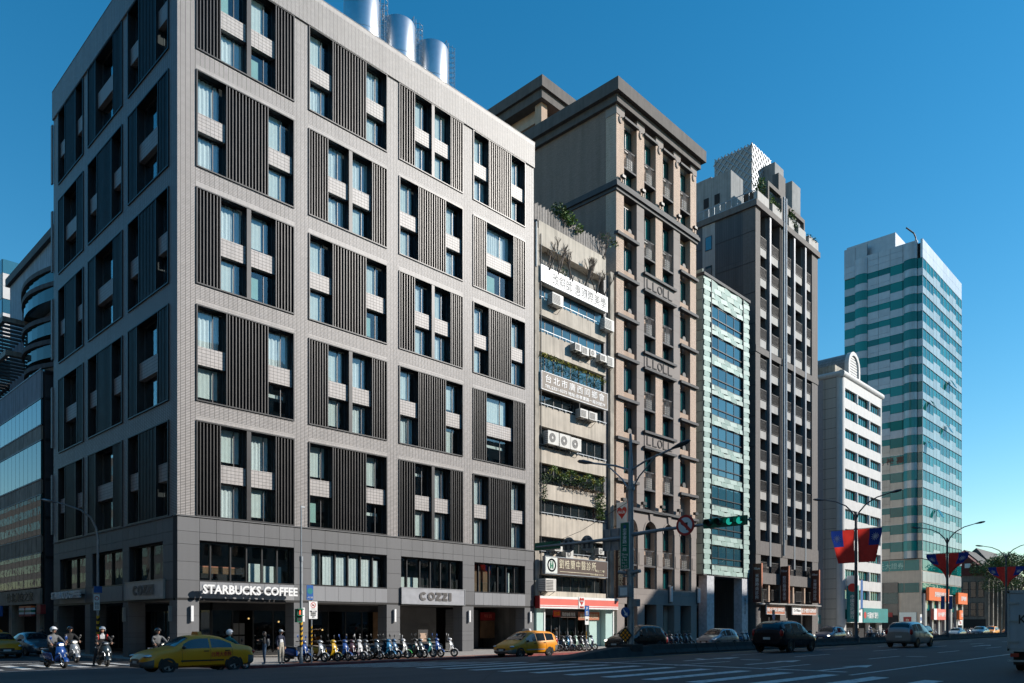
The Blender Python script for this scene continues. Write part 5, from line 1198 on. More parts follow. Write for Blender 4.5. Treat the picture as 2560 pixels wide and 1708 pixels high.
for r_, (z0, z1) in enumerate(((8.0, 11.6), (3.8, 6.9))):
    for i in range(3):
        y = 42.6+i*1.5; w_ = MB().box(b8x-.08, b8x, y, y+1.2, z0, z1).obj('window', M['ledge_dark'], b8); piece('pane', (b8x-.12, b8x-.081, y+.12, y+1.08, z0+.1, (z0+z1)/2-.05), M['glass_dark'], w_); piece('pane', (b8x-.12, b8x-.081, y+.12, y+1.08, (z0+z1)/2+.05, z1-.1), M['glass_dark'], w_)
    for i in range(9): x = b8x+2+i*4; w_ = MB().box(x, x+2, HY-.08, HY, z0, z1).obj('window', M['ledge_dark'], b8); piece('pane', (x+.15, x+1.85, HY-.12, HY-.081, z0+.15, z1-.15), M['glass_dark'], w_)
one('gable_vent', (b8x-.36, b8x-.301, 45.2, 46.3, 14.6, 15.6), M['curtain'], b8); one('street_opening', (b8x-.1, b8x, 42.3, 50, .15, 3.2), M['interior_dark'], b8)
for i in range(8): one('buttress', (b8x+1+i*4, b8x+1.7+i*4, HY-.6, HY-.001, .15, 11.8), M['old_stone'], b8)
def tree(x, y, h, r, label, seed, dens=3400):
    rnd = random.Random(seed); t = thing('street_tree', label, 'tree', (x, y, zr(x, y)), 'trees beyond the glass tower'); z0 = zr(x, y)
    tr = MB(); tips = []
    def grow(p, d, l, rr, k):
        q = p+d*l; tr.cyl(p, q, rr, rr*.7, 7, cap=False)
        if k == 0: tips.append(q); return
        for _ in range(3): grow(q, (d+Vector((rnd.uniform(-1, 1), rnd.uniform(-1, 1), rnd.uniform(-.1, .6)))*.75).normalized(), l*rnd.uniform(.6, .8), rr*.62, k-1)
    grow(Vector((x, y, z0)), Vector((.03, .02, 1)), h*.32, h*.022, 4); tr.obj('trunk', M['twig'], t)
    a, b = MB(), MB()
    for q in tips:
        c = rnd.random(); leaves(a if c < .55 else b, q, (r*.24, r*.24, r*.17), max(8, dens//len(tips)), .42, rnd)
    for _ in range(26):
        th = rnd.uniform(0, 6.28); ph = rnd.uniform(-.4, 1.2); c = Vector((x+r*.8*math.cos(th)*math.cos(ph), y+r*.8*math.sin(th)*math.cos(ph), z0+h*.66+h*.3*math.sin(ph))); leaves(a if _ % 2 else b, c, (r*.3, r*.3, r*.2), dens//30, .42, rnd)
    a.obj('crown', M['leaf_dark'], t); b.obj('crown', M['leaf'], t)
tree(192.5, 36.4, 17.5, 6.5, 'large leafy tree behind the farthest flags, nearest the low old building', 51, 5200); tree(207, 38.2, 18.5, 7, 'large leafy tree above the delivery truck', 52); tree(244, 37, 19, 8, 'leafy tree farthest down the road', 53); tree(236, 28, 17, 7, 'leafy tree on the near side of the far road end', 54)

# ================================================================== glass building up the side street, and the white tower behind it
LX = 17.5
b9 = thing('side_glass_building', 'older glass-fronted building up the side street with curved terraces', 'building', (LX, 65.9, .15))
mk('pale_blue_wall', (.42, .47, .52), .8, var=.1, streak=.35); mk('grimy_panel', (.30, .245, .20), .6, var=.25, objvar=.2, streak=.4, metal=.1)
one('core', (LX+.2, 40, 66.1, 120, 4.2, 21.3), M['interior_dark'], b9); one('end_wall', (LX+.25, 30, 65.9, 66.09, .15, 21.4), M['ledge_dark'], b9)
for z in (7.2, 10.2, 13.1, 16.1, 19.2, 21.2): one('end_band', (LX+.24, 30, 65.84, 65.899, z-.12, z+.12), M['dark_metal'], b9)
Z9 = [(17.25, 19.2, 'glass_blue'), (16.1, 17.2, 'grimy_panel'), (13.15, 16.05, 'glass_teal'), (12.0, 13.1, 'grimy_panel'), (8.9, 11.95, 'glass_teal'), (7.6, 8.85, 'grimy_panel'), (4.9, 7.55, 'glass_dark'), (19.25, 21.4, 'pale_blue_wall')]
for z0, z1, mt in Z9:
    n = 26
    for i in range(n): y = 66.0+i*1.15; piece('facade_panel', (LX, LX+.15, y+.03, y+1.12, z0+.03, z1-.03), M[mt], b9)
fr = MB()
for z0, z1, _ in Z9: fr.box(LX-.04, LX+.02, 65.9, 96, z1-.04, z1+.04)
fr.obj('transoms', M['galv'], b9, kind='stuff')
one('sign_band', (LX-.05, LX+.1, 66, 96, 3.7, 4.85), M['grimy_panel'], b9); text('竹北美食之家', (LX-.07, 71.5, 4.3), 7.5, .75, M['black'], b9, 'x', bold=.01)
one('arcade_back', (LX+3.5, LX+3.7, 66.2, 110, .15, 3.7), M['interior_dark'], b9)
for y in (66.3, 74, 82, 90): one('arcade_pillar', (LX, LX+.9, y, y+.9, .15, 3.7), M['grimy_panel'], b9)
one('upper_wall', (20, 34, 67, 85.2, 21.3, 34.2), M['pale_blue_wall'], b9); one('roof_cap', (19.7, 34.3, 66.7, 85.6, 34.2, 34.9), M['ledge_dark'], b9)
for i, (z, y0, y1, bul) in enumerate(((31.0, 68, 81, 1.3), (29.6, 68, 80, 1.5), (26.8, 68, 79.5, 1.6), (24.9, 68, 79, 1.7), (23.0, 68, 78, 1.7))):
    arc = [(20-bul*math.sin(math.pi*k/12), y0+(y1-y0)*k/12) for k in range(13)]
    m = MB(); m.prism([(20.05, y0)]+arc+[(20.05, y1)], 2, z-.18, z+.18); fixn(m.obj('curved_slab', M['concrete_dark'], b9))
    m = MB(); m.prism([(20.05, y0)]+[(20-(bul-.2)*math.sin(math.pi*k/12), y0+(y1-y0)*k/12) for k in range(13)]+[(20.05, y1)], 2, z-1.25, z-.2); fixn(m.obj('curved_glass', M['glass_teal'], b9))
for z, y0, y1 in ((28.3, 76.5, 100), (25.2, 75.5, 100)):
    one('canopy_edge', (17.4, 17.7, y0, y1, z-.45, z), M['grimy_panel'], b9); one('canopy_edge', (17.7, 21, y0, y0+.3, z-.4, z), M['grimy_panel'], b9)
    for k in range(22): y = y0+.6+k*1.05; one('canopy_louver', (17.7, 20.6, y, y+.35, z-.3, z-.15), M['concrete_dark'], b9)
    one('terrace_wall', (20.2, 30, 85.3, 100, z-3.2, z-.5), M['glass_blue'], b9)
s = thing('store_side_sign', 'striped red and green convenience store sign up the side street', 'sign', (LX-.3, 68.4, 2.9))
for k, mt in enumerate(('red_dark', 'sign_white', 'green_sign', 'sign_white', 'orange')): one('stripe', (LX-.35, LX-.06, 67.2, 70.5, 2.75+k*.16, 2.75+(k+1)*.16-.003), M[mt], s)
text('7', (LX-.37, 68.85, 3.15), .35, .6, M['red_dark'], s, 'x', bold=.02)
tag(MB().box(LX-.3, LX+.05, 65.0, 65.9, 2.9, 3.6).obj('red_box_sign', M['red_dark']), 'small dark red box sign between the hotel and the glass building', 'sign')
s = thing('blue_blade_sign', 'small blue blade sign at the far left edge', 'sign', (16.2, 76.4, 2.7)); one('panel', (15.6, 17.4, 76.4, 76.6, 2.8, 3.7), M['blue_sign'], s); one('symbol', (16.2, 16.9, 76.36, 76.399, 3.0, 3.5), M['sign_white'], s); one('bracket', (17.4, 17.6, 76.45, 76.55, 3.1, 3.3), M['dark_metal'], s)
b10 = thing('distant_white_tower', 'white tower with blue glass bands far behind at the left edge', 'building', (23, 101, .15))
for k in range(9):
    z = 3+k*4.45
    for i in range(6):
        piece('cladding_panel', (23+i*2.6, 23+i*2.6+2.56, 100.9, 101.1, z+.02, z+1.4), M['white_render'], b10); piece('cladding_panel', (23+i*2.6, 23+i*2.6+2.56, 100.9, 101.1, z+1.43, z+2.85), M['white_render'], b10)
        piece('glass_panel', (23+i*2.6, 23+i*2.6+2.56, 100.95, 101.1, z+2.88, z+4.43), M['glass_blue'], b10)
        piece('cladding_panel', (22.9, 23.0, 101.1+i*2.6, 101.1+i*2.6+2.56, z+.02, z+2.85), M['white_render'], b10); piece('glass_panel', (22.92, 23.0, 101.1+i*2.6, 101.1+i*2.6+2.56, z+2.88, z+4.43), M['glass_blue'], b10)
one('core', (23.1, 38.5, 101.1, 116.6, .15, 43), M['white_render'], b10)
# ================================================================== buildings west of the side street (outside the picture, seen in the side windows; added and raised to darken the hotel side)
mk('west_wall', (.09, .082, .075), .85, var=.2, streak=.2); mk('west_wall2', (.07, .075, .08), .8, var=.2, streak=.2)
for i, (y0, y1, h, mt) in enumerate(((-70, -12, 46, 'west_wall2'), (14, 40, 56, 'west_wall'), (40.2, 62, 60, 'west_wall2'), (62.2, 90, 48, 'west_wall'), (90.2, 140, 36, 'west_wall2'), (140.2, 260, 34, 'west_wall'), (260.2, 420, 38, 'west_wall2'))):
    b = thing('side_street_block', ['corner', 'nearest', 'second', 'third', 'fourth', 'fifth', 'last'][i]+' office block on the west side of the side street, outside the view', 'building', (-18, y0, .15))
    one('wall', (-40, -18, y0, y1, -.1, h), M[mt], b); g = MB()
    for r in range(int(h/3.3)-1):
        for c in range(int((y1-y0)/2.6)): g.box(-18.02, -17.96, y0+.5+c*2.6, y0+2.4+c*2.6, 4.2+r*3.3, 6.0+r*3.3)
    g.obj('window_glazing', M['glass_dark'], b, kind='stuff')

# ================================================================== median barrier
mk('barrier', (.04, .04, .04), .9, var=.25, scale=2, streak=.3)
MYC = 21.6
def barrier_mesh(l, h):
    m = MB(); p = [(-.3, 0), (-.3, .12), (-.17, .30), (-.11, h), (.11, h), (.17, .30), (.3, .12), (.3, 0)]
    m.prism(p, 0, .02, l-.02); return m.mesh('barrier', M['barrier'])
def ORDX(i):
    a = ['first', 'second', 'third', 'fourth', 'fifth', 'sixth', 'seventh', 'eighth', 'ninth', 'tenth', 'eleventh', 'twelfth', 'thirteenth', 'fourteenth', 'fifteenth', 'sixteenth', 'seventeenth', 'eighteenth', 'nineteenth']
    t = ['', '', 'twenty', 'thirty', 'forty', 'fifty']
    n = i+1
    if n < 20: return a[n-1]
    return (t[n//10][:-1]+'ieth') if n % 10 == 0 else t[n//10]+'-'+a[n % 10-1]
bm_ = barrier_mesh(2.15, .54)
for i in range(50):
    x = 32.3+i*2.15
    o = bpy.data.objects.new('median_barrier', bm_); COL.objects.link(o); o.location = (x, MYC, zr(x, MYC)-.02)
    tag(o, 'low grey concrete barrier block, '+('%s along the median from the pole' % ORDX(i)), 'barrier', 'median barrier blocks')
ns = MB(); z0 = zr(28, MYC)-.02
ns.add([(24.6, MYC-.5, z0), (24.6, MYC+.5, z0), (29.2, MYC-.55, z0), (29.2, MYC+.55, z0), (29.2, MYC-.3, z0+.46), (29.2, MYC+.3, z0+.46), (32.2, MYC-.5, z0), (32.2, MYC+.5, z0), (32.2, MYC-.25, z0+.5), (32.2, MYC+.25, z0+.5), (24.6, MYC-.3, z0+.05), (24.6, MYC+.3, z0+.05)],
   [(0, 2, 4, 10), (1, 11, 5, 3), (10, 4, 5, 11), (0, 10, 11, 1), (2, 6, 8, 4), (3, 5, 9, 7), (4, 8, 9, 5), (6, 7, 9, 8)])
tag(fixn(ns.obj('barrier_nose', M['barrier'])), 'sloping concrete nose at the start of the road median', 'barrier')

# ================================================================== median signal and lamp pole
mp = Vector((30.8, MYC, zr(30.8, MYC)))
def lamp_head(m, p, d, s=1.0):
    """drop-shaped street lamp head pointing along d"""
    d = Vector(d).normalized(); side = d.cross(Vector((0, 0, 1))).normalized(); up = Vector((0, 0, 1)); p = Vector(p)
    rows = []
    for k, (t, w_, h) in enumerate(((0, .06, .05), (.25, .12, .09), (.6, .17, .13), (.95, .13, .10), (1.1, .03, .03))):
        c = p+d*t*s; rows.append([c+side*(w_*s*math.cos(a))+up*(h*s*math.sin(a)) for a in [6.2832*i/10 for i in range(11)]])
    m.grid(rows)
pole = thing('signal_lamp_pole', 'tall grey median pole carrying double lamps and signal arms', 'street lamp', mp)
MB().lathe(mp, [(.17, .5), (.16, 3.2), (.14, 6.5), (.11, 9.4), (.07, 9.9), (.07, 10.7), (.01, 10.72)], 16).lathe(mp, [(.2, 3.9), (.2, 4.1)], 16).lathe(mp, [(.2, 8.0), (.2, 8.15)], 16).obj('post', M['galv'], pole, smooth=True)
MB().box(mp.x-.45, mp.x+.45, MYC-.4, MYC+.4, mp.z-.05, mp.z+.58).obj('concrete_base', M['barrier'], pole)
la = MB()
for s in (1, -1):
    la.tube([(mp.x, MYC, 9.55), (mp.x, MYC+s*.9, 9.9), (mp.x, MYC+s*2.4, 10.25)], .05, 8); la.tube([(mp.x, MYC, 8.5), (mp.x, MYC+s*.5, 9.2), (mp.x, MYC+s*1.4, 10.0)], .035, 6)
la.obj('lamp_arm', M['galv'], pole)
for s in (1, -1):
    h = MB(); lamp_head(h, (mp.x, MYC+s*2.3, 10.25), (0, s, .22), .9); h.obj('lamp_head', M['pole_dark'], pole, smooth=True)
sa = MB(); sa.tube([(mp.x, MYC+.1, 6.35), (mp.x, MYC+3, 6.3), (mp.x, MYC+6.1, 6.28)], [.1, .075, .05], 8); sa.obj('signal_arm', M['galv'], pole)
sa = MB(); sa.tube([(mp.x, MYC-.1, 6.45), (mp.x, MYC-1.8, 6.55), (mp.x, MYC-6.2, 6.62)], [.1, .08, .045], 8); sa.obj('signal_arm', M['galv'], pole)
wr = MB(); wr.tube([(mp.x, MYC, 8.1), (mp.x, MYC+3.0, 6.9), (mp.x, MYC+5.2, 6.35)], .012, 4); wr.tube([(mp.x, MYC, 8.1), (mp.x, MYC-1.4, 7.4), (mp.x, MYC-3.6, 6.65)], .012, 4); wr.tube([(mp.x-.12, MYC+.08, 6.2), (mp.x-.2, MYC+.1, 5.0), (mp.x-.18, MYC+.06, 3.4), (mp.x-.22, MYC+.1, 2.2)], .018, 5); wr.obj('cable', M['black'], pole)
bx = thing('control_box', 'grey control cabinet strapped to the median pole', 'cabinet', (mp.x-.3, MYC, 3.5)); one('cabinet', (mp.x-.42, mp.x-.17, MYC-.2, MYC+.42, 3.45, 4.0), M['galv'], bx); one('label', (mp.x-.43, mp.x-.421, MYC-.1, MYC+.32, 3.52, 3.9), M['sign_white'], bx); one('cabinet', (mp.x-.1, mp.x+.2, MYC-.42, MYC-.17, 3.0, 3.35), M['galv'], bx)
for s, l in ((1, 'left'), (-1, 'right')):
    c = MB(); c.cyl((mp.x-.1, MYC+s*.05, 4.6), (mp.x-.1, MYC+s*.62, 4.68), .09, n=10); c.cyl((mp.x-.1, MYC+s*.3, 4.45), (mp.x-.1, MYC+s*.12, 4.45), .03, n=6); c.box(mp.x-.12, mp.x-.08, MYC+s*.28, MYC+s*.34, 4.42, 4.6)
    tag(c.obj('security_camera', M['galv']), 'grey tube camera on the '+l+' of the median pole', 'camera', 'cameras on the median pole')
# signals
def signal(y0, y1, z, front, label):
    s = thing('traffic_signal', label, 'traffic light', (mp.x-.2, (y0+y1)/2, z), 'traffic signals on the median pole'); n = 4; w_ = (y1-y0)/n
    m = MB(); xb = mp.x-.3 if front else mp.x+.02
    m.box(xb, xb+.18, y0, y1, z-.2, z+.2); m.cyl((xb+.09, y0, z-.2), (xb+.09, y0, z+.2), .09, n=10); m.cyl((xb+.09, y1, z-.2), (xb+.09, y1, z+.2), .09, n=10); m.obj('housing', M['green_sign'], s)
    for i in range(n):
        yc = y0+(i+.5)*w_; d = -1 if front else 1; x = xb if front else xb+.18
        v = MB(); rows = []
        for t in (0, .26):
            rows.append([(x+d*t, yc+.165*math.cos(a), z+.165*math.sin(a)) for a in [math.pi*(-.12+1.24*k/10) for k in range(11)]])
        v.grid(rows); v.obj('visor', M['green_sign'], s)
        MB().lathe((x+d*.005, yc, z), [(.001, 0), (.15, 0)], 16, 0).obj('lens', M['sig_green' if (front and i in (0, 1)) else 'black'], s)
mk_emit('sig_green', (.02, .55, .42), .5)
signal(MYC-6.05, MYC-4.15, 6.58, True, 'four-lamp green traffic signal on the right arm'); signal(MYC+4.6, MYC+6.2, 6.3, False, 'green signal housing seen from behind on the left arm')
def disc_sign(c, r, mats, label, face=-1, name='round_sign', th=.02):
    s = thing(name, label, 'sign', c); MB().lathe(c, [(.001, face*th), (r, face*th), (r, 0), (.001, 0)], 30, 0).obj('plate', mats, s); return s
for y, l in ((MYC+3.95, 'outer'), (MYC+2.75, 'inner')):
    s = disc_sign((mp.x+.1, y, 6.25), .4, M['galv'], 'round sign seen from behind on the left arm, '+l+' of the two', 1); b = MB()
    for d in (-.16, .16): b.box(mp.x+.07, mp.x+.1, y+d-.05, y+d+.05, 6.0, 6.5); b.box(mp.x+.065, mp.x+.1, y+d-.09, y+d+.09, 6.44, 6.5); b.box(mp.x+.065, mp.x+.1, y+d-.09, y+d+.09, 6.0, 6.06)
    b.obj('clamp', M['pole_dark'], s)
s = thing('guide_sign_back', 'square grey guide sign seen from behind beside the pole', 'sign', (mp.x+.1, MYC+1.0, 5.85)); one('plate', (mp.x+.14, mp.x+.17, MYC+.35, MYC+1.75, 5.78, 6.85), M['galv'], s)
b = MB()
for y in (.37, .8, 1.3, 1.72): b.box(mp.x+.09, mp.x+.139, MYC+y-.03, MYC+y+.03, 5.78, 6.85)
b.obj('stiffener', M['steel_dull'], s)
s = disc_sign((mp.x-.15, MYC-3.1, 6.62), .47, M['red'], 'round white no left turn sign with a red ring and bar', -1)
x_ = mp.x-.175
MB().lathe((x_, MYC-3.1, 6.62), [(.001, 0), (.36, 0)], 30, 0).obj('face', M['sign_white'], s)
a = MB(); yc, zc = MYC-3.1, 6.62
a.add([(x_-.004, yc-.13, zc-.22), (x_-.004, yc-.05, zc-.22), (x_-.004, yc-.05, zc+.04), (x_-.004, yc-.13, zc+.12)], [(0, 1, 2, 3)]); a.add([(x_-.004, yc-.13, zc+.12), (x_-.004, yc-.05, zc+.04), (x_-.004, yc+.1, zc+.04), (x_-.004, yc+.1, zc+.12)], [(0, 1, 2, 3)]); a.add([(x_-.004, yc+.08, zc-.03), (x_-.004, yc+.24, zc+.08), (x_-.004, yc+.08, zc+.19)], [(0, 1, 2)])
a.obj('turn_arrow', M['black'], s)
q = .27; MB().add([(x_-.008, yc+q-.05, zc+q+.05), (x_-.008, yc+q+.05, zc+q-.05), (x_-.008, yc-q+.05, zc-q-.05), (x_-.008, yc-q-.05, zc-q+.05)], [(0, 1, 2, 3)]).obj('red_bar', M['red'], s)
s = thing('street_name_sign', 'tall green vertical street name sign on the median pole', 'sign', (mp.x-.3, MYC+.1, 4.9)); one('plate', (mp.x-.26, mp.x-.22, MYC-.12, MYC+.42, 4.78, 7.05), M['sign_white'], s); one('face', (mp.x-.27, mp.x-.261, MYC-.09, MYC+.39, 4.81, 7.02), M['green_sign'], s)
text('忠\n孝\n東\n路\n一\n段', (mp.x-.275, MYC+.15, 6.2), .24, 1.1, M['sign_white'], s, 'x', depth=.006, lead=.95, bold=.01); text('Zhong\nXiao\nE. Rd.\nSec. 1', (mp.x-.275, MYC+.15, 5.3), .36, .5, M['sign_white'], s, 'x', depth=.006); MB().lathe((mp.x-.276, MYC+.15, 6.83), [(.001, 0), (.08, 0)], 16, 0).obj('number_disc', M['blue_sign'], s); text('1-25', (mp.x-.275, MYC+.15, 4.93), .3, .12, M['sign_white'], s, 'x', depth=.006)
s = disc_sign((mp.x-.26, MYC+.12, 2.72), .25, M['blue_sign'], 'round blue keep right sign low on the median pole', -1)
a = MB(); a.add([(mp.x-.284, MYC+.12+y, 2.72+z) for y, z in ((.13, .14), (.09, .18), (-.06, -.03), (-.01, -.09))], [(0, 1, 2, 3)]); a.add([(mp.x-.284, MYC+.12+y, 2.72+z) for y, z in ((-.13, .0), (.06, -.12), (-.15, -.19))], [(0, 1, 2)]); a.obj('white_arrow', M['sign_white'], s)
s = thing('hazard_marker', 'black diamond hazard marker with amber reflectors', 'sign', (mp.x-.25, MYC+.12, 1.3)); c = (mp.x-.24, MYC+.12, 1.62); r = .4
MB().prism([(c[1]-r, c[2]), (c[1], c[2]-r), (c[1]+r, c[2]), (c[1], c[2]+r)], 0, c[0]-.02, c[0]).obj('plate', M['black'], s)
for i in range(3):
    for j in range(4 if i == 1 else 3): pass
k = .115
for i in range(-1, 2):
    for j in range(-1, 2): MB().lathe((c[0]-.024, c[1]+(i-j)*k, c[2]+(i+j)*k), [(.001, 0), (.066, 0), (.066, .01)], 12, 0).obj('reflector', M['amber'], s)
# ================================================================== flag-bearing lamp poles
def mk_flag(name, col):
    m = bpy.data.materials.new(name); m.use_nodes = True; nt = m.node_tree; N = nt.nodes; L = nt.links; P = N['Principled BSDF']; out = N['Material Output']
    geo = N.new('ShaderNodeNewGeometry'); no = N.new('ShaderNodeTexNoise'); no.inputs['Scale'].default_value = 2.5; L.new(geo.outputs['Position'], no.inputs['Vector'])
    r = N.new('ShaderNodeMapRange'); r.inputs[3].default_value = .8; r.inputs[4].default_value = 1.2; L.new(no.outputs[0], r.inputs[0]); v = N.new('ShaderNodeVectorMath'); v.operation = 'SCALE'; v.inputs[0].default_value = col; L.new(r.outputs[0], v.inputs['Scale'])
    L.new(v.outputs[0], P.inputs['Base Color']); P.inputs['Roughness'].default_value = .8
    t = N.new('ShaderNodeBsdfTranslucent'); L.new(v.outputs[0], t.inputs[0]); x = N.new('ShaderNodeMixShader'); x.inputs[0].default_value = .5; L.new(P.outputs[0], x.inputs[1]); L.new(t.outputs[0], x.inputs[2]); L.new(x.outputs[0], out.inputs[0]); M[name] = m
mk_flag('flag_red', (.62, .04, .03)); mk_flag('flag_blue', (.012, .035, .20)); mk_flag('flag_white', (.75, .75, .75))
def flag(px_, s, z1, w_, h, gather, label, seed):
    """cloth hung from a spar along Y; s=+1 goes to +Y; gather pulls the lower edge towards the pole"""
    f = thing('flag', label, 'flag', (px_, MYC+s*.15, z1), 'flags on the lamp poles'); ph = seed*1.7
    def P(u, v):
        g = gather if v > .35 else gather*(v/.35)**1.5
        pull = 1-g*(v**1.3)
        if gather > .6: vv = v*(1-.42*u*v)
        else: vv = v
        y = MYC+s*(.12+w_*u*pull); return Vector((px_+.10*math.sin(3.2*u+2.4*v+ph)*v+.05*math.sin(9*u+ph+4*v)*(.3+v)+(.15*v*v), y, z1-h*vv))
    nu, nv = 16, 20; red, blue = MB(), MB()
    for j in range(nv):
        for i in range(nu):
            q = [P(i/nu, j/nv), P((i+1)/nu, j/nv), P((i+1)/nu, (j+1)/nv), P(i/nu, (j+1)/nv)]
            (blue if (i >= nu*.5 and j < nv*.5) else red).add(q, [(0, 1, 2, 3)])
    red.obj('red_field', M['flag_red'], f, smooth=True, ang=80); blue.obj('blue_canton', M['flag_blue'], f, smooth=True, ang=80)
    sn = MB(); cu, cv = .75, .25; D = Vector((-.02, 0, 0))
    def S(a, r): return P(min(.995, cu+r*math.cos(a)), cv+r*(w_/h)*math.sin(a))+D
    sn.add([P(cu, cv)+D]+[S(6.2832*i/24, .085) for i in range(24)], [(0, 1+i, 1+(i+1) % 24) for i in range(24)])
    for k in range(12):
        a0 = 6.2832*k/12; sn.add([S(a0-.2, .10), S(a0, .185), S(a0+.2, .10)], [(0, 1, 2)])
    sn.obj('white_sun', M['flag_white'], f)
def flag_pole(x, label, gather, tops, z_sp):
    z0 = zr(x, MYC); p = thing('street_lamp', label, 'street lamp', (x, MYC, z0), 'lamp poles along the median')
    MB().lathe((x, MYC, z0), [(.26, .0), (.26, .55), (.13, .75), (.12, 2), (.09, 9.9), (.08, 10.0)], 14).obj('post', M['pole_dark'], p, smooth=True)
    a = MB()
    for s in (1, -1): a.tube([(x, MYC, z0+9.4), (x, MYC+s*.25, z0+10.0), (x, MYC+s*.75, z0+10.55), (x, MYC+s*1.5, z0+10.95), (x, MYC+s*2.5, z0+11.2)], [.06, .055, .05, .045, .035], 8)
    a.obj('lamp_arm', M['pole_dark'], p, smooth=True)
    for s in (1, -1): h = MB(); lamp_head(h, (x, MYC+s*2.4, z0+11.18), (0, s, .15), .8); h.obj('lamp_head', M['pole_dark'], p, smooth=True)
    sp = MB(); sp.cyl((x, MYC-2.0, z_sp+.03), (x, MYC+2.0, z_sp+.03), .02, n=6); sp.lathe((x, MYC, z_sp-.05), [(.12, 0), (.12, .15)], 12); sp.obj('flag_spar', M['pole_dark'], p)
    for s, l in ((1, 'left'), (-1, 'right')): flag(x, s, z_sp, 1.75, 2.5, gather, 'red flag with blue corner and sun, '+l+' one '+tops, x+s)
flag_pole(60.1, 'dark double lamp pole with flags, nearest of three down the median', .28, 'on the nearest flag pole', 9.3); flag_pole(84.3, 'dark double lamp pole with flags in front of the glass tower', .75, 'on the pole before the glass tower', 9.1); flag_pole(109.4, 'dark double lamp pole with flags nearest the trees', .78, 'on the pole nearest the trees', 9.1)
one_sig = thing('pole_signal', 'small dark signal cluster on the pole before the glass tower', 'traffic light', (84.3, MYC, 4.0))
for s in (1, -1):
    m = MB(); m.box(84.1, 84.3, MYC+s*.2, MYC+s*.5, 3.6, 4.9)
    m.obj('housing', M['blue_sign'], one_sig)
# ================================================================== pavement poles and signs
def striped_pole(name, label, x, y, z0, h, r, cat, h1=1.9, mat='galv', r2=None, hs=.3):
    p = thing(name, label, cat, (x, y, z0)); MB().cyl((x, y, z0+hs), (x, y, z0+h), r, r2 or r, 12).cyl((x, y, z0), (x, y, z0+hs), r*1.3, n=12).obj('post', M[mat], p, smooth=True)
    n = 10; 
    for k in range(n):
        a = MB(); 
        za, zb = z0+.9+(h1-.9)*k/n, z0+.9+(h1-.9)*(k+1)/n; rows = []
        for zz in (0, 1): rows.append([(x+(r+.006)*math.cos(t), y+(r+.006)*math.sin(t), (za if zz == 0 else zb)+.09*math.sin(t+.6)) for t in [6.2832*i/14 for i in range(15)]])
        a.grid(rows); a.obj('stripe_band', M['yellow_paint' if k % 2 else 'black'], p)
    return p
pp = striped_pole('pedestrian_signal_pole', 'tall thin signal pole with black and yellow stripes by the kerb', 21.0, 35.0, .15, 5.4, .075, 'signal pole', 2.15); MB().cyl((21.0, 35, 5.5), (21.0, 35, 8.2), .035, n=8).box(20.96, 21.2, 34.97, 35.03, 8.1, 8.16).lathe((21.0, 35, 3.7), [(.095, 0), (.095, .12)], 12).lathe((21.0, 35, 5.35), [(.095, 0), (.095, .25)], 12).obj('extension', M['galv'], pp)
mk_emit('red_man', (1.0, .10, .03), 2.2)
s = thing('pedestrian_signal', 'green pedestrian signal box showing a red standing figure', 'traffic light', (20.78, 34.9, 2.3)); one('housing', (20.62, 20.90, 34.72, 34.98, 2.24, 2.92), M['green_sign'], s); one('visor', (20.6, 20.92, 34.60, 34.72, 2.88, 2.93), M['green_sign'], s); one('visor', (20.6, 20.92, 34.60, 34.72, 2.56, 2.6), M['green_sign'], s)
one('lamp_window', (20.66, 20.86, 34.71, 34.719, 2.30, 2.55), M['black'], s); one('lamp_window', (20.66, 20.86, 34.71, 34.719, 2.62, 2.87), M['black'], s)
m = MB(); m.sphere((20.76, 34.705, 2.83), (.024, .004, .024), 10, 6); m.box(20.735, 20.785, 34.70, 34.708, 2.72, 2.805); m.box(20.737, 20.755, 34.70, 34.708, 2.635, 2.72); m.box(20.765, 20.783, 34.70, 34.708, 2.635, 2.72); m.obj('red_figure', M['red_man'], s)
pp = striped_pole('parking_sign_pole', 'slim pole with yellow and black stripes carrying a no parking board', 21.6, 35.0, .15, 3.9, .035, 'sign pole', 1.95, hs=.05)
s = thing('blue_path_sign', 'small blue rectangular path sign seen against the granite', 'sign', (21.45, 34.9, 3.45)); one('plate', (21.28, 21.66, 34.93, 34.96, 3.4, 4.15), M['blue_sign'], s); MB().lathe((21.47, 34.925, 3.85), [(.001, 0), (.16, 0)], 20, 1).obj('disc', M['teal_sign'], s); text('人行道', (21.47, 34.925, 3.52), .3, .09, M['sign_white'], s)
s = thing('no_parking_sign', 'white no scooter parking board with a red ring', 'sign', (21.5, 34.9, 2.4)); one('plate', (21.40, 21.90, 34.92, 34.95, 2.42, 3.32), M['sign_white'], s)
MB().lathe((21.65, 34.915, 3.13), [(.12, 0), (.15, 0), (.15, .004)], 24, 1).obj('red_ring', M['red'], s); m = MB(); m.add([(21.55, 34.914, 3.21), (21.57, 34.914, 3.23), (21.75, 34.914, 3.05), (21.73, 34.914, 3.03)], [(0, 1, 2, 3)]); m.obj('red_bar', M['red'], s); one('scooter_symbol', (21.59, 21.71, 34.916, 34.919, 3.09, 3.16), M['black'], s)
one('arrow', (21.53, 21.77, 34.914, 34.919, 2.92, 2.94), M['black'], s); text('騎樓.人行道\n禁停機車\n違者拖吊\n全日', (21.65, 34.915, 2.66), .4, .38, M['black'], s, depth=.006)
pp = striped_pole('scooter_bay_pole', 'slim striped pole with a blue parking plate outside the store', 45.1, 35.6, .15, 3.4, .035, 'sign pole', 1.5, hs=.05)
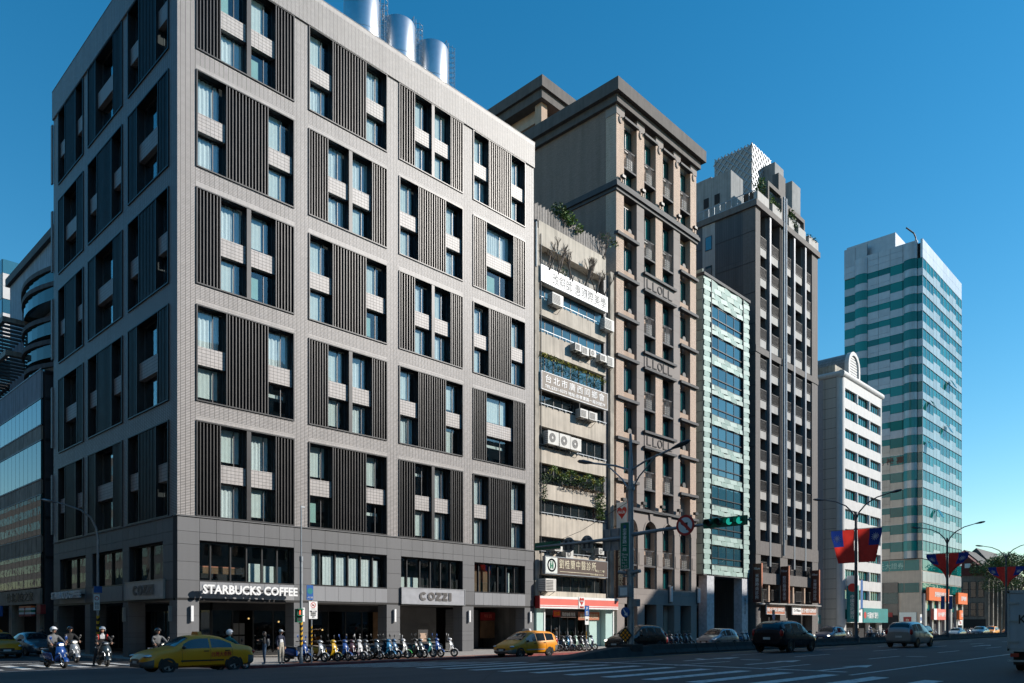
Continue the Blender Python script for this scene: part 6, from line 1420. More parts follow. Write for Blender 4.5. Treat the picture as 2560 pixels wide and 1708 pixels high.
s = thing('blue_parking_sign', 'blue and white parking plate outside the red-fronted store', 'sign', (45.0, 35.5, 2.3)); one('plate', (44.85, 45.35, 35.52, 35.55, 2.75, 3.5), M['blue_sign'], s); one('lower_plate', (44.88, 45.32, 35.52, 35.55, 2.1, 2.72), M['sign_white'], s); text('P', (45.1, 35.515, 3.3), .16, .2, M['sign_white'], s); text('機車\n停放', (45.1, 35.515, 2.95), .3, .3, M['sign_white'], s); text('限停區', (45.1, 35.515, 2.45), .3, .12, M['black'], s)
for x, l in ((125.0, 'beside the teal bank fascia'), (76.0, 'in front of the pale green building')):
    p = thing('pavement_sign', 'small round blue sign on a post '+l, 'sign', (x, 35.6, .15)); MB().cyl((x, 35.6, .15), (x, 35.6, 3.6), .04, n=8).obj('post', M['galv'], p); one('plate', (x-.45, x+.45, 35.53, 35.56, 2.3, 3.6) if x > 100 else (x-.3, x+.3, 35.53, 35.56, 2.2, 3.6), M['sign_white' if x > 100 else 'pole_dark'], p); MB().lathe((x, 35.52, 2.9), [(.001, 0), (.33, 0)], 20, 1).obj('disc', M['blue_sign'], p)
# side street lamp with its signs
lx, ly = 16.9, 51.9; p = striped_pole('side_street_lamp', 'grey curved-arm lamp pole against the shaded hotel side', lx, ly, .15, 7.3, .09, 'street lamp', 2.6, r2=.075)
a = MB(); a.tube([(lx, ly, 7.4), (lx-.1, ly, 8.1), (lx-.42, ly, 8.75), (lx-1.0, ly, 9.15), (lx-1.9, ly, 9.4), (lx-2.4, ly, 9.48)], [.075, .07, .062, .055, .045, .04], 8); a.obj('lamp_arm', M['galv'], p, smooth=True)
h = MB(); lamp_head(h, (lx-2.3, ly, 9.47), (-1, 0, .1), .75); h.obj('lamp_head', M['steel_dull'], p, smooth=True)
s = thing('lamp_post_sign', 'small blue plate and white no parking board on the side street lamp', 'sign', (lx-.1, ly-.1, 2.8)); one('blue_plate', (lx-.28, lx+.2, ly-.14, ly-.11, 4.1, 4.5), M['blue_sign'], s); one('white_plate', (lx-.3, lx+.05, ly-.16, ly-.13, 3.0, 4.0), M['sign_white'], s); MB().lathe((lx-.12, ly-.165, 3.75), [(.09, 0), (.13, 0)], 20, 1).obj('red_ring', M['red'], s); text('禁停\n全日', (lx-.12, ly-.165, 3.3), .24, .4, M['black'], s, depth=.006)
# ================================================================== cars
def paint(name, col, metal=.0): mk(name, col, .32, metal, var=.04, scale=1.5, coat=.7)
mk('car_yellow', (.78, .285, .002), .4, var=.04, coat=.22); mk('car_black', (.006, .007, .008), .16, 0, var=.05, spec=.35); mk('car_navy', (.005, .007, .013), .16, 0, var=.05, spec=.4); paint('car_silver', (.30, .31, .32), .6); paint('car_silverblue', (.17, .20, .235), .6); paint('car_blue', (.012, .035, .11), .3); paint('car_white', (.55, .56, .58)); paint('car_greysilver', (.33, .33, .32), .5)
mk('bumper_grey', (.10, .11, .12), .5, var=.1); mk('trim_black', (.015, .015, .016), .4); mk('car_glass', (.012, .018, .022), .04, var=.05, spec=.9); mk('rim_alloy', (.42, .43, .44), .3, metal=.8); mk('lamp_clear', (.55, .57, .6), .1, metal=.4); mk('lamp_red', (.36, .012, .01), .25); mk('plate_white', (.6, .6, .6), .5)
mk_emit('lamp_on', (1.0, .92, .75), 3.0); mk_emit('lamp_on_red', (1.0, .05, .02), 1.2)
ST = {  # x, z_bottom, z_belt, z_top, half width, half roof width
 'sedan': [(-2.27, .42, .74, .80, .60, .50), (-2.2, .30, .82, .93, .74, .62), (-2.0, .26, .89, 1.03, .83, .68), (-1.72, .23, .92, 1.08, .86, .69), (-1.5, .22, .93, 1.11, .875, .68), (-1.2, .21, .94, 1.26, .88, .62), (-.85, .21, .95, 1.41, .88, .57), (-.4, .21, .945, 1.475, .88, .565), (.1, .21, .935, 1.475, .88, .57), (.45, .21, .93, 1.42, .88, .59), (.85, .21, .92, 1.20, .88, .66), (1.12, .21, .91, 1.02, .88, .70), (1.5, .21, .86, .95, .865, .68), (1.9, .21, .77, .86, .84, .62), (2.12, .23, .68, .77, .78, .54), (2.24, .28, .60, .66, .66, .44), (2.30, .36, .54, .58, .50, .34)],
 'mpv': [(-2.27, .45, .85, .98, .70, .58), (-2.2, .33, .95, 1.2, .79, .62), (-2.02, .28, 1.0, 1.46, .84, .60), (-1.7, .25, 1.01, 1.575, .86, .60), (-1.0, .22, .99, 1.62, .87, .60), (-.2, .22, .97, 1.615, .87, .60), (.3, .22, .95, 1.54, .87, .61), (.75, .22, .93, 1.34, .87, .65), (1.15, .22, .90, 1.10, .87, .69), (1.4, .22, .87, 1.0, .86, .68), (1.8, .22, .78, .88, .84, .62), (2.08, .24, .68, .77, .78, .54), (2.22, .30, .6, .66, .66, .44), (2.28, .38, .53, .57, .5, .34)],
 'suv': [(-2.27, .50, .95, 1.05, .74, .62), (-2.2, .38, 1.02, 1.25, .84, .66), (-2.0, .33, 1.06, 1.50, .885, .64), (-1.65, .30, 1.07, 1.63, .905, .64), (-1.0, .27, 1.05, 1.68, .91, .64), (-.2, .27, 1.03, 1.68, .91, .64), (.25, .27, 1.02, 1.62, .91, .65), (.65, .27, 1.01, 1.42, .91, .69), (1.0, .27, .99, 1.17, .91, .73), (1.3, .27, .96, 1.08, .90, .72), (1.75, .28, .88, .99, .88, .66), (2.05, .31, .78, .87, .82, .58), (2.2, .37, .69, .76, .72, .48), (2.28, .46, .6, .65, .56, .38)]}
WH = {'sedan': (1.38, -1.28, .315), 'mpv': (1.42, -1.33, .325), 'suv': (1.35, -1.32, .36)}
def interp(st, x):
    for a, b in zip(st, st[1:]):
        if a[0] <= x <= b[0]:
            t = (x-a[0])/(b[0]-a[0]); return [a[i]+(b[i]-a[i])*t for i in range(6)]
    return list(st[0] if x < st[0][0] else st[-1])
def section(s):
    x, zb, zl, zt, w_, wr_ = s; h = zl-zb
    return [(0, zb), (w_*.80, zb), (w_*.955, zb+.07*h/.6), (w_*.99, zb+.30*h), (w_, zb+.62*h), (w_*.985, zb+.86*h), (w_*.95, zl), (wr_+(w_*.95-wr_)*.12, zt-(zt-zl)*.14), (wr_*.86, zt-.012), (wr_*.45, zt+.012), (0, zt+.018)]
def refine(st, n=3):
    out = []
    for i in range(len(st)-1):
        p0, p1, p2, p3 = st[max(0, i-1)], st[i], st[i+1], st[min(len(st)-1, i+2)]
        for k in range(n):
            t = k/n; q = [p1[0]+(p2[0]-p1[0])*t]
            for c in range(1, 6):
                m1 = (p2[c]-p0[c])/max(1e-6, p2[0]-p0[0])*(p2[0]-p1[0]); m2 = (p3[c]-p1[c])/max(1e-6, p3[0]-p1[0])*(p2[0]-p1[0])
                q.append((2*t**3-3*t**2+1)*p1[c]+(t**3-2*t**2+t)*m1*.8+(-2*t**3+3*t**2)*p2[c]+(t**3-t**2)*m2*.8)
            out.append(tuple(q))
    return out+[tuple(st[-1])]
def loft(st, i0=0, i1=11, off=0.):
    m = MB(); rows = []
    for s in st:
        sec = section(s)[i0:i1]
        if i0 == 0 and i1 == 11: ring = [(s[0], -y, z) for y, z in sec[::-1]]+[(s[0], y, z) for y, z in sec[1:]]
        else: ring = [(s[0], y+off, z) for y, z in sec]
        rows.append(ring)
    m.grid(rows)
    if i0 == 0 and i1 == 11: m.add(rows[0], [tuple(range(len(rows[0])))]); m.add(rows[-1], [tuple(range(len(rows[-1])-1, -1, -1))])
    return m
def side_y(st, x, z):
    s = interp(st, x); sec = section(s)
    for (ya, za), (yb, zb) in zip(sec[1:9], sec[2:10]):
        if za <= z <= zb and zb > za: return ya+(yb-ya)*(z-za)/(zb-za)
    return sec[6][0]
def wheel_meshes(r, w_=.2):
    t = MB().lathe((0, 0, 0), [(r*.64, -w_/2), (r*.93, -w_/2), (r, -w_*.32), (r, w_*.32), (r*.93, w_/2), (r*.64, w_/2)], 26, 1).mesh('tyre', M['rubber'], smooth=True)
    m = MB(); m.lathe((0, -w_*.36, 0), [(r*.66, 0), (r*.60, .0), (r*.60, w_*.5)], 24, 1); m.lathe((0, -w_*.30, 0), [(.001, 0), (r*.16, 0), (r*.16, .03)], 12, 1)
    for k in range(5):
        a = 6.2832*k/5; c, s_ = math.cos(a), math.sin(a)
        for sg in (1,):
            p = [(r*.12*c-.03*s_, -w_*.34, r*.12*s_+.03*c), (r*.12*c+.03*s_, -w_*.34, r*.12*s_-.03*c), (r*.61*c+.045*s_, -w_*.38, r*.61*s_-.045*c), (r*.61*c-.045*s_, -w_*.38, r*.61*s_+.045*c)]
            m.add(p, [(0, 1, 2, 3)])
    rm = m.mesh('rim', M['rim_alloy'])
    d = MB(); d.add([(r*.62*math.cos(6.2832*i/20), -w_*.2, r*.62*math.sin(6.2832*i/20)) for i in range(20)], [tuple(range(20))]); dm = d.mesh('brake_disc', M['trim_black'])
    return t, rm, dm
_cw = {}
def car(kind, mat, label, x, y, head, cat='car', bumper=None, taxi=False, lights=False, scale=1.0, side_text=None, roof_bars=False, z=None):
    st = ST[kind]; rs = refine(st, 3); g = thing('taxi' if taxi else 'parked_car' if 0 else 'car', label, cat, (x, y, zr(x, y) if z is None else z), None, head); g.scale = (scale,)*3
    P_ = lambda m, n, mt, sm=True, ang=50: m.obj(n, mt, g, smooth=sm, local=True, ang=ang)
    P_(loft(rs), 'body', M[mat], True, 42)
    L = st[-1][0]
    # glasshouse
    roof = [s for s in st if s[3] > max(q[3] for q in st)-.03]; xr, xf = min(s[0] for s in roof), max(s[0] for s in roof)
    def belt(x_): return interp(st, x_)[2]
    def roofz(x_): return interp(rs, x_)[3]
    lo, hi = {'sedan': (-1.42, .98), 'mpv': (-1.92, 1.05), 'suv': (-1.85, .9)}[kind]
    cuts = {'sedan': (-1.25, -.32, .80), 'mpv': (-1.85, -1.0, -.12, .88), 'suv': (-1.75, -.98, -.10, .74)}[kind]
    for sgn in (1, -1):
        for a, b in zip(cuts, cuts[1:]):
            rows = [[], []]; n = 8
            for i in range(n+1):
                xx = a+.04+(b-a-.08)*i/n; z0, z1 = belt(xx)+.035, roofz(xx)-.13
                z1 = max(z1, z0+.02); rows[0].append((xx, sgn*(side_y(rs, xx, z0)+.006), z0)); rows[1].append((xx, sgn*(side_y(rs, xx, z1)+.006), z1))
            P_(MB().grid(rows), 'side_window', M['car_glass'], False)
    def screen(xa, xb, name, rear=False):
        rows = []
        for i in range(7):
            xx = xa+(xb-xa)*i/6; s = interp(rs, xx); w_ = s[5]*.95; sec = section(s); rw = []
            for j in range(9):
                yy = w_*(-1+2*j/8); ay = abs(yy); zz = sec[-1][1]
                for (ya, za), (yb, zb) in zip(sec[7:], sec[8:]):
                    if yb <= ay <= ya: zz = zb+(za-zb)*(ay-yb)/max(1e-6, ya-yb)
                rw.append((xx+(.008 if not rear else -.008), yy, zz+.008))
            rows.append(rw)
        P_(MB().grid(rows), name, M['car_glass'], True, 60)
    wf = {'sedan': (.5, 1.05), 'mpv': (.36, 1.2), 'suv': (.32, 1.05)}[kind]; wr2 = {'sedan': (-1.45, -.9), 'mpv': (-2.16, -1.85), 'suv': (-2.16, -1.75)}[kind]
    screen(*wf, 'windscreen'); screen(*wr2, 'rear_window', True)
    # wheels and arches
    xf_, xr_, r = WH[kind]
    if kind not in _cw: _cw[kind] = wheel_meshes(r)
    tm, rm, dm = _cw[kind]
    for wx in (xf_, xr_):
        wy = interp(rs, wx)[4]
        for sgn in (1, -1):
            ar = MB(); ar.add([(wx, sgn*(wy+.004), r)]+[(wx+(r+.07)*math.cos(t), sgn*(wy+.004-.02*max(0, math.sin(t))), r+(r+.07)*math.sin(t)) for t in [math.pi*(-.12+1.24*i/16) for i in range(17)]], [(0, 1+i, 2+i) for i in range(16)]); P_(ar, 'wheel_arch', M['trim_black'], False)
            w0 = bpy.data.objects.new('wheel', tm); COL.objects.link(w0); w0.parent = g; w0.location = (wx, sgn*(wy-.085), r); w0.rotation_euler[2] = 0 if sgn < 0 else math.pi
            for nm, me in (('rim', rm), ('brake_disc', dm)): c = bpy.data.objects.new(nm, me); COL.objects.link(c); c.parent = w0
    # bumpers and skirts
    if bumper:
        for a, b in ((1.78, L), (st[0][0], -1.85)):
            rr = [s for s in rs if a-.01 <= s[0] <= b+.01]
            m = MB(); rows = []
            for s in rr:
                sec = section(s)[1:5]; rows.append([(s[0]+(.006 if a > 0 else -.006), -(yy+.006), zz) for yy, zz in sec[::-1]]+[(s[0]+(.006 if a > 0 else -.006), yy+.006, zz) for yy, zz in sec])
            m.grid(rows); e = rr[-1] if a > 0 else rr[0]; q = rows[-1] if a > 0 else rows[0]
            m.add(q, [tuple(range(len(q)))]); P_(m, 'bumper', M[bumper], True)
    gr = MB(); fz_ = st[-2][2]; gr.box(L-.06, L+.012, -.36, .36, fz_-.17, fz_-.02); P_(gr, 'grille', M['trim_black'], False); gr = MB(); gr.box(L-.03, L+.014, -.5, .5, st[-2][1]-.02, st[-2][1]+.09); P_(gr, 'lower_grille', M['trim_black'], False)
    pz = st[-2][1]+.13; pl = MB().box(L-.02, L+.02, -.19, .19, pz, pz+.1); P_(pl, 'number_plate', M['plate_white'], False); R = st[0][0]; rp_ = (st[0][1]+st[0][2])/2; P_(MB().box(R-.02, R+.02, -.19, .19, rp_-.02, rp_+.1), 'number_plate', M['plate_white'], False)
    for sgn in (1, -1):
        xx = L-.28; s = interp(rs, xx); h_ = MB().sphere((xx, sgn*(s[4]-.13), s[2]-.035), (.24, .13, .075), 12, 8); P_(h_, 'headlight', M['lamp_on' if lights else 'lamp_clear'])
        xx = R+.12; s = interp(rs, xx); tall = kind != 'sedan'; h_ = MB().sphere((xx, sgn*(s[4]-.10), s[2]-.06 if not tall else s[2]+.0), (.15, .10, .09 if not tall else .22), 12, 8); P_(h_, 'tail_light', M['lamp_red'])
        mx_ = {'sedan': .82, 'mpv': .9, 'suv': .78}[kind]; zz = belt(mx_)+.09; yy = interp(rs, mx_)[4]; m = MB().sphere((mx_, sgn*(yy+.09), zz), (.07, .11, .075), 10, 7); m.box(mx_-.03, mx_+.02, sgn*(yy-.04), sgn*(yy+.03), zz-.06, zz-.02); P_(m, 'mirror', M['trim_black' if mat == 'car_yellow' else mat])
        for hx in ({'sedan': (-.12, -1.0)}.get(kind, (.08, -.85))): z_ = belt(hx)-.09; yy = side_y(rs, hx, z_); P_(MB().box(hx-.1, hx+.1, sgn*(yy-.005), sgn*(yy+.03), z_-.015, z_+.02), 'door_handle', M['trim_black' if mat != 'car_silver' else 'rim_alloy'], False)
        zz = st[7][1]+.24; 
        if mat == 'car_yellow': 
            rows = [[(xx, sgn*(side_y(rs, xx, z_)+.012), z_) for xx in [-.85+1.75*i/8 for i in range(9)]] for z_ in (zz, zz+.06)]; P_(MB().grid(rows), 'side_moulding', M['trim_black' if kind == 'sedan' else 'lamp_clear'], False)
        if roof_bars: P_(MB().tube([(.3, sgn*.6, 1.60), (.1, sgn*.6, 1.73), (-1.3, sgn*.6, 1.74), (-1.6, sgn*.6, 1.63)], .025, 6), 'roof_bar', M['trim_black'])
    for z_, nm in ((st[7][1]-.0, 'sill'),): pass
    if taxi:
        zt = max(s[3] for s in st); P_(MB().prism([(-.32, zt+.02), (.32, zt+.02), (.24, zt+.15), (-.24, zt+.15)], 0, -.18, -.02), 'taxi_lamp', M['amber' if kind == 'sedan' else 'plate_white'], False)
        if side_text:
            for sgn in (1,):
                o = text(side_text, (0, 0, 0), .85, .2, M['red'], None, 'y'); o.parent = g; hx = -.75; z_ = .72; o.location = (hx, side_y(rs, hx, z_)+.012, z_); o.rotation_euler = (RAD(90), 0, RAD(180))
    # seams between the doors
    for sgn in (1, -1):
        for xx in ({'sedan': (.85, -.3, -1.22)}.get(kind, (.88, -.1, -1.0))):
            pts = [(xx, sgn*(side_y(rs, xx, z_)+.002), z_) for z_ in [st[7][1]+.06+(belt(xx)-st[7][1]-.06)*i/5 for i in range(6)]]; P_(MB().tube(pts, .006, 4), 'door_seam', M['trim_black'], False)
    return g
W = math.pi
car('sedan', 'car_yellow', 'yellow taxi saloon crossing the junction in front of the corner', 13.75, 31.1, W, 'taxi', 'bumper_grey', True, side_text='台灣大車隊')
car('mpv', 'car_yellow', 'yellow taxi people carrier stopped by the store kerb', 35.7, 33.0, W+.03, 'taxi', 'car_greysilver', True)
car('mpv', 'car_yellow', 'yellow taxi mostly hidden behind the black car', 47.6, 33.2, W, 'taxi', 'car_greysilver', True)
car('suv', 'car_black', 'black sport utility car behind the median pole', 39.9, 27.6, W, 'car', lights=True)
car('suv', 'car_navy', 'dark sport utility car seen from behind on the near lanes', 40.6, 18.3, 0, 'car')
car('mpv', 'car_silver', 'silver people carrier seen from behind on the near lanes', 54.0, 16.0, 0, 'car')
car('suv', 'car_silverblue', 'blue-grey sport utility car facing left before the green building', 59.8, 33.0, W, 'car')
car('suv', 'car_blue', 'dark blue estate car with roof bars before the white building', 79.5, 31.2, W, 'car', roof_bars=True, lights=True)
car('mpv', 'car_black', 'black car half hidden behind the silver people carrier', 104, 29.6, W, 'car')
car('sedan', 'car_silverblue', 'blue-grey saloon near the foot of the glass tower', 133, 29.6, W, 'car'); car('sedan', 'car_white', 'white saloon beside the blue-grey saloon by the glass tower', 134, 33.0, W, 'car')
car('mpv', 'car_yellow', 'left of the two yellow taxis far down the road', 153, 32.4, W, 'taxi', 'car_greysilver', True); car('mpv', 'car_yellow', 'right of the two yellow taxis far down the road', 163, 31.6, W, 'taxi', 'car_greysilver', True)
car('sedan', 'car_yellow', 'yellow taxi facing out at the far left edge', 12.0, 54.0, -W/2, 'taxi', 'bumper_grey', True)
car('sedan', 'car_silverblue', 'pale grey saloon waiting behind the blue scooter', 14.5, 56.5, -W/2+.06, 'car')

# ================================================================== delivery truck at the right edge
tx, ty = 29.6, 4.75; tz = zr(tx, ty); tk = thing('delivery_truck', 'white box delivery truck seen from behind at the right edge', 'truck', (tx, ty, tz))
mk('truck_white', (.42, .45, .49), .5, var=.06, streak=.15)
hw = 1.05; zb, zt = 1.28, 3.24
one('cargo_box', (tx, tx+4.2, ty-hw, ty+hw, zb, zt), M['truck_white'], tk)
for s, n in ((1, 'left'), (-1, 'right')):
    one('rear_door', (tx-.03, tx-.001, ty+.01 if s > 0 else ty-hw+.06, ty+hw-.06 if s > 0 else ty-.01, zb+.08, zt-.1), M['truck_white'], tk)
e = MB(); t = .06
for q in ((ty-hw, ty+hw, zb-.02, zb+.07), (ty-hw, ty+hw, zt-.08, zt+.02), (ty-hw, ty-hw+t, zb, zt), (ty+hw-t, ty+hw, zb, zt)): e.box(tx-.05, tx+.02, q[0]-.005, q[1]+.005, q[2], q[3])
e.obj('door_frame', M['galv'], tk)
for z in (zb+.3, (zb+zt)/2, zt-.4): one('hinge', (tx-.07, tx-.031, ty+hw-.32, ty+hw-.03, z-.03, z+.03), M['galv'], tk)
for y in (.12, .5): MB().cyl((tx-.06, ty+y, zb+.1), (tx-.06, ty+y, zt-.12), .018, n=6).obj('lock_rod', M['galv'], tk)
text('KLG-5317', (tx-.04, ty-.02, zb+1.03), 1.5, .3, M['black'], tk, 'x', bold=.01)
one('rear_underrun', (tx-.02, tx+.06, ty-hw, ty+hw, zb-.36, zb-.30), M['galv'], tk); one('chassis', (tx+.1, tx+5.2, ty-.4, ty+.4, tz+.55, zb-.01), M['trim_black'], tk); one('mud_flap', (tx+.35, tx+.38, ty+.45, ty+.95, tz+.2, zb-.02), M['rubber'], tk)
for y in (.85, -.85): one('tail_light', (tx-.01, tx+.05, ty+y-.12, ty+y+.12, zb-.2, zb-.08), M['lamp_red'], tk)
m = MB(); m.prism([(tx+4.3, tz+.5), (tx+5.9, tz+.5), (tx+6.0, tz+1.2), (tx+5.6, tz+2.1), (tx+4.3, tz+2.2)], 1, ty-.9, ty+.9); m.obj('cab', M['truck_white'], tk)
tm, rm, dm = wheel_meshes(.38, .22)
for wx in (tx+.85, tx+4.9):
    for sgn in (1, -1):
        w0 = bpy.data.objects.new('wheel', tm); COL.objects.link(w0); w0.parent = tk; w0.location = (wx-tx, sgn*.82, .38); w0.rotation_euler[2] = 0 if sgn < 0 else W
        c = bpy.data.objects.new('rim', rm); COL.objects.link(c); c.parent = w0
# ================================================================== scooters
for n_, c_, mt_ in (('blue', (.006, .045, .20), .1), ('silver', (.26, .28, .30), .5), ('yellow', (.50, .30, .008), 0), ('maroon', (.045, .012, .018), .2), ('white', (.46, .46, .47), 0), ('black', (.012, .012, .014), .1), ('greyblue', (.025, .04, .055), .4), ('cyan', (.012, .12, .25), .2), ('steelblue', (.035, .08, .15), .4), ('teal', (.02, .15, .17), 0), ('mint', (.38, .55, .46), 0), ('navy', (.015, .025, .06), .2), ('grey', (.16, .17, .18), .3), ('red', (.35, .02, .02), 0), ('dark', (.02, .03, .035), .3), ('green', (.03, .40, .06), 0)): paint('scooter_'+n_, c_, mt_)
mk('seat_vinyl', (.02, .019, .018), .55); mk('seat_tan', (.35, .28, .20), .6); mk('mirror_glass', (.3, .38, .45), .05, metal=.8)
def sc_parts():
    P = {}; B, K = M['black'], M['trim_black']
    r = .225
    P['tyre'] = MB().lathe((0, 0, 0), [(r*.62, -.05), (r*.9, -.052), (r, -.02), (r, .02), (r*.9, .052), (r*.62, .05)], 20, 1).mesh('tyre', M['rubber'], smooth=True)
    m = MB(); m.lathe((0, 0, 0), [(r*.64, -.03), (r*.58, -.03), (r*.58, .03), (r*.64, .03)], 18, 1); m.lathe((0, 0, 0), [(.001, -.05), (.035, -.05), (.035, .05), (.001, .05)], 10, 1)
    for k in range(5): a = 6.2832*k/5; m.cyl((.03*math.cos(a), 0, .03*math.sin(a)), (r*.6*math.cos(a), 0, r*.6*math.sin(a)), .016, n=5)
    P['rim'] = m.mesh('rim', M['rim_alloy'])
    rows = []
    for j in range(5):
        yy = -.085+.17*j/4; rr = r+.045-.03*abs(j-2)/2; rows.append([(.62+rr*math.cos(a), yy, .225+rr*math.sin(a)) for a in [math.pi*(.08+.75*i/9) for i in range(10)]])
    P['front_fender'] = MB().grid(rows).mesh('front_fender', K, smooth=True, ang=70)
    m = MB()
    for s in (1, -1): m.cyl((.62, s*.075, .225), (.50, s*.075, .62), .022, n=7)
    m.cyl((.50, 0, .6), (.36, 0, .98), .03, n=8); P['fork'] = m.mesh('fork', M['steel_dull'], smooth=True)
    rows = []
    for z, xc, w_, bul in ((.27, .34, .20, .05), (.40, .40, .215, .09), (.55, .44, .215, .13), (.70, .43, .20, .13), (.82, .40, .17, .10), (.92, .36, .13, .07)):
        rows.append([(xc+bul*(1-(j/5-1)**2)-.02, w_*(j/5-1), z) for j in range(11)]+[(xc-.06, w_*(1-j/5), z) for j in range(1, 10)]+[(xc-.02, -w_, z)])
    m = MB().grid(rows); m.add(rows[-1], [tuple(range(len(rows[-1])))]); P['leg_shield'] = m.mesh('leg_shield', K, smooth=True, ang=60)
    P['headset'] = MB().sphere((.33, 0, .99), (.14, .15, .10), 14, 9).mesh('headset', K, smooth=True)
    P['headlight'] = MB().sphere((.43, 0, .985), (.055, .09, .05), 12, 8).mesh('headlight', M['lamp_clear'], smooth=True)
    m = MB(); 
    for s in (1, -1): m.sphere((.52, s*.13, .62), (.05, .04, .035), 8, 6)
    P['indicator'] = m.mesh('indicator', M['lamp_clear'], smooth=True)
    m = MB(); m.tube([(.20, -.34, 1.0), (.26, -.2, 1.02), (.29, 0, 1.0), (.26, .2, 1.02), (.20, .34, 1.0)], .018, 6)
    for s in (1, -1): m.cyl((.20, s*.24, 1.0), (.175, s*.35, .995), .024, n=8); m.cyl((.23, s*.25, 1.01), (.27, s*.36, 1.0), .008, n=4)
    P['handlebar'] = m.mesh('handlebar', M['rubber'], smooth=True)
    for s in (1, -1):
        m = MB(); m.tube([(.25, s*.20, 1.03), (.24, s*.25, 1.16), (.22, s*.27, 1.21)], .008, 5); m.sphere((.215, s*.285, 1.265), (.018, .055, .075), 10, 7); P['mirror%d' % s] = m.mesh('mirror', K, smooth=True)
    P['floorboard'] = MB().box(-.14, .38, -.17, .17, .26, .31).mesh('floorboard', K)
    rows = []
    for x, z0, z1, w_ in ((-.08, .30, .60, .13), (-.16, .29, .68, .17), (-.35, .32, .69, .20), (-.6, .40, .70, .19), (-.8, .52, .73, .14), (-.92, .62, .74, .08)):
        zc, h = (z0+z1)/2, (z1-z0)/2; rows.append([(x, w_*math.copysign(abs(math.cos(a))**.6, math.cos(a)), zc+h*math.copysign(abs(math.sin(a))**.6, math.sin(a))) for a in [6.2832*i/16 for i in range(17)]])
    m = MB().grid(rows); m.add(rows[0][:-1], [tuple(range(16))]); m.add(rows[-1][:-1], [tuple(range(15, -1, -1))]); P['body'] = m.mesh('body', K, smooth=True, ang=60)
    rows = []
    for x, z1, w_ in ((-.08, .70, .08), (-.15, .745, .125), (-.35, .77, .15), (-.5, .79, .155), (-.7, .80, .13), (-.82, .79, .07)):
        rows.append([(x, w_*math.cos(a), z1-.05+.055*math.sin(a)) for a in [6.2832*i/14 for i in range(15)]])
    m = MB().grid(rows); m.add(rows[0][:-1], [tuple(range(14))]); P['seat'] = m.mesh('seat', M['seat_vinyl'], smooth=True)
    P['tail_light'] = MB().sphere((-.93, 0, .68), (.03, .08, .04), 10, 6).mesh('tail_light', M['lamp_red'], smooth=True)
    m = MB(); m.tube([(-.75, .1, .76), (-.95, .1, .80), (-1.0, 0, .80), (-.95, -.1, .80), (-.75, -.1, .76)], .014, 5); P['grab_rail'] = m.mesh('grab_rail', M['steel_dull'])
    m = MB(); m.box(-.6, -.25, -.09, .09, .16, .33); m.cyl((-.3, -.15, .20), (-.78, -.17, .30), .05, n=10); m.box(-.72, -.5, .05, .13, .18, .30); P['engine'] = m.mesh('engine', M['dark_metal'])
    m = MB(); m.cyl((-.2, .06, .25), (-.22, .22, .02), .012, n=5); m.box(-.28, -.16, .2, .26, 0, .02); P['side_stand'] = m.mesh('side_stand', M['steel_dull'])
    P['number_plate'] = MB().box(-.97, -.955, -.12, .12, .42, .54).mesh('number_plate', M['plate_white'])
    return P
SCP = sc_parts(); PAINTED = ('leg_shield', 'headset', 'body', 'front_fender', 'mirror1', 'mirror-1')
def scooter(color, label, x, y, z, head, lean=-.1, group='scooters parked on the pavement', fender=None, steer=0, seat=None, lit=False):
    s = thing('scooter', label, 'scooter', (x, y, z), group, head); s.rotation_euler[0] = lean; s.scale = (1.07, 1.2, 1.07)
    for k, me in SCP.items():
        if k in ('tyre', 'rim'): continue
        if k == 'side_stand' and lean == 0: continue
        o = bpy.data.objects.new(k.rstrip('-1'), me); COL.objects.link(o); o.parent = s
        if k in PAINTED and not (k.startswith('mirror') and color not in ('blue', 'white')):
            o.material_slots[0].link = 'OBJECT'; o.material_slots[0].material = M['scooter_'+(fender if (k == 'front_fender' and fender) else color)]
        if k == 'seat' and seat: o.material_slots[0].link = 'OBJECT'; o.material_slots[0].material = M[seat]
        if k == 'headlight' and lit: o.material_slots[0].link = 'OBJECT'; o.material_slots[0].material = M['lamp_on']
    for wx in (.62, -.62):
        w_ = bpy.data.objects.new('wheel', SCP['tyre']); COL.objects.link(w_); w_.parent = s; w_.location = (wx, 0, .225); r_ = bpy.data.objects.new('rim', SCP['rim']); COL.objects.link(r_); r_.parent = w_
    return s
ORD = ['first', 'second', 'third', 'fourth', 'fifth', 'sixth', 'seventh', 'eighth', 'ninth', 'tenth', 'eleventh', 'twelfth', 'thirteenth', 'fourteenth', 'fifteenth', 'sixteenth', 'seventeenth', 'eighteenth', 'nineteenth', 'twentieth']
CN = {'greyblue': 'grey-blue', 'steelblue': 'steel blue', 'navy': 'navy'}
rsx = random.Random(77)
def srow(items, yb, where, group):
    for i, it in enumerate(items):
        px_, c = it[0], it[1]; y = yb+rsx.uniform(-.1, .1); x = fx(px_, y-.5)-.3+rsx.uniform(-.12, .12)
        scooter(c, '%s scooter, %s %s' % (CN.get(c, c), ORD[i], where), x, y, .155, -W/2+.5+rsx.uniform(-.2, .22), rsx.uniform(-.16, -.05), group, **(it[2] if len(it) > 2 else {}))
srow([(770, 'blue'), (808, 'silver'), (840, 'yellow', {'seat': 'seat_tan'}), (866, 'blue'), (884, 'maroon'), (902, 'white'), (925, 'black'), (948, 'greyblue'), (966, 'greyblue'), (980, 'cyan'), (996, 'steelblue'), (1018, 'white', {'fender': 'green'}), (1042, 'black'), (1060, 'dark'), (1080, 'teal', {'fender': 'black'}), (1103, 'blue'), (1128, 'white')], 35.85, 'in the hotel row from the striped pole', 'scooters parked before the hotel')
